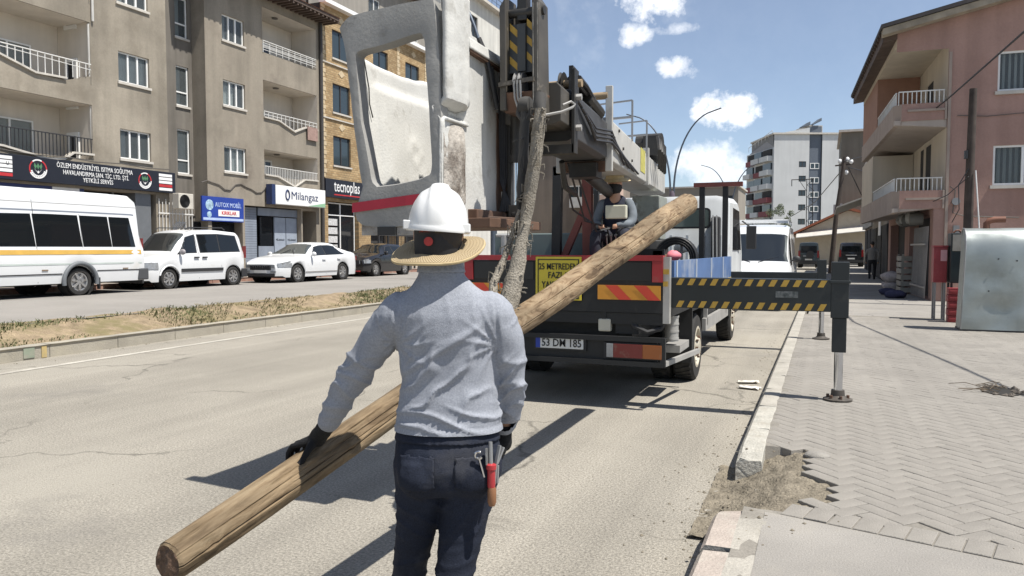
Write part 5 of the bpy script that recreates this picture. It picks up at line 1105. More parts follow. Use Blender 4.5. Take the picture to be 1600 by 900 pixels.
c.fbox(-.45, .45, .46, .62, trim, 'grille', .012, .03, .01); c.fbox(-.48, .48, .62, .645, chrome, 'grille_rim', .012, .04)
for i in range(9): c.fbox(-.4 + i * .1 - .008, -.4 + i * .1 + .008, .47, .615, chrome, 'grille_slat', .01, .032)
c.fbox(-.62, .62, .24, .34, trim, 'lower_grille', .0, .025, .01); c.fbox(-.26, .26, .365, .455, plate_w, 'number_plate', -.0, .03)
for sx in (1, -1):
    b = MB(); b.hexa([(sx * .48, .04, .56), (sx * .80, .20, .60), (sx * .86, .55, .70), (sx * .55, .3, .66), (sx * .48, .03, .67), (sx * .80, .19, .72), (sx * .87, .56, .78), (sx * .55, .3, .74)]); b.build('headlight', lens_m, c.root)
    c.fbox(sx * .56 - .11, sx * .56 + .11, .37, .43, lens_m, 'fog_light', -.0, .028); c.fbox(sx * .62 - .12, sx * .62 + .12, .75, .92, red_lens, 'tail_light', rear=True)
    b = MB(); b.bar((sx * .3, 1.46, 1.02), (sx * .05, 1.72, 1.18), .02, .02); b.build('wiper', trim, c.root)
c.strip(.05, .60, .565, .70, lens_m, 'headlight', .012); [c.fbox(sx * .54 - .08, sx * .54 + .08, .54, .645, lens_m, 'headlight', -.004, .02) for sx in (1, -1)]; c.interior(2.35); c.place(-18.32, 21.65, RZ)
# --- black hatchback
L = 4.15
c = Car('black_car', 'black car with a red stripe low on its front bumper behind the worker’s hat', 'car', None, 0, L, .865, [(0, .70), (.2, .86), (1.05, .98), (1.2, 1.02), (1.85, 1.40), (2.3, 1.46), (3.3, 1.42), (3.9, 1.1), (L, .8)], [(0, .62), (.5, .82), (1.2, .93), (L, 1.0)], .58, [.82, 3.33], .31, black_paint, .2)
c.screen(1.2, 1.86, .92); c.side_window(1.5, 2.3, 1.95, 2.32, .05, .9, car_dark); c.side_window(2.38, 3.4, 2.38, 3.2, .05, .9, car_dark); c.screen(3.35, 3.88, .9, car_dark, 'rear_window'); c.mirror(1.45, .97, black_paint)
c.fbox(-.5, .5, .52, .68, trim, 'grille'); c.fbox(-.26, .26, .38, .48, plate_w, 'number_plate', -.0, .025); c.fbox(-.55, .55, .22, .27, sign_red, 'red_lip', .0, .03); c.gap([(1.35, .3), (1.35, .95)]); c.gap([(2.34, .3), (2.34, .98)]); c.handle(2.1, .82)
for sx in (1, -1):
    b = MB(); b.hexa([(sx * .52, -.01, .56), (sx * .78, .10, .58), (sx * .80, .3, .62), (sx * .55, .2, .6), (sx * .52, -.01, .70), (sx * .78, .10, .74), (sx * .80, .33, .78), (sx * .55, .2, .72)]); b.build('headlight', lens_m, c.root)
c.fbox(-.4, .4, .95, 1.0, red_lens, 'tail_light', rear=True); c.strip(.04, .40, .58, .72, lens_m, 'headlight', .012); c.place(-19.0, 28.1, RZ)
# --- white van behind the truck, facing the camera
L = 5.2
c = Car('panel_van', 'white panel van facing the camera just beyond the crane truck cab', 'van', None, 0, L, .98, [(0, .86), (.2, 1.02), (.75, 1.20), (.85, 1.24), (1.6, 2.05), (1.95, 2.24), (2.6, 2.33), (L - .2, 2.33), (L, 1.4)], [(0, .75), (.5, .98), (.85, 1.16), (L, 1.2)], .84, [.95, 4.2], .35, white_paint, .26, plan=[(0, .84), (.15, .93), (.5, 1), (L, .98)])
c.screen(.90, 1.60, .95); c.side_window(1.05, 1.9, 1.62, 1.92, .05, .9); c.mirror(1.12, 1.30, trim); c.fbox(-.62, .62, .60, .74, trim, 'grille'); c.fbox(-.55, .1, .90, .95, trim, 'bonnet_slot', .06, .02); c.fbox(-.9, .9, .28, .52, mat('grey bumper', (.2, .2, .2), .6), 'bumper', .04, .05, .03); c.fbox(-.26, .26, .42, .53, plate_w, 'number_plate', -.03)
for sx in (1, -1):
    b = MB(); b.hexa([(sx * .58, -.01, .68), (sx * .84, .06, .70), (sx * .93, .35, .78), (sx * .6, .2, .74), (sx * .58, .0, .86), (sx * .82, .08, .92), (sx * .92, .38, 1.0), (sx * .6, .2, .9)]); b.build('headlight', lens_m, c.root)
    b = MB(); b.bar((sx * .1, .86, 1.26), (sx * .62, 1.02, 1.40), .025, .025); b.build('wiper', trim, c.root)
b = MB()
for y in (2.2, 3.2, 4.4): b.tube([(-.8, y, 2.34), (-.8, y, 2.44), (.8, y, 2.44), (.8, y, 2.34)], .018, 6)
for sx in (-.8, .8): b.tube([(sx, 2.1, 2.44), (sx, 4.5, 2.44)], .018, 6)
b.build('roof_rack', white_paint, c.root)
for sx in (-.42, .42):
    b = MB(); b.box(sx - .24, sx + .24, 1.95, 2.1, .8, 1.75); b.build('seat', seat_m, c.root, bevel=.05)
b = MB(); b.tube([(-.42 + .2 * math.cos(t), 1.55 + .07 * math.sin(t), 1.36 + .18 * math.sin(t)) for t in [i * .4 for i in range(16)]], .018, 6, closed=True); b.build('steering_wheel', trim, c.root)
c.place(-1.76, 21.0, 0)
# --- dark vans far down the road, seen from behind
green_paint = mat('dark green car paint', (.018, .026, .028), .3, coat=.4)
def back_van(x, y, z, W, H, label, paint, plate=True):
    L = 4.3; c = Car('dark_van', label, 'van', None, 0, L, W, [(0, .8), (.9, 1.05), (1.7, H - .1), (2.4, H), (L - .2, H - .02), (L, H * .6)], [(0, .75), (1, 1.05), (L, 1.1)], W * .84, [.8, 3.5], .32, paint, .25, plan=[(0, .8), (.4, 1), (L, .97)])
    b = MB(); b.box(-W * .74, W * .74, L - .015, L + .02, 1.12, H - .28); b.build('rear_window', car_dark, c.root, bevel=.03)
    for sx in (1, -1): c.fbox(sx * W * .86 - .07, sx * W * .86 + .07, .75, 1.3, red_lens, 'tail_light', rear=True)
    c.fbox(-.26, .26, .55, .66, plate_w, 'number_plate', rear=True, d=.05); c.fbox(-W * .95, W * .95, .3, .5, trim, 'bumper', rear=True, d=.06); c.fbox(-.4, .4, .86, .89, letter_w, 'trim_bar', rear=True, d=.03)
    c.side_window(2.0, 3.9, 2.1, 3.8, .05, .9, car_dark); c.screen(.95, 1.68, .9)
    c.place(x, y + L, z, R(180)); c.root.location = (x, y + L, z); return c
def fix(c, x, y, z): c.root.rotation_euler = (0, 0, R(180)); c.root.location = (x, y + c.L, z)
c = back_van(-1.12, 64, .2, .80, 1.95, 'dark green van seen from behind just right of the white panel van', green_paint)
b = MB(); disc(b, (-.1, c.L + .03, .98), (0, 1, 0), .30, .14, 18)
M4 = wm(c.root); b.v = [tuple(M4 @ Vector(v)) for v in b.v]; b.build('spare_wheel', trim, c.root)
back_van(2.0, 67, .25, .95, 1.9, 'dark van seen from behind near the walking pedestrian by the shops', black_paint)
L = 4.2
c = Car('small_car', 'tiny white car far away between the two dark vans', 'car', None, 0, L, .85, [(0, .7), (.9, .95), (1.6, 1.4), (3.2, 1.45), (L, .9)], [(0, .65), (1, .9), (L, .98)], .6, [.8, 3.3], .3, white_paint, .2); c.screen(.95, 1.55, .9); c.side_window(1.4, 3.2, 1.8, 3.0, .05, .9, car_dark); c.place(.35, 80, .2)
# ------------------------------------------------------------------ crane truck with raised lift bucket
tk = mat('black chassis paint', (.014, .0145, .015), .6, var=.25, vs=4, dirt=(.05, .045, .038), ds=2.5, dcov=.6)
tk_steel = mat('dark green grey steel', (.014, .018, .019), .5, var=.2, vs=3, dirt=(.05, .048, .043), ds=3, dcov=.62); redp = mat('truck red paint', (.33, .025, .03), .45, var=.12, vs=4, dirt=(.24, .10, .08), ds=4, dcov=.6)
hz_o = mat('hazard orange', (.62, .27, .03), .45, var=.1, vs=6); hz_r = mat('hazard red', (.60, .06, .03), .45, var=.1, vs=6); hz_y = mat('hazard yellow', (.45, .28, .045), .55, var=.2, vs=7, dirt=(.10, .08, .06), ds=9, dcov=.6); yel_sign = mat('yellow warning sign', (.62, .50, .04), .45, var=.08, vs=4)
alu = mat('dull aluminium', (.42, .41, .39), .5, .4, var=.15, vs=4); chromer = mat('chromed rod', (.60, .62, .66), .12, 1., var=.05); greyg = mat('grey green cabinet', (.13, .165, .16), .55, var=.12, vs=2, streak=.1); cabw = mat('dusty white cab paint', (.62, .64, .64), .4, var=.08, vs=1.5, streak=.12, dirt=(.38, .35, .30), ds=1.5, dcov=.58)
boomw = mat('grimy white boom paint', (.50, .49, .455), .5, var=.14, vs=2.5, dirt=(.25, .20, .15), ds=2.2, dcov=.58, streak=.12); boomg = mat('worn grey brown steel', (.078, .07, .058), .55, var=.3, vs=5, dirt=(.30, .26, .21), ds=7, dcov=.58, streak=.2); boomd = mat('greasy dark steel', (.035, .033, .03), .5, .2, var=.35, vs=6, dirt=(.16, .12, .08), ds=6, dcov=.6); rusty = mat('rusty steel', (.12, .065, .04), .75, var=.35, vs=6, dirt=(.05, .04, .035), ds=4)
rust_red = mat('dull red oxide', (.16, .045, .035), .65, var=.25, vs=4); bed_blue = mat('blue bed side', (.09, .16, .32), .5, var=.18, vs=2, dirt=(.40, .42, .43), ds=1.2, dcov=.5, streak=.06); bed_yel = mat('faded yellow bed rail', (.48, .38, .18), .6, var=.2, vs=4)
CT = thing('crane_truck', 'crane truck with red tailgate, striped outriggers and a battered raised lift bucket', 'crane truck', (-2.5, 10, 0))
YR = 7.58
def part(name, m, f, par=CT, bevel=0, smooth=None):
    b = MB(); f(b); return b.build(name, m, par, smooth=smooth, bevel=bevel)
for x in (-3.2, -2.1): part('chassis_rail', tk, lambda b: b.box(x, x + .25, 7.9, 15, .62, .9))
for y in (8, 9, 10.4, 11.6, 13): part('chassis_crossmember', tk, lambda b: b.box(-2.945, -2.105, y, y + .12, .64, .86))
part('bed_floor', tk, lambda b: b.box(-3.63, -1.43, 7.66, 13.0, .93, 1.06))
# tailgate
tg = part('tailgate', tk, lambda b: b.box(-3.63, -1.47, YR, YR + .07, .98, 1.50))
part('red_rail', redp, lambda b: (b.box(-3.63, -1.47, YR - .02, YR + .09, 1.502, 1.555), b.box(-1.575, -1.47, YR - .018, YR - .002, 1.29, 1.5), b.box(-3.63, -3.53, YR - .018, YR - .002, 1.29, 1.5), b.box(-2.33, -2.2, YR - .016, YR - .002, 1.29, 1.5)), tg)
for xa, xb in ((-2.19, -1.585), (-3.52, -2.83)): part('recessed_panel', mat('black gloss panel', (.012, .012, .013), .35), lambda b: b.box(xa, xb, YR - .008, YR - .001, 1.30, 1.49), tg, bevel=.003)
def hazard(x0, x1, z0, z1, y, par, name='hazard_board', n=2):
    o = part(name, hz_o, lambda b: b.box(x0, x1, y, y + .015, z0, z1), par); h = z1 - z0
    for i in range(n):
        a = x0 + (x1 - x0) * (.12 + .46 * i); w = (x1 - x0) * .20; s = h * 1.0; b = MB()
        b.add([(max(x0, a + 0), y - .003, z1), (min(x1, a + w), y - .003, z1), (min(x1, a + w + s), y - .003, z0), (min(x1, a + s), y - .003, z0)], [(0, 1, 2, 3)]); b.build('red_stripe', hz_r, o, fix=False)
hazard(-2.13, -1.49, 1.11, 1.255, YR - .018, tg); hazard(-3.6, -2.98, 1.11, 1.255, YR - .018, tg)
sgn = part('warning_sign', yel_sign, lambda b: b.box(-2.80, -2.30, YR - .03, YR - .018, 1.09, 1.54), tg, bevel=.004)
part('border', blk_txt, lambda b: (b.box(-2.775, -2.325, YR - .034, YR - .031, 1.505, 1.515), b.box(-2.775, -2.765, YR - .034, YR - .031, 1.115, 1.505), b.box(-2.335, -2.325, YR - .034, YR - .031, 1.115, 1.505), b.box(-2.775, -2.325, YR - .034, YR - .031, 1.105, 1.115)), sgn)
for i, (s, z) in enumerate((('25 METREDEN', 1.435), ('FAZLA', 1.345), ('YAKLAŞMA', 1.245))): text(s, .092 if i < 2 else .098, (-2.55, YR - .033, z), (1, 0, 0), (0, -1, 0), blk_txt, sgn, bold=.0006, fit=(.42, .22, .36)[i])
for x in (-1.468, -3.70): part('corner_stake', alu, lambda b: b.box(x, x + .063, YR, YR + .09, .88, 1.54))
for q in ((-1.466, -1.41, YR - .012, YR - .003, 1.37, 1.42), (-1.466, -1.42, YR - .012, YR - .003, 1.25, 1.3)): part('reflector', hz_y, lambda b: b.box(*q))
# rear underframe
part('rear_crossmember', tk, lambda b: (b.box(-3.6, -1.47, YR + .02, YR + .2, .86, .975), b.box(-3.3, -2.0, YR + .3, YR + .42, .62, .86)))
bp_ = part('rear_bumper', tk, lambda b: (b.bar((-3.55, YR - .01, .715), (-1.46, YR - .01, .715), .06, .05), b.bar((-3.55, YR - .01, .47), (-1.46, YR - .01, .47), .06, .05), b.box(-3.5, -1.52, YR + .012, YR + .03, .48, .70), b.bar((-1.46, YR - .01, .74), (-1.46, YR - .01, .45), .05, .05)), smooth=None)
pl = part('number_plate', plate_w, lambda b: b.box(-2.80, -2.28, YR - .02, YR - .006, .585, .695), bp_, bevel=.004)
part('blue_band', eu_blue, lambda b: b.box(-2.80, -2.75, YR - .0215, YR - .0195, .587, .693), pl); text('53 DM 185', .113, (-2.515, YR - .021, .64), (1, 0, 0), (0, -1, 0), blk_txt, pl, 'plate_number', bold=.001, fit=.43)
part('plate_frame', blk_txt, lambda b: b.box(-2.83, -2.25, YR - .008, YR + .012, .565, .70), bp_)
dull_red = mat('dusty red lens', (.15, .022, .018), .35, dirt=(.20, .13, .10), ds=8, dcov=.58); dull_amber = mat('dusty amber lens', (.27, .085, .02), .35, dirt=(.22, .15, .10), ds=8, dcov=.6)
for x0 in (-2.06, -3.6):
    t_ = part('tail_light', trim, lambda b: b.box(x0, x0 + .62, YR - .025, YR + .01, .515, .675), bp_)
    for (a, w, m_) in ((.03, .07, lens_m), (.10, .30, dull_red), (.40, .19, dull_amber)): part('lens', m_, lambda b: b.box(x0 + a, x0 + a + w, YR - .04, YR - .026, .525, .665), t_, bevel=.004)
part('work_lamp', mat('cream lamp', (.50, .48, .40), .4), lambda b: b.box(-2.13, -2.0, YR + .0, YR + .08, .78, .91), bevel=.015)
part('lamp_bracket', tk, lambda b: (b.box(-2.09, -2.05, YR + .01, YR + .05, .9, 1.05), b.box(-1.96, -1.72, YR + .05, YR + .14, .76, .92)))
part('hose', trim, lambda b: b.tube([(-1.85, YR + .1, .92), (-1.75, YR + .02, .84), (-1.62, YR, .79), (-1.5, YR + .05, .82), (-1.45, YR + .1, .9)], .025, 6), smooth=50)
part('lower_step', alu, lambda b: b.bar((-1.46, YR + .05, .47), (-1.30, 8.8, .47), .04, .05))
# wheels
def twheel(x, y, r, w, face):
    M4 = Matrix.Translation((x, y, r)) @ Matrix.Rotation(R(90), 4, 'Y'); b = MB(); rm = r * .60
    b.lathe([(rm, 0), (r - .03, 0), (r, -.03), (r, -w + .03), (r - .03, -w), (rm, -w)], 36, M4, cap=False)
    for k in range(36):
        a = 2 * math.pi * k / 36
        for (za, zb, o_) in ((-.03, -w / 2, 0), (-w / 2, -w + .03, math.pi / 36)): b.bar(M4 @ Vector((r * math.cos(a + o_), r * math.sin(a + o_), za)), M4 @ Vector((r * math.cos(a + o_ + .06), r * math.sin(a + o_ + .06), zb)), .03, .02, up=M4.to_3x3() @ Vector((math.cos(a), math.sin(a), 0)))
    o = b.build('wheel', tyre_m, CT, smooth=35); b = MB()
    b.lathe([(rm + .012, .004), (rm - .02, .008), (rm - .035, -.05 if face else -.02), (.16, -.09 if face else -.05), (.13, -.02), (.10, .03), (0, .035)], 28, M4, cap=False); b.build('rim', mat('dusty cream rim', (.44, .40, .32), .55, var=.15, vs=6, dirt=(.2, .17, .13), ds=6, dcov=.58), o, smooth=40)
    b = MB()
    for k in range(8):
        a = 2 * math.pi * k / 8; disc(b, M4 @ Vector((.125 * math.cos(a), .125 * math.sin(a), .0)), (1, 0, 0), .014, .03, 6)
    b.build('wheel_nuts', rusty, o)
for (x, y) in ((-1.44, 9.66), (-1.72, 9.66), (-3.38, 9.66), (-3.66 + .02, 9.66), (-1.50, 14.14), (-3.40, 14.14)): twheel(x, y, .41, .24, x in (-1.44, -1.50))
part('mud_flap', tk, lambda b: (b.box(-1.74, -1.40, 8.98, 9.02, .30, .95), b.box(-1.74, -1.40, 9.02, 10.3, .90, .95))); part('mud_flap', tk, lambda b: b.box(-3.64, -3.3, 8.98, 9.02, .3, .95))
part('air_tank', alu, lambda b: (b.tube([(-1.52, 8.35, .62), (-1.52, 8.35, .90)], .075, 14), b.box(-1.6, -1.42, 8.3, 8.9, .50, .58), [b.lathe([(.08, h), (.08, h + .02)], 14, Matrix.Translation((-1.52, 8.35, 0))) for h in (.64, .72, .80, .88)]), smooth=40)
part('side_guard', alu, lambda b: (b.bar((-1.46, 10.35, .62), (-1.46, 12.9, .62), .05, .16), b.bar((-1.46, 10.5, .6), (-1.46, 10.5, .95), .05, .05), b.bar((-1.46, 12.6, .6), (-1.46, 12.6, .95), .05, .05)))
part('fuel_tank', tk, lambda b: b.box(-1.95, -1.5, 10.6, 11.9, .5, .88), bevel=.04)
part('rear_axle', tk, lambda b: (b.tube([(-3.6, 9.66, .41), (-1.5, 9.66, .41)], .09, 12), b.ball((-2.52, 9.66, .41), .24)))  # unseen axle and the three boxes below, added to deepen shade under the truck
part('rear_belly_blocker', tk, lambda b: b.box(-3.1, -1.9, 8.05, 8.9, .36, .60), bevel=.03)
part('belly_blocker', tk, lambda b: b.box(-3.55, -2.0, 10.3, 13.0, .34, .88), bevel=.03)
part('side_blocker', tk, lambda b: b.box(-3.62, -2.95, 7.9, 9.1, .45, .92), bevel=.02)
# bed sides
for x, nm in ((-1.42, 'bed_side'), (-3.66, 'bed_side')):
    bs_ = part(nm, bed_blue, lambda b: b.box(x - .02, x + .02, 7.80, 12.95, 1.17, 1.50)); part('bottom_rail', bed_yel, lambda b: b.box(x - .025, x + .025, 7.80, 12.95, 1.07, 1.168), bs_)
    for y in (7.9, 9.2, 10.5, 11.8): part('stiffener', mat('faded pale blue', (.45, .50, .55), .6, dirt=(.5, .45, .35), ds=6), lambda b: b.box(x - .03, x + .03, y, y + .05, 1.08, 1.5), bs_)
part('tool_cabinet', greyg, lambda b: b.box(-3.6, -2.50, 8.32, 8.9, 1.06, 1.80), bevel=.015); part('cabinet_tube', alu, lambda b: (b.tube([(-3.45, 8.28, 1.1), (-3.45, 8.28, 1.78)], .05, 10), b.tube([(-3.55, 8.26, 1.775), (-3.3, 8.26, 1.775)], .02, 6)), smooth=40)
# boom rest frame
part('rest_post', tk, lambda b: b.bar((-2.71, 7.95, 1.06), (-2.69, 7.95, 2.50), .095, .08, up=(0, 1, 0)))
part('rest_post', rust_red, lambda b: b.bar((-2.34, 7.95, 1.06), (-2.36, 7.95, 2.50), .10, .09, up=(0, 1, 0)))
part('rest_bar', tk, lambda b: b.bar((-2.73, 7.95, 2.46), (-2.38, 7.95, 2.50), .08, .1))
part('rest_brace', rust_red, lambda b: b.bar((-2.66, 7.97, 1.45), (-2.38, 7.97, 2.08), .07, .06, up=(0, 1, 0)))
part('cradle', boomg, lambda b: b.box(-2.42, -2.30, 7.85, 8.1, 2.50, 2.56))
# cab
def cabshape(b):
    ring = []
    for y, z1, w in ((13.05, 2.42, 1.03), (13.1, 2.50, 1.07), (14.3, 2.54, 1.07), (14.75, 2.47, 1.05), (15.35, 1.65, 1.05), (15.45, 1.1, 1.03), (15.45, .65, 1.0)):
        c = -2.52; ring.append([(c - w, y, .75), (c - w, y, z1 - .12), (c - w * .93, y, z1 - .03), (c - w * .8, y, z1), (c + w * .8, y, z1), (c + w * .93, y, z1 - .03), (c + w, y, z1 - .12), (c + w, y, .75)])
    ring[-1] = [(x, y, z if i in (0, 7) else min(z, .8)) for i, (x, y, z) in enumerate(ring[-1])]
    b.loft(ring)
cb_ = part('cab', cabw, cabshape, smooth=35)
def rring(x0, x1, z0, z1, y, r, n=5):
    P_ = []
    for cx, cz, a0 in ((x1 - r, z0 + r, -90), (x1 - r, z1 - r, 0), (x0 + r, z1 - r, 90), (x0 + r, z0 + r, 180)):
        for i in range(n + 1): a = R(a0 + 90 * i / n); P_.append((cx + r * math.cos(a), y, cz + r * math.sin(a)))
    return P_
for (x0, x1) in ((-2.42, -1.78), (-3.25, -2.6)):
    w_ = part('rear_window', trim, lambda b: b.prism(rring(x0 - .03, x1 + .03, 1.96, 2.30, 13.048, .07), (0, -.02, 0)), cb_); part('pane', mat('greenish cab glass', (.10, .13, .12), .08, spec=.6), lambda b: b.add(rring(x0, x1, 1.99, 2.27, 13.024, .05), [tuple(range(24))]), w_)
part('side_window', car_dark, lambda b: b.add([(-1.437, 13.55, 1.60), (-1.437, 14.85, 1.60), (-1.447, 14.55, 2.3), (-1.447, 13.55, 2.32)], [(0, 1, 2, 3)]), cb_)
part('rear_rib', cabw, lambda b: [b.box(-3.5 + .27 * i, -3.46 + .27 * i, 13.02, 13.052, 1.15, 1.85) for i in range(8)], cb_); part('air_intake', trim, lambda b: (b.box(-1.72, -1.58, 12.85, 13.04, 1.1, 2.15),), cb_, bevel=.03)
part('cab_step', tk, lambda b: b.box(-3.4, -1.5, 13.6, 15.3, .45, .76), cb_); part('wing_mirror', trim, lambda b: (b.box(-1.36, -1.18, 15.0, 15.06, 1.62, 2.05), b.bar((-1.45, 15.1, 2.15), (-1.25, 15.03, 2.0), .03, .03)), cb_, bevel=.02)
for x in (-1.86, -1.50, -3.6): part('headboard_post', tk, lambda b: b.box(x, x + .08, 12.5, 12.58, 1.06, 2.60))
part('headboard_bar', rust_red, lambda b: b.box(-1.95, -1.20, 12.49, 12.59, 2.602, 2.67))
# outriggers
def outrigger(y, x1, z0, z1, big):
    o = part('outrigger_beam', tk_steel, lambda b: b.box(-3.5, x1, y - .09, y + .09, z0, z1), bevel=.006)
    if big:
        n = 13
        for (za, zb) in ((z1 - .072, z1 - .008), (z0 + .008, z0 + .072)):
            for i in range(n):
                a = -1.36 + i * .109
                if a + .08 < x1: b = MB(); b.add([(a, y - .0925, za), (a + .052, y - .0925, za), (a + .085, y - .0925, zb), (a + .033, y - .0925, zb)], [(0, 1, 2, 3)]); b.build('hazard_stripe', hz_y, o, fix=False)
        part('scuff_mark', mat('pale scuffs', (.16, .17, .17), .6, dirt=(.035, .045, .045), ds=14, dcov=.42), lambda b: b.add([(-.42, y - .0922, 1.16), (-.22, y - .0922, 1.16), (-.22, y - .0922, 1.22), (-.42, y - .0922, 1.22)], [(0, 1, 2, 3)]), o)
    lg = part('outrigger_leg', tk_steel, lambda b: (b.box(x1, x1 + .155, y - .09, y + .09, .98, 1.50), b.box(x1 + .015, x1 + .14, y - .075, y + .075, .66, .98), b.box(x1 - .012, x1 + .167, y - .1, y + .1, 1.30, 1.33)) if big else (b.box(x1, x1 + .14, y - .09, y + .09, .85, 1.45),), bevel=.006)
    part('leg_rod', chromer, lambda b: b.tube([(x1 + .078, y, .26), (x1 + .078, y, .7 if big else .9)], .040, 16), lg, smooth=50)
    part('foot', mat('dusty foot steel', (.075, .065, .055), .65, .3, var=.3, vs=9, dirt=(.20, .18, .15), ds=7, dcov=.55), lambda b: b.lathe([(.0, .2), (.127, .202), (.13, .217), (.085, .228), (.062, .25), (.058, .30), (.0, .302)], 24, Matrix.Translation((x1 + .078, y, 0))), lg, smooth=35)
    if big: part('foot_bolt', rusty, lambda b: [disc(b, (x1 + .078 + .088 * math.cos(k), y + .088 * math.sin(k), .224), (0, 0, 1), .014, .03, 6) for k in range(6)], lg)
outrigger(7.78, .065, 1.035, 1.335, True); outrigger(13.0, -.10, 1.10, 1.25, False)
part('outrigger_housing', tk_steel, lambda b: (b.box(-3.6, -1.44, 7.66, 7.90, 1.02, 1.36)))
# crane column, controls, boom
part('crane_base', boomd, lambda b: (b.box(-2.75, -1.95, 10.4, 11.4, 1.06, 1.35), b.lathe([(.34, 1.35), (.30, 1.42), (.28, 1.75)], 20, Matrix.Translation((-2.33, 10.9, 0)))), bevel=.02)
part('crane_column', mat('grey green column', (.27, .29, .26), .55, var=.2, vs=5, dirt=(.12, .10, .08), ds=5), lambda b: (b.hexa([(-2.52, 10.72, 1.75), (-2.12, 10.72, 1.75), (-2.12, 11.1, 1.75), (-2.52, 11.1, 1.75), (-2.50, 10.6, 2.36), (-2.12, 10.6, 2.36), (-2.12, 11.2, 2.36), (-2.50, 11.2, 2.36)]), b.tube([(-2.48, 10.5, 1.5), (-2.42, 10.4, 2.25)], .05, 8)), bevel=.015)
def bz(y): return 2.655 + .022 * (y - 4.3)
def xr(y): return -1.0075 - .115 * y
BWD = .38
def bpt(y, o, z): return (xr(y) + o, y, bz(y) + z)      # o: offset from the right flank, z: from the boom top
def boomseg(y0, y1, h, gx=0.):
    def f(b):
        r = []
        for y in (y0, y1):
            r.append([bpt(y, -BWD - gx, gx - .03), bpt(y, -BWD + .04 - gx, gx), bpt(y, -.03 + gx, gx), bpt(y, gx, gx - .03), bpt(y, gx, -h * .93), bpt(y, gx - .05, -h), bpt(y, -BWD + .05 - gx, -h), bpt(y, -BWD - gx, -h * .93)])
        b.loft(r)
    return f
def bbox(b, y0, y1, o0, o1, z0, z1): b.hexa([bpt(y0, o0, z0), bpt(y0, o1, z0), bpt(y1, o1, z0), bpt(y1, o0, z0), bpt(y0, o0, z1), bpt(y0, o1, z1), bpt(y1, o1, z1), bpt(y1, o0, z1)])
part('inner_boom', boomg, boomseg(4.6, 5.15, .26), bevel=.006); part('middle_boom', mat('dark grey boom', (.055, .055, .056), .5, var=.2, vs=5, dirt=(.14, .12, .10), ds=5, dcov=.62), boomseg(4.95, 6.4, .325, .015), bevel=.006)
ob = part('outer_boom', boomw, boomseg(6.45, 12.4, .35, .045), bevel=.008)
part('boom_flange', boomw, lambda b: bbox(b, 6.4, 6.46, .0, .06, -.42, .30), bevel=.004); part('boom_flange', boomw, lambda b: bbox(b, 6.4, 6.46, -BWD - .06, -BWD, -.42, .27), bevel=.004); part('flange_plate', rusty, lambda b: bbox(b, 6.4, 6.45, -BWD, .0, -.42, -.33))
part('roller', mat('tan bronze roller', (.30, .22, .13), .5, var=.2), lambda b: b.tube([bpt(6.42, -BWD, .22), bpt(6.42, .02, .22)], .032, 12), smooth=40)
part('warning_label', mat('yellow label', (.50, .46, .12), .5, var=.35, vs=18), lambda b: bbox(b, 8.75, 9.25, .046, .05, -.24, .03), ob); part('seam_ring', boomw, lambda b: bbox(b, 9.4, 9.5, .0, .075, -.36, .09), ob)
for y, z in ((6.6, .12), (7.2, .15), (6.45, .28), (6.9, .02), (7.9, .2)): part('bolt', boomd, lambda b: disc(b, bpt(y, .045, -z), (1, .1, 0), .014, .014, 8), ob)
part('winch', boomd, lambda b: (bbox(b, 10.4, 11.9, -.10, .10, .10, .36), b.tube([bpt(10.6, -.2, .25), bpt(10.6, .14, .25)], .16, 14), [b.tube([bpt(10.1 + .25 * k, .12, .30), bpt(9.95 + .3 * k, .16, .12), bpt(10.2 + .3 * k, .14, -.1)], .024, 5) for k in range(4)]))
for y, z0 in ((7.9, .20), (9.4, .20)): part('cable_guide', steel_m, lambda b: (b.bar(bpt(y, .05, .0), bpt(y, .05, .42), .018, .018), b.bar(bpt(y, -.30, .40), bpt(y, .05, .42), .016, .016), b.bar(bpt(y, -.30, .24), bpt(y, .05, .25), .026, .022)))
for o in (-.30, -.26, -.12): part('sheave', boomd, lambda b: b.lathe([(.05, -.012), (.085, -.012), (.07, 0), (.085, .012), (.05, .012)], 18, Matrix.Translation(bpt(5.2, o, .10)) @ Matrix.Rotation(R(90), 4, 'Y')), smooth=40)
part('sheave_plate', boomd, lambda b: bbox(b, 5.12, 5.34, -.06, -.03, -.1, .21)); part('sheave_plate', boomd, lambda b: bbox(b, 5.12, 5.3, -.37, -.34, -.1, .19)); part('sheave_pin', MATS['tan bronze roller'], lambda b: b.tube([bpt(5.2, -.38, .10), bpt(5.2, .02, .10)], .028, 10), smooth=40)
for o in (.016, -BWD - .04): part('clamp_plate', boomd, lambda b: bbox(b, 4.84, 4.95, o, o + .024, -.42, .13), bevel=.004)
part('clamp_bar', boomd, lambda b: bbox(b, 4.84, 4.95, -BWD - .03, .03, -.42, -.36))
for z in (.05, .25): part('clamp_nut', alu, lambda b: disc(b, bpt(4.9, .04, -z), (1, .1, 0), .022, .035, 6))
for k in range(5): part('hydraulic_hose', trim, lambda b: b.tube([bpt(5.3, -.16 + .035 * k, .16), bpt(5.6, -.14 + .03 * k, .13 + .02 * (k % 3)), bpt(5.95, -.14 + .035 * k, .07 + .03 * (k % 2)), bpt(6.18, -.16 + .03 * k, -.02)], .018, 6), smooth=50)
part('valve_block', boomd, lambda b: (bbox(b, 5.8, 6.15, -.25, -.02, .0, .13), b.tube([bpt(5.75, -.05, .1), bpt(6.1, .0, .02)], .05, 10)), bevel=.01)
part('bent_rod', alu, lambda b: b.tube([(-1.60, 4.44, 2.43), (-1.5, 4.50, 2.455), (-1.45, 4.56, 2.49), (-1.44, 4.58, 2.51), (-1.46, 4.56, 2.525), (-1.5, 4.52, 2.50)], .008, 6), smooth=60)
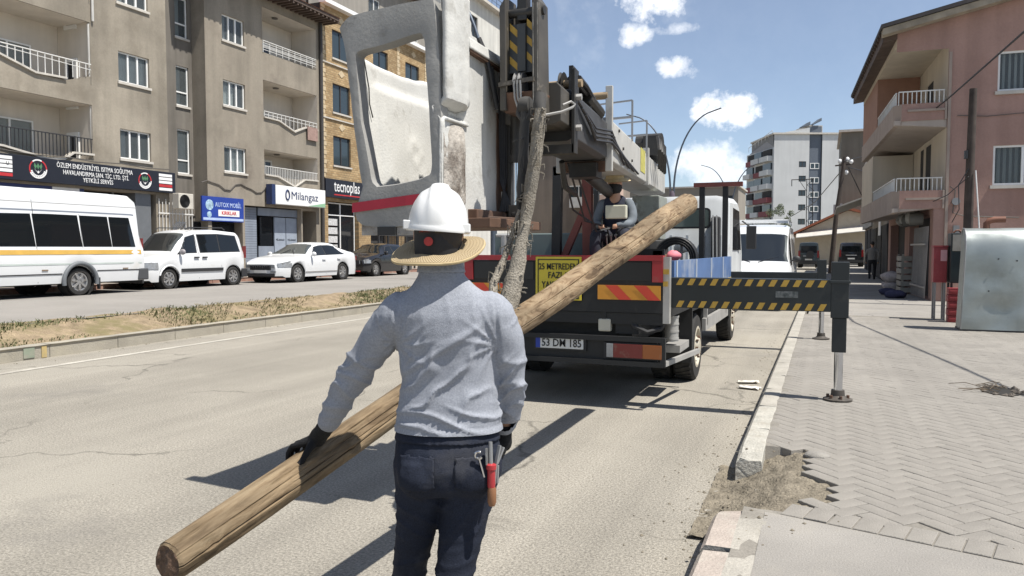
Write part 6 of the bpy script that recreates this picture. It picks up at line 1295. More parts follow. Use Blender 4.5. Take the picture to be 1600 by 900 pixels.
part('boom_cradle', boomd, lambda b: (bbox(b, 6.3, 6.6, -.30, -.06, -.47, -.35), b.tube([bpt(6.0, -.3, -.36), bpt(6.2, -.32, -.55), bpt(6.6, -.3, -.6)], .025, 6)))
# hoses, cables and rams that crowd the boom and the mast
hr = random.Random(14)
for k in range(4): part('boom_hose', trim, lambda b: b.tube([bpt(5.0 + .1 * k, .03 + .008 * k, -.06 - .03 * k), bpt(5.6, .05, -.16 - .03 * k), bpt(6.3, .07, -.10 - .03 * k), bpt(7.2 + .4 * k, .06, -.30)], .011, 6), ob, smooth=60)
part('luffing_ram', boomd, lambda b: (b.tube([bpt(6.7, -.2, -.42), bpt(9.2, -.2, -.62)], .06, 12), b.tube([bpt(9.2, -.2, -.62), (-2.3, 10.7, 1.8)], .035, 10)), smooth=40)
part('top_ram', boomd, lambda b: (b.tube([bpt(5.35, -.12, .06), bpt(6.35, -.12, .06)], .04, 12), b.tube([bpt(5.1, -.12, .06), bpt(5.35, -.12, .06)], .022, 10)), smooth=40)
for k in range(3): part('drop_cable', trim, lambda b: b.tube([bpt(6.3, -.36 + .05 * k, -.35), (-2.28 + .06 * k, 7.2 + .2 * k, 2.0 - .1 * k), (-2.2 + .1 * k, 7.8, 1.85), (-2.15 + .06 * k, 7.95, 1.6)], .010, 5), smooth=60)
for k in range(5): part('mast_hose', trim, lambda b: b.tube([(-1.89 + .008 * k, 4.5, 2.95 - .04 * k), (-1.93 - .01 * k, 4.58 + .02 * k, 2.78), (-1.92 - .012 * k, 4.64, 2.45), (-1.93 - .014 * k, 4.66, 2.1), (-1.95 + .02 * k, 4.6, 1.86)], .010, 6), smooth=60)
for (x, y) in ((-1.60, 12.3), (-1.55, 12.35)): part('steel_rod', alu, lambda b: b.bar((x, y, 1.06), (x - .03, y + .1, 2.15), .02, .02))
for z in (2.0, 2.25, 2.5): part('mast_bracket', rusty, lambda b: b.box(-1.99, -1.905, 4.70, 4.72, z, z + .05))

# vertical boom head with hazard stripes
hd = part('boom_head', boomg, lambda b: b.hexa([(-1.868, 4.40, 2.47), (-1.826, 4.40, 2.47), (-1.826, 4.62, 2.47), (-1.868, 4.62, 2.47), (-1.872, 4.40, 3.10), (-1.83, 4.40, 3.16), (-1.83, 4.58, 3.16), (-1.872, 4.58, 3.10)]), bevel=.006)
part('side_plate', boomg, lambda b: b.hexa([(-1.655, 4.40, 2.44), (-1.612, 4.40, 2.44), (-1.612, 4.60, 2.44), (-1.655, 4.60, 2.44), (-1.662, 4.40, 3.18), (-1.615, 4.40, 3.11), (-1.615, 4.57, 3.11), (-1.662, 4.57, 3.18)]), hd, bevel=.006)
hp_ = part('head_panel', mat('dark slate panel', (.045, .05, .052), .55, var=.2, vs=5), lambda b: b.box(-1.826, -1.658, 4.46, 4.50, 2.705, 3.0), hd); part('panel_rib', MATS['dark slate panel'], lambda b: b.box(-1.768, -1.715, 4.44, 4.46, 2.71, 2.995), hp_); part('head_back', boomd, lambda b: b.box(-1.826, -1.66, 4.56, 4.6, 2.47, 3.08), hd)
for (xa, xb) in ((-1.824, -1.771), (-1.712, -1.66)):
    for i in range(3):
        z = 2.715 + .10 * i + (.02 if xa > -1.75 else 0); b = MB(); b.add([(xa, 4.457, z + .05), (xb, 4.457, z), (xb, 4.457, z + .045), (xa, 4.457, z + .095)], [(0, 1, 2, 3)]); b.build('hazard_stripe', hz_y, hp_, fix=False)
part('head_pin', boomd, lambda b: b.tube([(-1.89, 4.47, 3.07), (-1.60, 4.47, 3.07)], .028, 12), hd, smooth=40); part('inner_arm', boomd, lambda b: b.box(-1.775, -1.71, 4.45, 4.52, 3.02, 3.6), hd, bevel=.005)
part('head_foot', rusty, lambda b: b.hexa([(-1.85, 4.43, 2.46), (-1.63, 4.43, 2.45), (-1.63, 4.60, 2.45), (-1.85, 4.60, 2.46), (-1.87, 4.405, 2.58), (-1.61, 4.405, 2.58), (-1.61, 4.60, 2.58), (-1.87, 4.60, 2.58)]), hd, bevel=.008); part('head_bar', boomg, lambda b: b.bar((-1.87, 4.39, 2.625), (-1.64, 4.39, 2.645), .02, .026), hd)
for x in (-1.765, -1.735): part('rope_sheave', steel_m, lambda b: b.lathe([(.05, -.008), (.075, -.01), (.06, 0), (.075, .01), (.05, .008)], 18, Matrix.Translation((x, 4.45, 2.63)) @ Matrix.Rotation(R(90), 4, 'Y')), hd, smooth=40)
for x in (-1.765, -1.745, -1.725): part('wire_rope', steel_m, lambda b: b.tube([(x, 4.375, 2.64), (x, 4.39, 2.54), (x + .02, 4.42, 2.45)], .007, 6), hd)
part('eye_plate', boomg, lambda b: b.lathe([(.035, -.014), (.06, -.014), (.06, .014), (.035, .014)], 16, Matrix.Translation((-1.606, 4.44, 2.55)) @ Matrix.Rotation(R(90), 4, 'Y')), hd)
wear = mat('scraped bare metal', (.36, .33, .28), .5, .4, var=.4, vs=14, dirt=(.10, .09, .075), ds=16, dcov=.45)
for k, o in enumerate((.006, .034)): part('worn_edge', wear, lambda b: b.add([(-1.655 + o, 4.397, 2.5), (-1.648 + o, 4.397, 2.5), (-1.653 + o, 4.397, 3.10), (-1.659 + o, 4.397, 3.10)], [(0, 1, 2, 3)]), hd)
# lift cylinder and mast between boom and bucket
cy = part('lift_cylinder', boomd, lambda b: (b.tube([(-1.84, 4.60, 2.48), (-1.84, 4.60, 2.18)], .036, 12), b.tube([(-1.84, 4.60, 2.22), (-1.84, 4.60, 2.17)], .044, 12)), smooth=40); part('rod', chromer, lambda b: b.tube([(-1.84, 4.60, 2.18), (-1.84, 4.60, 1.90)], .024, 14), cy, smooth=50); part('clevis', boomd, lambda b: (b.box(-1.875, -1.805, 4.56, 4.64, 1.80, 1.90), b.ball((-1.84, 4.60, 1.84), .045)), cy)
part('mast', boomd, lambda b: (b.box(-1.985, -1.915, 4.72, 4.86, 1.82, 2.86), b.tube([(-1.93, 4.66, 2.9), (-1.90, 4.64, 2.75), (-1.90, 4.64, 2.1), (-1.92, 4.66, 1.85)], .018, 6)), bevel=.006); part('mast_strip', mat('pale grey strip', (.40, .39, .36), .6, var=.2, vs=5), lambda b: (b.bar((-1.905, 4.68, 1.9), (-1.895, 4.66, 2.46), .012, .02)))
part('bucket_hose', trim, lambda b: (b.tube([(-1.93, 4.5, 2.5), (-1.95, 4.45, 2.7), (-1.97, 4.4, 2.84), (-2.0, 4.38, 2.92)], .016, 6), b.tube([(-1.95, 4.55, 2.55), (-1.97, 4.5, 2.78), (-1.99, 4.42, 2.88)], .012, 6)), smooth=60)
part('bucket_platform', rusty, lambda b: (b.box(-2.62, -1.78, 4.05, 4.9, 1.745, 1.80), b.box(-2.45, -2.3, 4.0, 4.06, 1.72, 1.78), b.bar((-1.98, 4.3, 1.80), (-1.78, 4.62, 1.79), .05, .05)), bevel=.004)
# battered fibreglass lift bucket
fib = mat('shade greyed weathered fibreglass', (.30, .295, .28), .75, var=.10, vs=2.5, fine=.06, fs=90, bump=.12, bs=60, dirt=(.17, .16, .145), ds=4.5, dcov=.56, streak=.14, spec=.2); fibw = mat('chalky white fibreglass', (.56, .555, .525), .8, var=.08, vs=3, fine=.07, fs=120, bump=.16, bs=70, dirt=(.30, .285, .25), ds=5, dcov=.57, streak=.14, spec=.2); fibd = mat('dirt caked fibreglass', (.40, .37, .33), .9, var=.3, vs=7, bump=.8, bs=25, dirt=(.075, .05, .035), ds=4.5, dcov=.45, spec=.1)  # grey copy of the white bucket: front's shade in its colour, plus real weathering
OUT = [(-2.617, 2.99), (-2.66, 2.96), (-2.69, 2.924), (-2.66, 2.85), (-2.647, 2.789), (-2.614, 2.524), (-2.585, 2.29), (-2.557, 2.07), (-2.53, 1.96), (-2.55, 1.915), (-2.585, 1.89), (-2.592, 1.84), (-2.583, 1.79), (-2.54, 1.755), (-2.394, 1.74), (-2.139, 1.755), (-2.03, 1.78), (-2.012, 1.87), (-2.010, 2.30), (-2.022, 2.66), (-2.045, 2.95), (-2.057, 3.02), (-2.12, 3.028), (-2.3, 3.02), (-2.5, 3.005)]
HOL = [(-2.55, 2.775), (-2.575, 2.755), (-2.54, 2.369), (-2.468, 2.02), (-2.435, 1.988), (-2.30, 1.998), (-2.158, 2.022), (-2.085, 2.045), (-2.075, 2.10), (-2.09, 2.40), (-2.108, 2.63), (-2.118, 2.80), (-2.14, 2.838), (-2.2, 2.832), (-2.36, 2.80)]
def raypoly(P_, c, a):
    d = (math.cos(a), math.sin(a)); best = None
    for (x0, z0), (x1, z1) in zip(P_, P_[1:] + P_[:1]):
        ex, ez = x1 - x0, z1 - z0; den = d[0] * ez - d[1] * ex
        if abs(den) < 1e-9: continue
        t = ((x0 - c[0]) * ez - (z0 - c[1]) * ex) / den; u = ((x0 - c[0]) * d[1] - (z0 - c[1]) * d[0]) / den
        if t > 0 and -1e-6 <= u <= 1 + 1e-6 and (best is None or t > best): best = t
    return (c[0] + d[0] * best, c[1] + d[1] * best)
bk = None
def front(b):
    c = (-2.32, 2.40); N = 150; rings = []
    ang = [2 * math.pi * i / N for i in range(N)]
    for (f, y) in ((0, 3.985), (.0, 3.908), (.02, 3.896), (.35, 3.893), (.7, 3.893), (.975, 3.896), (1.0, 3.908), (1.0, 3.985)):
        rg = []
        for a in ang:
            o, h = raypoly(OUT, c, a), raypoly(HOL, c, a); x = o[0] + (h[0] - o[0]) * f; z = o[1] + (h[1] - o[1]) * f
            dn = .007 * noise.noise((x * 6, z * 6, 1)) + .002 * noise.noise((x * 25, z * 25, 2)); rg.append((x, y + dn * (y < 3.95), z))
        rings.append(rg)
    b.loft(rings, cap=False)
bk = part('bucket', fib, front, smooth=50)
part('broken_lip', mat('torn fibreglass edge', (.20, .16, .09), .9, var=.4, vs=20, bump=.8, bs=40), lambda b: [b.add([(x, 3.9 + .03 * k, z), (x + .03, 3.89, z + .012), (x + .01, 3.93, z + .03)], [(0, 1, 2)]) for k in range(2) for x, z in [(-2.70 + .012 * i + .004 * (i * 7 % 5), 2.92 + .01 * ((i * 13) % 7) - .008 * abs(i - 6)) for i in range(12)]], bk)
stw = mat('signal red stripe', (.34, .012, .03), .5, var=.08, vs=6)
part('red_stripe', stw, lambda b: b.add([(-2.60 + .58 * i / 8, 3.882 + .007 * noise.noise(((-2.6 + .58 * i / 8) * 6, 1.87 * 6, 1)), z + .055 * i / 8) for i in range(9) for z in (1.835, 1.892)], [(2 * i, 2 * i + 2, 2 * i + 3, 2 * i + 1) for i in range(8)]), bk)
# left wall whose sunlit inside shows through the opening: a moulded panel
def leftwall(b):
    ny, nz_ = 34, 44; vs = []
    for i in range(ny + 1):
        for j in range(nz_ + 1):
            y = 3.96 + 1.20 * i / ny; top = 2.80 - .03 * min(1, (y - 3.96) / .3) + .008 * noise.noise((y * 9, 0, 0)) + .12 * max(0, (y - 4.6)); z = 1.80 + (top - 1.80) * j / nz_
            u, w = (y - 4.52) / .40, (z - 2.25) / .40; e = max(abs(u), abs(w)); x = -2.628 + .125 * (2.79 - z) * (1 - .35 * (y - 3.96) / 1.2) + .042 * max(0, min(1, (1.0 - e) * 8)) + .004 * noise.noise((y * 6, z * 6, 5))
            dd = abs(u * 1.6 - .0) + abs(w * 1.4 - .0); x += .014 * max(0, 1 - abs(dd - .32) * 9)
            if j == nz_: x -= .015
            vs.append((x, y, z))
    b.add(vs, [(i * (nz_ + 1) + j, (i + 1) * (nz_ + 1) + j, (i + 1) * (nz_ + 1) + j + 1, i * (nz_ + 1) + j + 1) for i in range(ny) for j in range(nz_)])
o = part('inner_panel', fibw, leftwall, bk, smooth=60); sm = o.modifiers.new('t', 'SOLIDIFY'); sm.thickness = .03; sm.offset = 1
part('crack', boomd, lambda b: b.tube([(-2.612, 4.04, 2.78), (-2.59, 4.06, 2.6), (-2.58, 4.05, 2.5), (-2.57, 4.07, 2.42)], .004, 4), bk)
part('back_wall', fib, lambda b: b.box(-2.62, -2.0, 5.16, 5.19, 1.80, 2.80), bk); part('floor', fib, lambda b: b.box(-2.56, -2.03, 3.93, 5.15, 1.775, 1.81), bk)
def rightwall(b):
    ny, nz_ = 44, 70; vs = []
    for i in range(ny + 1):
        for j in range(nz_ + 1):
            y = 3.905 + .775 * i / ny; tz_ = 3.10 if y < 4.10 else 3.10 - .245 * min(1, (y - 4.10) / .19) ** 1.7; z = 1.78 + (tz_ - 1.78) * j / nz_; x = -2.022
            k = max(0, min(1, (4.19 - y) / .035))          # corner column: proud above and below, cut back at the step
            if y < 3.94: x -= .02 * (3.94 - y) / .035
            if z > 2.455: x += .035 * k * min(1, (z - 2.455) / .012)
            elif z > 2.36: x -= .045 * k * min(1, (z - 2.36) / .01)
            if y > 4.42: x += .012
            x += .004 * noise.noise((y * 6, z * 6, 9)) + .003 * k * noise.noise((y * 20, z * 20, 4)); vs.append((x, y, z))
    b.add(vs, [(i * (nz_ + 1) + j, (i + 1) * (nz_ + 1) + j, (i + 1) * (nz_ + 1) + j + 1, i * (nz_ + 1) + j + 1) for i in range(ny) for j in range(nz_)])
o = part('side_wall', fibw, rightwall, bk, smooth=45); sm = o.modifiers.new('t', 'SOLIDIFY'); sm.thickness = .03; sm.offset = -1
part('lower_bulge', fibd, lambda b: b.loft([[(-2.003 + .030 * math.sin(a) ** 2 * k - .04 * (1 - k), 3.91 + .145 * (1 - math.cos(a)), z) for a in [i * math.pi / 10 for i in range(11)]] + [(-2.06, 4.19, z), (-2.06, 3.91, z)] for z, k in ((1.80, .7), (1.9, 1), (2.2, 1), (2.33, .9), (2.343, .7))]), bk, smooth=50)
part('step_shelf', fibw, lambda b: b.box(-2.07, -1.975, 3.915, 4.185, 2.345, 2.362), bk, bevel=.006)
part('ledge', fibw, lambda b: b.hexa([(-2.03, 4.15, 2.80), (-1.945, 4.15, 2.80), (-1.935, 4.70, 2.78), (-2.03, 4.70, 2.78), (-2.03, 4.15, 2.885), (-1.955, 4.15, 2.865), (-1.945, 4.70, 2.85), (-2.03, 4.70, 2.87)]), bk, bevel=.008); part('ledge_hole', dark_int, lambda b: b.box(-2.012, -1.962, 4.146, 4.152, 2.805, 2.86), bk); part('ledge_rust', rusty, lambda b: b.hexa([(-2.03, 4.16, 2.785), (-1.955, 4.16, 2.785), (-1.945, 4.68, 2.765), (-2.03, 4.68, 2.765), (-2.03, 4.16, 2.799), (-1.955, 4.16, 2.799), (-1.945, 4.68, 2.779), (-2.03, 4.68, 2.779)]), bk)
part('seam', trim, lambda b: b.tube([(-2.008, 4.42, 2.78), (-2.004, 4.42, 2.4), (-2.008, 4.43, 1.82)], .006, 5), bk); part('vertical_strip', fibd, lambda b: b.box(-2.02, -1.985, 4.46, 4.60, 1.80, 2.77), bk, bevel=.006); part('rust_edge', rusty, lambda b: b.box(-2.02, -1.975, 4.605, 4.68, 1.79, 2.5), bk, bevel=.006)
part('lower_flange', rusty, lambda b: b.box(-2.10, -1.93, 4.2, 4.66, 1.80, 1.86), bk, bevel=.006); part('floor_skirt', fibd, lambda b: b.box(-2.55, -2.05, 3.905, 3.93, 1.70, 1.765), bk); part('skirt_slot', dark_int, lambda b: b.box(-2.43, -2.31, 3.885, 3.905, 1.70, 1.75), bk)
# control desk
cd = part('control_desk', tk, lambda b: (b.box(-2.20, -1.80, 7.80, 8.0, 1.58, 1.615), b.bar((-2.0, 7.9, 1.06), (-2.0, 7.9, 1.6), .07, .07)))
for a_, c_ in (((-2.20, 7.8, 1.615), (-2.20, 7.8, 1.84)), ((-1.80, 7.8, 1.615), (-1.80, 7.8, 1.84)), ((-2.20, 7.8, 1.84), (-1.80, 7.8, 1.84))): part('desk_rail', alu, lambda b: b.bar(a_, c_, .014, .014), cd)
part('control_box', mat('cream control box', (.55, .54, .43), .45, var=.08), lambda b: b.box(-2.10, -1.88, 7.72, 7.79, 1.93, 2.07), cd, bevel=.012)
for i in range(7): part('lever', steel_m, lambda b: (b.bar((-2.16 + .05 * i, 7.86, 1.615), (-2.16 + .05 * i, 7.82, 1.75), .012, .012), b.ball((-2.16 + .05 * i, 7.815, 1.76), .018, nu=8, nv=5)), cd)
part('seat_post', tk, lambda b: (b.box(-2.22, -1.88, 8.0, 8.36, 1.62, 1.70), b.bar((-2.05, 8.25, 1.06), (-2.05, 8.25, 1.62), .12, .12)), cd)
# load on the bed
rl_ = thing('cable_reel', 'black cable reel lying on the truck bed behind the pole', 'reel', (-1.72, 10.0, 1.06))
part('coil', mat('black cable coil', (.015, .015, .016), .5), lambda b: [b.tube([(-1.78 + (.20 + .03 * (k % 3)) * math.cos(t), 10.0 + .05 * (k // 3), 1.50 + (.20 + .03 * (k % 3)) * math.sin(t)) for t in [i * math.pi / 14 for i in range(28)]], .022, 6, closed=True) for k in range(9)] and None, rl_, smooth=60)
part('stand', steel_m, lambda b: (b.bar((-1.72, 10.1, 1.06), (-1.72, 10.1, 1.7), .03, .03), b.bar((-2.0, 10.1, 1.08), (-1.5, 10.1, 1.08), .04, .04)), rl_)
for (nm, x, y, z, s, c, lab, ct) in (('pink_bag', -1.63, 9.0, 1.54, .085, (.62, .18, .22), 'small pink bag on the truck bed beside the black cable reel', 'bag'), ('white_sack', -1.95, 11.6, 1.66, .13, (.55, .56, .56), 'white plastic sack standing by the reel before the cab window', 'sack'), ('work_coat', -2.28, 8.35, 1.45, .26, (.02, .02, .022), 'dark heap of work gear on the bed below the operator', 'clothes')):
    b = MB(); b.ball((0, 0, 0), s, s * .8, s * (1.0 if nm == 'work_coat' else .8), 18, 12); b.v = [tuple(Vector(v) * (1 + .35 * noise.noise(Vector(v) * 9 + Vector((x, y, z))) + .12 * noise.noise(Vector(v) * 24))) for v in b.v]
    o = b.build(nm, mat(nm + '%.2f' % c[0], c, .7, var=.1), None, smooth=70); o.location = (x, y, z); tag(o, lab, ct)
bxs = thing('wooden_box', 'stack of wooden battens and a bucket on the truck bed under the pole end', 'box', (-2.05, 9.0, 1.06))
part('batten', mat('weathered batten', (.24, .16, .10), .8, var=.3, vs=6), lambda b: (b.box(-2.2, -1.7, 8.6, 9.0, 1.5, 1.56), b.box(-2.15, -1.75, 8.62, 8.9, 1.3, 1.5)), bxs); part('brace', tk, lambda b: (b.box(-2.2, -1.6, 8.3, 8.36, 1.06, 1.62), b.box(-1.72, -1.62, 8.3, 8.36, 1.06, 1.6)), bxs)

# ------------------------------------------------------------------ wooden pole being carried
def wood_mat():
    m = bpy.data.materials.new('weathered pole wood'); m.use_nodes = True; t = m.node_tree; n = t.nodes; l = t.links; b = n['Principled BSDF']; b.inputs['Roughness'].default_value = .78; b.inputs['Specular IOR Level'].default_value = .25
    co = n.new('ShaderNodeTexCoord').outputs['Object']; mp = n.new('ShaderNodeMapping'); mp.inputs['Scale'].default_value = (1, 1, .10); l.new(co, mp.inputs[0])
    def nz(s, v, d=6, ds=0.):
        x = n.new('ShaderNodeTexNoise'); x.inputs['Scale'].default_value = s; x.inputs['Detail'].default_value = d; x.inputs['Roughness'].default_value = .65; x.inputs['Distortion'].default_value = ds; l.new(v, x.inputs[0]); return x.outputs[0]
    def ramp(v, st):
        x = n.new('ShaderNodeValToRGB'); l.new(v, x.inputs[0]); e = x.color_ramp.elements
        while len(e) < len(st): e.new(.5)
        for k, (p, c) in zip(e, st): k.position = p; k.color = (*c, 1)
        return x.outputs[0]
    grain = ramp(nz(26, mp.outputs[0], 7, .4), [(.30, (.042, .028, .016)), (.42, (.125, .088, .050)), (.55, (.225, .165, .098)), (.75, (.32, .255, .165))])
    mp2 = n.new('ShaderNodeMapping'); mp2.inputs['Scale'].default_value = (1, 1, .35); l.new(co, mp2.inputs[0])
    blot = ramp(nz(11, mp2.outputs[0], 5, 1.6), [(.37, (.075, .045, .024)), (.45, (.225, .155, .092)), (.56, (.31, .235, .15)), (.66, (.145, .093, .05))])
    # the far half keeps its bark scars (blotchy), the near half is smoother grain with a greenish cast
    sp = n.new('ShaderNodeSeparateXYZ'); l.new(co, sp.inputs[0]); mr = n.new('ShaderNodeMapRange'); l.new(sp.outputs[2], mr.inputs[0])
    for i, k in enumerate((1.3, 2.6, .22, .8)): mr.inputs[i + 1].default_value = k
    mx = n.new('ShaderNodeMix'); mx.data_type = 'RGBA'; l.new(mr.outputs[0], mx.inputs[0]); l.new(grain, mx.inputs[6]); l.new(blot, mx.inputs[7])
    vo = n.new('ShaderNodeTexVoronoi'); vo.inputs['Scale'].default_value = 5.5; mp3 = n.new('ShaderNodeMapping'); mp3.inputs['Scale'].default_value = (1, 1, .45); l.new(co, mp3.inputs[0]); l.new(mp3.outputs[0], vo.inputs['Vector'])
    mk = n.new('ShaderNodeMapRange'); l.new(vo.outputs['Distance'], mk.inputs[0])
    for i, k in enumerate((.07, .16, .75, 0)): mk.inputs[i + 1].default_value = k
    sg = nz(3.2, mp2.outputs[0], 4, .6); m4 = n.new('ShaderNodeMapRange'); l.new(sg, m4.inputs[0])
    for i, k in enumerate((.36, .64, .62, 1.25)): m4.inputs[i + 1].default_value = k
    sc = n.new('ShaderNodeVectorMath'); sc.operation = 'SCALE'; l.new(mx.outputs[2], sc.inputs[0]); l.new(m4.outputs[0], sc.inputs['Scale'])
    mx5 = n.new('ShaderNodeMix'); mx5.data_type = 'RGBA'; l.new(mk.outputs[0], mx5.inputs[0]); l.new(sc.outputs[0], mx5.inputs[6]); mx5.inputs[7].default_value = (.06, .04, .025, 1); mx = mx5
    bp = n.new('ShaderNodeBump'); bp.inputs['Strength'].default_value = .7; bp.inputs['Distance'].default_value = .012
    ad = n.new('ShaderNodeMath'); ad.operation = 'ADD'; l.new(nz(26, mp.outputs[0], 7, .4), ad.inputs[0]); l.new(nz(11, mp2.outputs[0], 5, 1.6), ad.inputs[1]); l.new(ad.outputs[0], bp.inputs['Height'])
    l.new(mx.outputs[2], b.inputs['Base Color']); l.new(bp.outputs[0], b.inputs['Normal']); return m
pole_wood = wood_mat(); endgrain = mat('dark cut end grain', (.11, .065, .04), .85, var=.45, vs=14, fine=.25, fs=60, bump=.8, bs=60, dirt=(.26, .17, .10), ds=11, dcov=.6)
LA, LB = Vector((-1.884, 1.775, .636)), Vector((-1.19, 7.30, 2.04)); LD = (LB - LA); LLEN = LD.length; LQ_ = LD.normalized().to_track_quat('Z', 'Y'); LM = Matrix.Translation(LA) @ LQ_.to_matrix().to_4x4(); LMi = LM.inverted()
camdir = (LMi.to_3x3() @ (Vector((0, 0, 1.62)) - LA)).normalized(); th0 = math.atan2(camdir.y, camdir.x)
updir = LMi.to_3x3() @ Vector((0, 0, 1)); thu = math.atan2(updir.y, updir.x)
SG = math.copysign(1, math.sin(thu - th0))   # which way round the pole is up, seen from the road
def log_r(t): return .0625 + .040 * t
def log_build():
    nS, nL = 112, 190; vs = []; fs = []
    zs = [0, .004, .012] + [.02 + (LLEN - .032) * (i / (nL - 1)) ** 1.15 for i in range(nL)] + [LLEN - .004, LLEN]
    cracks = [(th0 - SG * .55, .0, 2.9, .016, .045, .5), (th0 + SG * .05, .0, 1.5, .006, .03, .3), (th0 + SG * .4, .35, 2.6, .009, .03, .4), (th0 - SG * .25, .15, 2.2, .008, .028, .6), (th0 + SG * .7, .0, .9, .01, .035, .3), (th0 - .05, 2.4, 4.9, .009, .035, .5), (th0 + .35, 2.9, 5.6, .008, .03, .4), (th0 - .6, 0, 1.2, .006, .03, .4)]
    knots = [(th0 - SG * .62, .83, .026, 1.2), (th0 + .45, 1.75, .022, .6), (th0 + .3, .12, .03, .5), (th0 - .2, 2.7, .02, .6), (th0 + .2, 3.6, .025, .6), (th0 + .1, .42, .02, .4), (th0 - SG * .1, 1.15, .024, .9), (th0 + SG * .5, .62, .028, .9)]
    for k, z in enumerate(zs):
        t = z / LLEN; e = min(z, LLEN - z); rr = log_r(t) - max(0, .012 - e) * .6
        wob = (.010 * noise.noise((z * .9, 0, 1)), .010 * noise.noise((z * .9, 5, 1)))
        for j in range(nS):
            th = 2 * math.pi * j / nS; c, s = math.cos(th), math.sin(th)
            r = rr * (1 + .085 * noise.noise((c * 1.2, s * 1.2, z * .8)) + .034 * noise.noise((c * 4, s * 4, z * 2.5)) + .014 * noise.noise((c * 14, s * 14, z * 9)))
            for (cth, z0, z1, dep, w, wig) in cracks:
                if z0 - .01 <= z <= z1:
                    d = (th - cth - wig * .16 * noise.noise((z * 1.6, cth * 3, 2)) + math.pi) % (2 * math.pi) - math.pi
                    if abs(d) < w: r -= dep * (1 - abs(d) / w) * min(1, (z1 - z) * 4) * (1 if z0 == 0 else min(1, (z - z0) * 4))
            for (kth, kz, ks, am) in knots:
                d = ((th - kth + math.pi) % (2 * math.pi) - math.pi) * rr; q = math.hypot(d, z - kz) / ks
                if q < 1.6: r += am * (.013 * math.exp(-((q - .85) * 3) ** 2) - .012 * math.exp(-(q * 1.9) ** 2))
            tilt = -.012 * (s * math.sin(thu) + c * math.cos(thu)) * r / rr if k < 3 else 0
            vs.append((r * c + wob[0], r * s + wob[1], z - (tilt if k < 3 else 0)))
    n = len(zs)
    for k in range(n - 1):
        for j in range(nS): fs.append((k * nS + j, k * nS + (j + 1) % nS, (k + 1) * nS + (j + 1) % nS, (k + 1) * nS + j))
    b = MB(); b.add(vs, fs); b.mi = 1
    for base, z in ((0, 0), ((n - 1) * nS, LLEN)):   # rough sawn ends with ring relief
        ringp = vs[base:base + nS]; cx = sum(p[0] for p in ringp) / nS; cy = sum(p[1] for p in ringp) / nS; cz = sum(p[2] for p in ringp) / nS; prev = [base + j for j in range(nS)]
        sgn_ = 1 if z == 0 else -1
        for q in (.9, .72, .5, .3, .12):
            ids = []
            for p in ringp:
                X_ = (cx + (p[0] - cx) * q, cy + (p[1] - cy) * q, cz + (p[2] - cz) * q + sgn_ * (.010 * noise.noise((p[0] * q * 30, p[1] * q * 30, z)) - .004 * (1 - q)))
                b.v.append(X_); ids.append(len(b.v) - 1)
            for j in range(nS): b.f.append([prev[j], prev[(j + 1) % nS], ids[(j + 1) % nS], ids[j]]); b.m.append(1)
            prev = ids
        b.f.append(list(prev)); b.m.append(1)
    return b
lo = log_build().build('wooden_pole', [pole_wood, endgrain], None, smooth=40); lo.matrix_basis = LM
tag(lo, 'long weathered wooden pole carried by the worker, its far end over the truck bed', 'wooden pole')
# frayed fabric sling from the boom head to the pole
slm = mat('frayed beige sling fabric', (.265, .24, .20), .95, var=.3, vs=9, fine=.25, fs=90, bump=.9, bs=90, dirt=(.14, .12, .09), ds=7, dcov=.52, spec=.1)
SL = thing('lifting_sling', 'frayed beige fabric sling hanging from the boom head down to the wooden pole', 'sling', (-1.6, 4.25, 1.3))
def sling_mesh(b, pts, rad, seed, tuft=40):
    r_ = random.Random(seed); P_ = [Vector(p) for p in pts]; L_ = []
    for i in range(len(P_) - 1):
        for k in range(8): L_.append(P_[i].lerp(P_[i + 1], k / 8))
    L_.append(P_[-1]); rr = []
    for i, p in enumerate(L_):
        q = i / (len(L_) - 1); rr.append(lerp_list(rad, q) * (1 + .22 * noise.noise((p.z * 13, seed, 0)) + .15 * noise.noise((p.z * 40, seed, 0))))
    b.tube(L_, rr, 12)
    for k in range(3):   # twisted strands over the core
        b.tube([p + Vector((math.cos(p.z * 7 + k * 2.1) * r * .62, math.sin(p.z * 7 + k * 2.1) * r * .62, 0)) for p, r in zip(L_, rr)], [r * .48 for r in rr], 6)
    for k in range(tuft):
        i = r_.randrange(len(L_)); p = L_[i]; a = r_.uniform(0, 6.28); d = Vector((math.cos(a), math.sin(a), 0)); l_ = r_.uniform(.02, .07)
        b.tube([p + d * rr[i] * .8, p + d * (rr[i] + l_ * .5) + Vector((0, 0, r_.uniform(-.02, .02))), p + d * (rr[i] + l_ * r_.uniform(.2, .8)) + Vector((0, 0, r_.uniform(-.07, .0)))], [.006, .0045, .002], 4)
part('main_strand', slm, lambda b: sling_mesh(b, [(-1.535, 4.22, 2.43), (-1.56, 4.22, 2.2), (-1.60, 4.22, 1.95), (-1.625, 4.18, 1.72), (-1.645, 4.12, 1.5), (-1.655, 4.05, 1.34), (-1.665, 3.98, 1.2)], [(0, .034), (.3, .040), (.5, .033), (.7, .050), (.9, .060), (1, .045)], 3, 70), SL, smooth=60)
part('side_strand', slm, lambda b: sling_mesh(b, [(-1.66, 4.21, 1.85), (-1.71, 4.2, 1.68), (-1.745, 4.13, 1.52), (-1.765, 4.06, 1.42), (-1.74, 4.0, 1.30), (-1.69, 3.96, 1.2)], [(0, .012), (.3, .02), (.7, .026), (1, .03)], 8, 40), SL, smooth=60)
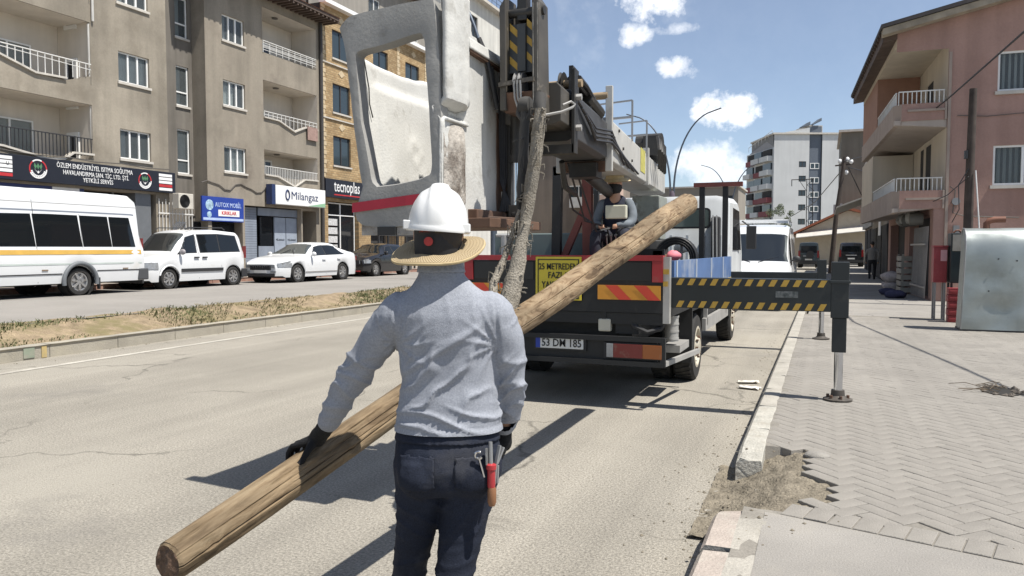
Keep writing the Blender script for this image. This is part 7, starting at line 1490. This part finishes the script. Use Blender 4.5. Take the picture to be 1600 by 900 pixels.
part('upper_strap', mat('dark strap', (.05, .048, .045), .85, var=.3, vs=8), lambda b: (sling_mesh(b, [(-1.66, 4.3, 2.5), (-1.66, 4.27, 2.2), (-1.67, 4.24, 1.9), (-1.68, 4.22, 1.7)], [(0, .03), (.5, .028), (1, .012)], 5, 10), b.tube([(-1.69, 4.30, 2.5), (-1.70, 4.28, 2.42), (-1.66, 4.28, 2.36), (-1.62, 4.28, 2.42), (-1.63, 4.30, 2.5)], .016, 8), b.lathe([(.02, -.03), (.05, -.03), (.055, 0), (.05, .03), (.02, .03)], 14, Matrix.Translation((-1.66, 4.30, 2.47)) @ Matrix.Rotation(R(90), 4, 'Y')), b.tube([(-1.555, 4.26, 2.52), (-1.55, 4.24, 2.46), (-1.535, 4.22, 2.41)], [.035, .04, .03], 8)), SL, smooth=50)
def wrap(b):
    s = .368; c = LA + LD * s
    for k in range(5):
        cc = c + LD.normalized() * (.035 * (k - 2)); ax = LM.to_3x3() @ Vector((1, 0, 0)); ay = LM.to_3x3() @ Vector((0, 1, 0)); r_ = log_r(s) + .014
        b.tube([cc + (ax * math.cos(t) + ay * math.sin(t)) * (r_ + .004 * math.sin(5 * t + k)) for t in [i * math.pi / 14 for i in range(28)]], .016, 7, closed=True)
part('wrap', slm, wrap, SL, smooth=60)
# ------------------------------------------------------------------ people
skin = mat('skin', (.42, .24, .16), .55, var=.06, vs=9); hair_m = mat('dark hair', (.018, .014, .012), .7)
shirt_m = mat('grey heather jersey', (.275, .29, .325), .9, var=.08, vs=9, fine=.16, fs=150, bump=.25, bs=300, spec=.15, wrinkle=(4.6, .42, .02, (0, .75, .4), (.8, .8, 2.4)))
denim = mat('black blue denim', (.017, .021, .034), .85, var=.3, vs=6, fine=.35, fs=220, bump=.3, bs=350, wrinkle=(8, .5, .018, (.3, 0, 0), (.8, .8, 2.2)), dirt=(.055, .056, .064), ds=4, dcov=.55, spec=.2); denim2 = mat('denim seam', (.035, .036, .043), .85); glove_m = mat('black knit glove', (.014, .014, .015), .8, var=.2, vs=30, bump=.5, bs=260, spec=.25)
shoe_m = mat('dark work shoe', (.03, .026, .022), .7)
WO = Vector((-1.191, 2.345, 0)); WR = Vector((.9265, .3763, 0)); WF = Vector((-.3763, .9265, 0))
def W(x, y, z): return WO + WR * x + WF * y + Vector((0, 0, z))
def ell(z, cx, cy, rx, ry, n=30, ex=2.25, fr=W):
    out = []
    for j in range(n):
        a = 2 * math.pi * j / n; c, s = math.cos(a), math.sin(a)
        out.append(fr(cx + rx * math.copysign(abs(c) ** (2 / ex), c), cy + ry * math.copysign(abs(s) ** (2 / ex), s), z))
    return out
def limb(b, pts, n=18, fr=W):
    """tapered tube through (x, y, z, r), rounded at both ends"""
    P_ = []; Q_ = []
    for i in range(len(pts) - 1):
        p0, p1 = pts[max(0, i - 1)], pts[i]; p2, p3 = pts[i + 1], pts[min(len(pts) - 1, i + 2)]
        for k in range(5):
            t = k / 5; v = [.5 * (2 * p1[a] + (p2[a] - p0[a]) * t + (2 * p0[a] - 5 * p1[a] + 4 * p2[a] - p3[a]) * t * t + (3 * p1[a] - p0[a] - 3 * p2[a] + p3[a]) * t ** 3) for a in range(4)]
            P_.append(fr(*v[:3])); Q_.append(v[3])
    P_.append(fr(*pts[-1][:3])); Q_.append(pts[-1][3]); b.tube(P_, Q_, n)
    b.ball(P_[0], Q_[0] * .98, nu=14, nv=9); b.ball(P_[-1], Q_[-1] * .97, nu=14, nv=9)
def skinned(name, mb, m, par, voxel, smooth=5, disp=None, ang=180, inv=None):
    me = remeshed(mb, name, voxel, smooth)
    if disp:
        nr = [v.normal.copy() for v in me.vertices]
        for v, n_ in zip(me.vertices, nr): v.co = v.co + n_ * disp(v.co, n_)
    me.materials.clear(); me.materials.append(m); me.polygons.foreach_set('use_smooth', [True] * len(me.polygons)); me.update(); return link(name, me, par)
def patch(src, pred, off, name, m, par, th=.003):
    """cloth piece lying on a garment: copies the chosen faces, lifts them and gives them thickness"""
    bm = bmesh.new(); bm.from_mesh(src.data); bm.normal_update()
    bmesh.ops.delete(bm, geom=[f for f in bm.faces if not pred(f.calc_center_median(), f.normal)], context='FACES')
    for v in bm.verts: v.co += v.normal * off
    me = bpy.data.meshes.new(name); bm.to_mesh(me); bm.free(); me.materials.clear(); me.materials.append(m); o = link(name, me, par)
    s = o.modifiers.new('t', 'SOLIDIFY'); s.thickness = th; s.offset = 1; return o
def loc(p): q = Vector(p) - WO; return q.dot(WR), q.dot(WF), q.z
def ridge(s): return (1 - abs(math.sin(s))) ** 2.3 - .25
def nz(p, s, k=0.): return noise.noise(Vector(p) * s + Vector((k, k * 1.7, -k)))
def env(v, a, b_, f): return max(0, min(1, (v - a) / f, (b_ - v) / f))

WK = thing('person', 'worker seen from behind in grey jersey, white hard hat and black jeans', 'person', tuple(WO))
tor = [(.94, .0, .0, .190, .124), (1.0, .002, .0, .187, .122), (1.08, .006, .004, .176, .115), (1.17, .008, .010, .164, .110), (1.26, .004, .013, .172, .115), (1.34, -.002, .010, .189, .119), (1.395, -.005, .004, .195, .112), (1.435, -.007, .0, .178, .099), (1.466, -.010, .0, .146, .086), (1.495, -.014, .004, .108, .078), (1.53, -.020, .012, .080, .071), (1.585, -.026, .02, .069, .066)]
armL = [(-.150, .0, 1.395, .085), (-.222, .03, 1.33, .070), (-.290, .065, 1.245, .060), (-.352, .099, 1.160, .055), (-.408, .145, 1.065, .047), (-.455, .186, .985, .042)]
armR = [(.140, .0, 1.395, .085), (.192, .01, 1.31, .071), (.206, .024, 1.235, .064), (.214, .04, 1.165, .058), (.213, .085, 1.07, .052), (.190, .13, .985, .045)]
legL = [(-.092, .0, .88, .100), (-.103, .008, .75, .081), (-.122, .03, .60, .069), (-.140, .045, .50, .062), (-.150, .048, .36, .060), (-.155, .075, .12, .050)]
legR = [(.088, -.005, .88, .103), (.062, -.005, .74, .089), (.040, -.02, .60, .075), (.024, -.045, .50, .066), (.012, -.075, .36, .063), (.006, -.115, .13, .052)]
def shrink(l, d): return [(x, y, z, r - d) for x, y, z, r in l]
# body: one continuous skin surface from head to feet
b = MB(); b.loft([ell(z, cx, cy, rx - .022, ry - .022) for z, cx, cy, rx, ry in tor[:-2]])
for l in (armL, armR): limb(b, shrink(l, .018))
for l in (legL, legR): limb(b, shrink(l, .014))
b.loft([ell(z, 0, -.0, rx, ry) for z, rx, ry in ((.80, .15, .09), (.9, .17, .105), (.97, .17, .1))])
limb(b, [(-.015, .01, 1.46, .058), (-.022, .02, 1.54, .054), (-.028, .035, 1.62, .055)])
b.ball(W(-.033, .045, 1.70), .076, .096, .115, 20, 14, Matrix((WR, WF, Vector((0, 0, 1)))).transposed()); b.ball(W(-.033, .085, 1.64), .055, .05, .06, 14, 9); b.ball(W(-.033, .145, 1.66), .014, .018, .02, 8, 6)
for s in (-1, 1): b.ball(W(-.033 + s * .078, .04, 1.665), .012, .02, .032, 8, 6)
for x, l in ((-.155, (.075, .12)), (.006, (-.115, .06))): b.ball(W(x, l[0] + .07, .055), .04, .12, .035, 12, 8, Matrix((WR, WF, Vector((0, 0, 1)))).transposed())
body = skinned('body', b, skin, WK, .014, 3)
for s in (-1, 1):
    e = MB(); e.ball(W(-.033 + s * .032, .128, 1.69), .011, nu=10, nv=7); e.build('eye', mat('eye white', (.6, .6, .58), .3), WK, smooth=80)
h = MB(); h.loft([ell(z, -.03, .035, rx, ry, 24) for z, rx, ry in ((1.565, .055, .055), (1.60, .072, .082), (1.68, .083, .100), (1.75, .080, .095))]); h.build('hair', hair_m, WK, smooth=60)
# shirt with folds
b = MB(); b.loft([ell(*t) for t in tor]); limb(b, armL); limb(b, armR)
b.ball(W(-.165, -.0, 1.385), .082); b.ball(W(.152, .0, 1.385), .082)
def shirt_disp(p, n_):
    x, y, z = loc(p); d = .004 * nz(p, 5) + .002 * nz(p, 15, 3)
    onarmL = x < -.215 and z < 1.36; onarmR = x > .175 + .1 * max(0, 1.05 - z) * 4 and z < 1.36 and not (abs(x) < .19 and z < 1.02)
    if onarmL or onarmR:
        s = 1.36 - z; w = nz(p, 9, 1)
        d += .014 * math.exp(-((z - 1.15) / .085) ** 2) * ridge(s * 40 + x * 26 + 3.2 * w) + .009 * ridge(s * 26 - x * 12 + 2.2 * nz(p, 7, 5)) * env(z, 1.0, 1.33, .05) + .003 * env(z, .96, 1.06, .03) * ridge(s * 90 + w)
    else:
        back = max(0, -n_.dot(WF)) * .7 + .3; w = nz(p, 5, 9)
        # long diagonal folds from the left waist up to the right shoulder blade
        q = (z - 1.165) - .62 * (x + .15)
        d += back * .016 * env(z, 1.03, 1.36, .10) * env(x, -.2, .19, .10) * ridge(q * 33 + 2.8 * w + 1.2 * nz(p, 12, 6)) * (1 - .5 * max(0, min(1, (z - 1.22) * 8)))
        d += back * .010 * math.exp(-((q + .0 - .035) / .012) ** 2) * env(x, -.19, .14, .08)
        # gathered horizontal folds above the hem
        d += back * .014 * env(z, .99, 1.11, .045) * ridge(z * 58 + x * 9 + 3.2 * nz(p, 5, 2))
        # creases that run out from the armpits
        for ax, sg in ((-.17, 1), (.17, -1)):
            dx, dz = x - ax, z - 1.30; rr_ = math.hypot(dx, dz); d += .011 * max(0, 1 - rr_ / .17) * min(1, rr_ / .04) * ridge(math.atan2(dz, dx * sg) * 5.5 + 1.2 * w)
        d += .004 * env(z, 1.36, 1.5, .03) * ridge(x * 40 + 2 * w) * .5
    for sx in (-1, 1):   # armhole seams and the stitched hem
        if z > 1.26: d -= .0045 * math.exp(-((sx * x - .172 - .10 * (1.36 - z)) / .0045) ** 2)
    if abs(x) < .2: d -= .003 * math.exp(-((z - 1.024) / .004) ** 2)
    return d
shirt = skinned('shirt', b, shirt_m, WK, .0068, 5, shirt_disp)
def cut_below(o, z):
    bm = bmesh.new(); bm.from_mesh(o.data); tors = [v for v in bm.verts if v.co.z < 1.02 and not (loc(v.co)[0] < -.3 or loc(v.co)[1] > .135 or (loc(v.co)[0] > .15 and loc(v.co)[1] > .085))]
    ts = set(tors); fs = [f for f in bm.faces if all(v in ts for v in f.verts)]; es = {e for f in fs for e in f.edges}
    bmesh.ops.bisect_plane(bm, geom=list(ts) + list(es) + fs, plane_co=(0, 0, z), plane_no=(0, 0, 1), clear_inner=True); bm.to_mesh(o.data); bm.free()
cut_below(shirt, 1.002)
patch(shirt, lambda c, n_: 1.54 < c.z < 1.583 and abs(n_.z) < .85, .003, 'collar', shirt_m, shirt, .003)
# jeans
b = MB(); b.loft([ell(z, cx, cy, rx, ry) for z, cx, cy, rx, ry in ((.785, -.005, -.0, .10, .085), (.82, 0, -.005, .17, .118), (.88, 0, -.008, .186, .13), (.94, 0, -.003, .182, .122), (.99, 0, .0, .172, .108), (1.02, 0, .0, .155, .092))]); limb(b, legL); limb(b, legR)
b.ball(W(-.085, -.055, .86), .085, nu=16, nv=10); b.ball(W(.085, -.055, .86), .085, nu=16, nv=10)
def jean_disp(p, n_):
    x, y, z = loc(p); w = nz(p, 6, 4); d = .004 * nz(p, 7) + .002 * nz(p, 22)
    d += .006 * env(z, .60, .82, .06) * ridge((z - abs(x - -.02) * .9) * 44 + 2 * w) + .006 * env(z, .34, .62, .08) * ridge(z * 55 + 2.5 * w) + .006 * env(z, .1, .3, .05) * ridge(z * 80 + 2 * w)
    return d
jeans = skinned('jeans', b, denim, WK, .0078, 4, jean_disp)
patch(jeans, lambda c, n_: .97 < c.z < 1.01 and abs(n_.z) < .8, .004, 'waistband', denim, jeans)
for s in (-1, 1):
    f = lambda c, n_, s=s, g=0.: (lambda q: .825 + g < q[2] < .935 - g and .035 + g < s * q[0] < .148 - g and n_.dot(WF) < -.25 and q[2] > .825 + g + .25 * max(0, abs(s * q[0] - .09) - .03))(loc(c))
    pk = patch(jeans, f, .003, 'back_pocket', denim, jeans)
for x, y0, lift in ((-.155, .075, 0), (.006, -.115, .012)):
    b = MB(); Mx = Matrix((WR, WF, Vector((0, 0, 1)))).transposed(); b.ball(W(x, y0 + .065, .06 + lift), .048, .135, .052, 16, 10, Mx); b.ball(W(x, y0, .10 + lift), .05, .06, .06, 12, 8, Mx); b.v = [(v[0], v[1], max(v[2], .004 + lift)) for v in b.v]; b.build('shoe', shoe_m, WK, smooth=60)
# gloved hands
def hand(b, wrist, palm, kn, fings, thumb, fr=W):
    limb(b, [(*wrist, .034), (*[(a + c) / 2 for a, c in zip(wrist, palm)], .033), (*palm, .034)], 14, fr)
    for k in kn: b.tube([fr(*palm), fr(*k)], [.026, .014], 10)
    for f in fings: b.tube([fr(*p) for p in f], [.0125, .0115, .0105, .009][:len(f)], 10); b.ball(fr(*f[-1]), .009, nu=8, nv=6)
    b.tube([fr(*p) for p in thumb], [.018, .014, .0115, .010][:len(thumb)], 10); b.ball(fr(*thumb[-1]), .010, nu=8, nv=6)
T = Vector((-.552, .278, .868)); al = Vector((.477, .85, .245)).normalized(); ac = Vector((-.87, .49, 0)).normalized(); upv = Vector((0, 0, 1))
def hp(a, c, u): return tuple(T + al * a + ac * c + upv * u)
kn = []; fg = []
for i, (o_, ln) in enumerate(((-.036, .95), (-.013, 1.08), (.011, 1.02), (.034, .82))):
    kn.append(hp(o_, .012, .022)); fg.append([hp(o_, .012, .022), hp(o_ * 1.15, .012 + .038 * ln, .014 - .004 * i), hp(o_ * 1.2, .012 + .062 * ln, -.016 - .004 * i), hp(o_ * 1.2, .012 + .064 * ln, -.048 * ln)])
b = MB(); hand(b, (-.458, .188, .975), hp(.0, -.038, .034), kn, fg, [hp(-.03, -.045, .03), hp(-.062, -.045, .012), hp(-.082, -.04, -.012), hp(-.098, -.03, -.026)])
skinned('glove', b, glove_m, WK, .0052, 2, lambda p, n_: .0014 * nz(p, 60))
Rw = Vector((.188, .133, .978)); kn = []; fg = []
for i, o_ in enumerate((-.032, -.011, .011, .032)):
    k = (.184 - .004 * i, .145 + o_, .885); kn.append(k); fg.append([k, (.170, .155 + o_ * 1.1, .850), (.150, .150 + o_, .826), (.138, .142 + o_, .838)])
b = MB(); hand(b, tuple(Rw), (.188, .142, .915), kn, fg, [(.172, .105, .925), (.150, .088, .895), (.142, .085, .868), (.140, .09, .848)])
skinned('glove', b, glove_m, WK, .0052, 2, lambda p, n_: .0014 * nz(p, 60))
# hard hat
hm = mat('white hard hat shell', (.70, .70, .685), .34, var=.04, vs=5, coat=.25, dirt=(.58, .56, .52), ds=7, dcov=.68)
HC = (-.034, .045, 1.692); HT = Matrix.Rotation(R(3.5), 3, WF)
def HW(x, y, z): return W(*HC) + HT @ (WR * x + WF * y + Vector((0, 0, z)))
b = MB(); rings = []
for i in range(19):
    ph = R(90) * i / 18; rg = []
    for j in range(64):
        a = 2 * math.pi * j / 64; x, y, z = .104 * math.cos(ph) * math.cos(a), .128 * math.cos(ph) * math.sin(a), .146 * math.sin(ph) ** .93
        # three lengthwise ribs
        k = 1.0
        ax = abs(x)
        k += .055 * max(0, min(1, (.031 - ax) / .006)) * min(1, z / .06) + .012 * max(0, min(1, (ax - .05) / .006)) * max(0, min(1, (.075 - ax) / .006)) * min(1, z / .06)
        rg.append(HW(x * k, y * k, z * (1 + (k - 1) * 1.2)))
    rings.append(rg)
base = [[HW(.104 * q * math.cos(2 * math.pi * j / 64), .128 * q * math.sin(2 * math.pi * j / 64) + (.045 * max(0, math.sin(2 * math.pi * j / 64)) ** 2 if q > 1.02 else 0), z) for j in range(64)] for q, z in ((.97, -.012), (1.05, -.014), (1.065, -.008), (1.035, .004))]
b.loft(base + rings); hat = b.build('hard_hat', hm, WK, smooth=38)
for s, yy in ((-1, -.045), (1, -.045)):
    b = MB(); c = HW(s * .104, yy, .0); ax = WR * s; b.hexa([c + (HT @ (ax * dx + WF * dy)) + Vector((0, 0, dz)) for dz in (-.012, .020) for dx, dy in ((-.02, -.024), (.010, -.02), (.010, .02), (-.02, .024))]); b.build('slot_clip', hm, hat, bevel=.004)
bd = MB(); bd.loft([[W(HC[0] + r * math.cos(a) * .90, HC[1] - .005 + r * math.sin(a) * 1.12, z) for a in [2 * math.pi * j / 40 for j in range(40)]] for r, z in ((.086, 1.590), (.090, 1.60), (.092, 1.68), (.09, 1.70))]); band = bd.build('head_band', mat('black bandana', (.013, .013, .015), .75, var=.2, vs=30), WK, smooth=50)
emc = W(HC[0] - .022, HC[1] - .109, 1.645)
e = MB(); disc(e, emc, -WF + WR * -.12, .015, .005, 24); e.build('red_emblem', mat('red badge', (.36, .03, .025), .6, var=.2, vs=60), band)
for (x0, w, m_) in ((-.055, .038, mat('dull red print', (.20, .035, .02), .7, var=.5, vs=90)), (.0, .05, mat('olive print', (.16, .13, .03), .7, var=.5, vs=90))):
    e = MB(); k = 7
    for i in range(k):
        for q in range(2):
            xa = x0 + w * (i + .1) / k; y_ = -.1015 * math.sqrt(max(0, 1 - ((xa + .006) / .095) ** 2)) * 1.03
            e.bar(W(HC[0] + xa, HC[1] - .006 + y_, 1.676 + .006 * q), W(HC[0] + xa + w / k * .55, HC[1] - .006 + y_ , 1.678 + .005 * q + .003 * (i % 3)), .003, .003)
    e.build('print', m_, band)
def straw_mat():
    m = bpy.data.materials.new('woven straw'); m.use_nodes = True; t = m.node_tree; n = t.nodes; l = t.links; b_ = n['Principled BSDF']; b_.inputs['Roughness'].default_value = .7
    sp = n.new('ShaderNodeSeparateXYZ'); l.new(n.new('ShaderNodeTexCoord').outputs['Object'], sp.inputs[0])
    def mt(op, a, c=None):
        x = n.new('ShaderNodeMath'); x.operation = op
        for i, v in enumerate((a, c)):
            if v is None: continue
            if isinstance(v, (int, float)): x.inputs[i].default_value = v
            else: l.new(v, x.inputs[i])
        return x.outputs[0]
    rr_ = mt('SQRT', mt('ADD', mt('MULTIPLY', sp.outputs[0], sp.outputs[0]), mt('MULTIPLY', sp.outputs[1], sp.outputs[1]))); an = mt('ARCTAN2', sp.outputs[1], sp.outputs[0])
    pat = mt('MULTIPLY', mt('SINE', mt('MULTIPLY', an, 104)), mt('SINE', mt('MULTIPLY', rr_, 900))); f = mt('ADD', mt('MULTIPLY', pat, .5), .5)
    mx = n.new('ShaderNodeMix'); mx.data_type = 'RGBA'; l.new(f, mx.inputs[0]); mx.inputs[6].default_value = (.22, .15, .075, 1); mx.inputs[7].default_value = (.46, .375, .23, 1); l.new(mx.outputs[2], b_.inputs['Base Color'])
    bp = n.new('ShaderNodeBump'); bp.inputs['Strength'].default_value = .8; bp.inputs['Distance'].default_value = .003; l.new(f, bp.inputs['Height']); l.new(bp.outputs[0], b_.inputs['Normal']); return m
straw = straw_mat()
b = MB(); rings = []; prof = []
for i in range(27): prof.append((.082 + .079 * i / 26, .0012 * math.sin(i * math.pi)))
def brimz(x, y): return .10 * x + .30 * y + .006 * math.sin(3 * math.atan2(y, x) + 1)
for side_ in (0, 1):
    rg_ = []
    for i, (r, dz) in enumerate(prof if side_ == 0 else prof[::-1]):
        rg_.append([Vector((r * math.cos(a) * .98, r * math.sin(a) * 1.05, brimz(r * math.cos(a), r * math.sin(a)) + (.0045 if side_ == 0 else 0) - .10 * max(0, r - .10) + .0012 * math.sin(r * 560))) for a in [2 * math.pi * j / 72 for j in range(72)]])
    rings += rg_
b.loft(rings + [rings[0]], cap=False); br_ = b.build('straw_brim', straw, None, smooth=60)
br_.matrix_basis = Matrix.Translation(W(-.033, .042, 1.622)) @ Matrix((WR, WF, Vector((0, 0, 1)))).transposed().to_4x4(); br_.parent = WK; br_.matrix_parent_inverse = wm(WK).inverted()
ed = MB(); ed.tube([W(-.033, .042, 1.622) + WR * (.162 * math.cos(a) * .98) + WF * (.162 * math.sin(a) * 1.05) + Vector((0, 0, brimz(.162 * math.cos(a), .162 * math.sin(a)) - .0065)) for a in [2 * math.pi * j / 60 for j in range(60)]], .005, 6, closed=True); ed.build('brim_binding', mat('straw binding', (.40, .31, .17), .7), br_, smooth=60)
# tools tucked in the right back pocket
tl = thing('screwdriver', 'red and brown handled screwdriver hanging from the worker’s back pocket', 'tool', tuple(W(.152, -.125, .88)))
b = MB(); b.tube([W(.150, -.118, .985), W(.152, -.124, .905)], [.007, .008], 8); b.bar(W(.138, -.122, .965), W(.140, -.126, .91), .006, .012); b.build('clip', steel_m, tl, smooth=50)
b = MB(); b.lathe([(.009, 0), (.017, -.004), (.017, -.018), (.013, -.022), (.0135, -.07), (.012, -.08)], 14, Matrix.Translation(W(.153, -.126, .915))); b.build('grip', mat('red plastic grip', (.36, .03, .035), .35), tl, smooth=40)
b = MB(); b.lathe([(.012, 0), (.0145, -.01), (.0145, -.05), (.010, -.062)], 14, Matrix.Translation(W(.155, -.127, .836))); b.build('butt', mat('brown grip end', (.22, .10, .045), .5), tl, smooth=40)
tl2 = thing('spanner', 'silver ring spanner poking out of the worker’s right back pocket', 'tool', tuple(W(.115, -.13, .93)))
b = MB(); c = W(.112, -.137, .945); b.tube([c + WR * (.012 * math.cos(a)) + Vector((0, 0, .012 * math.sin(a))) for a in [i * math.pi / 6 for i in range(2, 12)]], .0045, 6); b.build('ring', chrome, tl2, smooth=50); b = MB(); b.bar(c - Vector((0, 0, .012)), W(.128, -.128, .87), .010, .005); b.build('shaft', chrome, tl2)
tl3 = thing('pliers', 'grey pliers tucked at the side of the worker’s right hip', 'tool', tuple(W(.17, -.08, .9)))
b = MB(); b.bar(W(.180, -.085, .965), W(.166, -.100, .90), .014, .007); b.bar(W(.192, -.07, .955), W(.170, -.095, .905), .012, .007); b.bar(W(.166, -.10, .90), W(.160, -.11, .84), .013, .009); b.bar(W(.172, -.092, .90), W(.170, -.10, .84), .012, .009); b.build('jaws', steel_m, tl3, bevel=.002)

# generic smaller figures ------------------------------------------------------
def figure(t, fr, torso, arms, legs, head, cols, hat=None, vox=.02):
    b = MB(); b.loft([ell(z, x, y, rx - .012, ry - .012, 20, 2.2, fr) for z, x, y, rx, ry in torso])
    for l in arms + legs: limb(b, shrink(l, .012), 12, fr)
    hx, hy, hz = head; limb(b, [(hx, hy - .02, hz - .2, .055), (hx, hy, hz - .1, .052)], 12, fr); b.ball(fr(hx, hy, hz), .078, .085, .11, 14, 10); b.ball(fr(hx, hy + .095, hz - .01), .013, .013, .02, 6, 5)
    for s in (-1, 1): b.ball(fr(hx + s * .078, hy, hz), .012, .018, .028, 6, 5)
    for a in arms:
        q = a[-1]; d = Vector(a[-1][:3]) - Vector(a[-2][:3]); d.normalize()
        for k in range(4): o_ = (k - 1.5) * .018; p = Vector(q[:3]) + d * .05; b.tube([fr(*Vector(q[:3])), fr(p.x + o_, p.y, p.z), fr(p.x + o_, p.y + .01, p.z - .03), fr(p.x + o_, p.y + .0, p.z - .05)], [.02, .012, .011, .009], 8)
        b.tube([fr(*q[:3]), fr(q[0] + .03, q[1] + .02, q[2] - .03)], [.018, .01], 8)
    skinned('body', b, skin, t, vox * .8, 2)
    b = MB(); b.loft([ell(*x, 20, 2.2, fr) for x in torso])
    if cols.get('sleeve') is None:
        for a in arms: limb(b, a, 12, fr)
    sh_ = skinned('shirt', b, cols['top'], t, vox, 3, lambda p, n_: .008 * nz(p, 11) + .004 * nz(p, 30))
    if cols.get('sleeve'):
        for a in arms: b = MB(); limb(b, a, 12, fr); skinned('sleeve', b, cols['sleeve'], t, vox, 2, lambda p, n_: .006 * nz(p, 16))
    b = MB()
    for l in legs: limb(b, l, 12, fr)
    z0, x0, y0, rx, ry = torso[0]; b.loft([ell(z0 - .1, x0, y0, rx * .85, ry * .95, 20, 2.2, fr), ell(z0 + .03, x0, y0, rx * .95, ry * .98, 20, 2.2, fr)]); skinned('trousers', b, cols['legs'], t, vox, 3, lambda p, n_: .007 * nz(p, 13))
    for l in legs:
        q = l[-1]; b = MB(); b.ball(fr(q[0], q[1] + .06, q[2] - .02), .05, .05, .045, 10, 7); b.ball(fr(q[0], q[1] + .13, q[2] - .035), .045, .05, .03, 10, 7); b.build('shoe', shoe_m, t, smooth=60)
# crane operator, seated behind the levers facing the camera
OP = thing('person', 'crane operator in a straw hat and dark vest seated at the levers on the truck', 'person', (-2.05, 8.12, 1.7)); fo = lambda x, y, z: Vector((-2.05 - .82 * x, 7.98 - .55 * y, 2.30 + .85 * (z - 2.43)))
figure(OP, fo, [(1.78, 0, 0, .17, .13), (1.9, 0, .02, .17, .13), (2.05, 0, .04, .18, .13), (2.17, 0, .05, .19, .12), (2.25, 0, .05, .15, .09), (2.30, 0, .06, .07, .065)],
       [[(.17, .04, 2.19, .06), (.22, .10, 2.05, .053), (.22, .2, 1.95, .046), (.17, .38, 1.93, .038), (.12, .46, 1.92, .03)], [(-.17, .04, 2.19, .06), (-.23, .10, 2.05, .053), (-.22, .2, 1.95, .046), (-.17, .38, 1.93, .038), (-.10, .46, 1.92, .03)]],
       [[(.1, .02, 1.80, .085), (.16, .25, 1.80, .078), (.19, .45, 1.78, .06), (.19, .47, 1.5, .055), (.19, .45, 1.15, .045)], [(-.1, .02, 1.80, .085), (-.16, .25, 1.80, .078), (-.19, .45, 1.78, .06), (-.19, .47, 1.5, .055), (-.19, .45, 1.15, .045)]],
       (0, .10, 2.43), dict(top=mat('dark navy vest', (.015, .018, .035), .85), sleeve=mat('shade darkened pale sleeve', (.13, .15, .17), .85), legs=mat('dark navy trousers', (.018, .02, .032), .9)))  # pale sleeve cloth, its colour darkened in place of shade under the boom
b = MB(); b.ball(fo(0, .12, 2.385), .08, .085, .075, 12, 8); b.build('face_mask', mat('black face cloth', (.015, .015, .016), .85), OP, smooth=60)
b = MB(); b.lathe([(.165, -.02), (.15, -.005), (.10, .008), (.092, .06), (.07, .095), (0, .10), (.0, .09), (.06, .085), (.085, .05), (.09, 0), (.16, -.025)], 24, Matrix.Translation(fo(0, .10, 2.49)) @ Matrix.Rotation(R(8), 4, 'X')); b.build('straw_hat', mat('pale straw', (.50, .40, .24), .75, var=.2, vs=30), OP, smooth=40)
# pedestrian walking away
PD = thing('person', 'pedestrian in a grey shirt and black trousers walking away by the shops', 'person', (2.02, 38.4, .2)); fp_ = lambda x, y, z: Vector((2.02 + x, 38.4 + y, .2 + z))
figure(PD, fp_, [(.92, 0, 0, .17, .12), (1.05, 0, 0, .18, .125), (1.2, 0, .01, .185, .125), (1.35, 0, .01, .2, .12), (1.43, 0, 0, .15, .09), (1.49, 0, 0, .07, .065)],
       [[(.18, 0, 1.37, .062), (.25, -.04, 1.22, .055), (.27, -.06, 1.08, .048), (.26, .02, .93, .04), (.25, .06, .85, .03)], [(-.18, 0, 1.37, .062), (-.25, .02, 1.22, .055), (-.28, .02, 1.08, .048), (-.27, .1, .93, .04), (-.26, .13, .85, .03)]],
       [[(.09, 0, .88, .1), (.11, .08, .68, .082), (.11, .14, .48, .065), (.10, .1, .28, .058), (.10, .06, .1, .048)], [(-.09, 0, .88, .1), (-.11, -.05, .68, .082), (-.11, -.08, .48, .065), (-.11, -.18, .28, .058), (-.11, -.28, .14, .048)]],
       (0, .02, 1.63), dict(top=mat('dusty grey shirt', (.20, .19, .175), .9), legs=mat('black trousers', (.02, .02, .022), .9)))
b = MB(); b.ball(fp_(0, .005, 1.67), .083, .092, .10, 14, 9); b.build('hair', hair_m, PD, smooth=60)
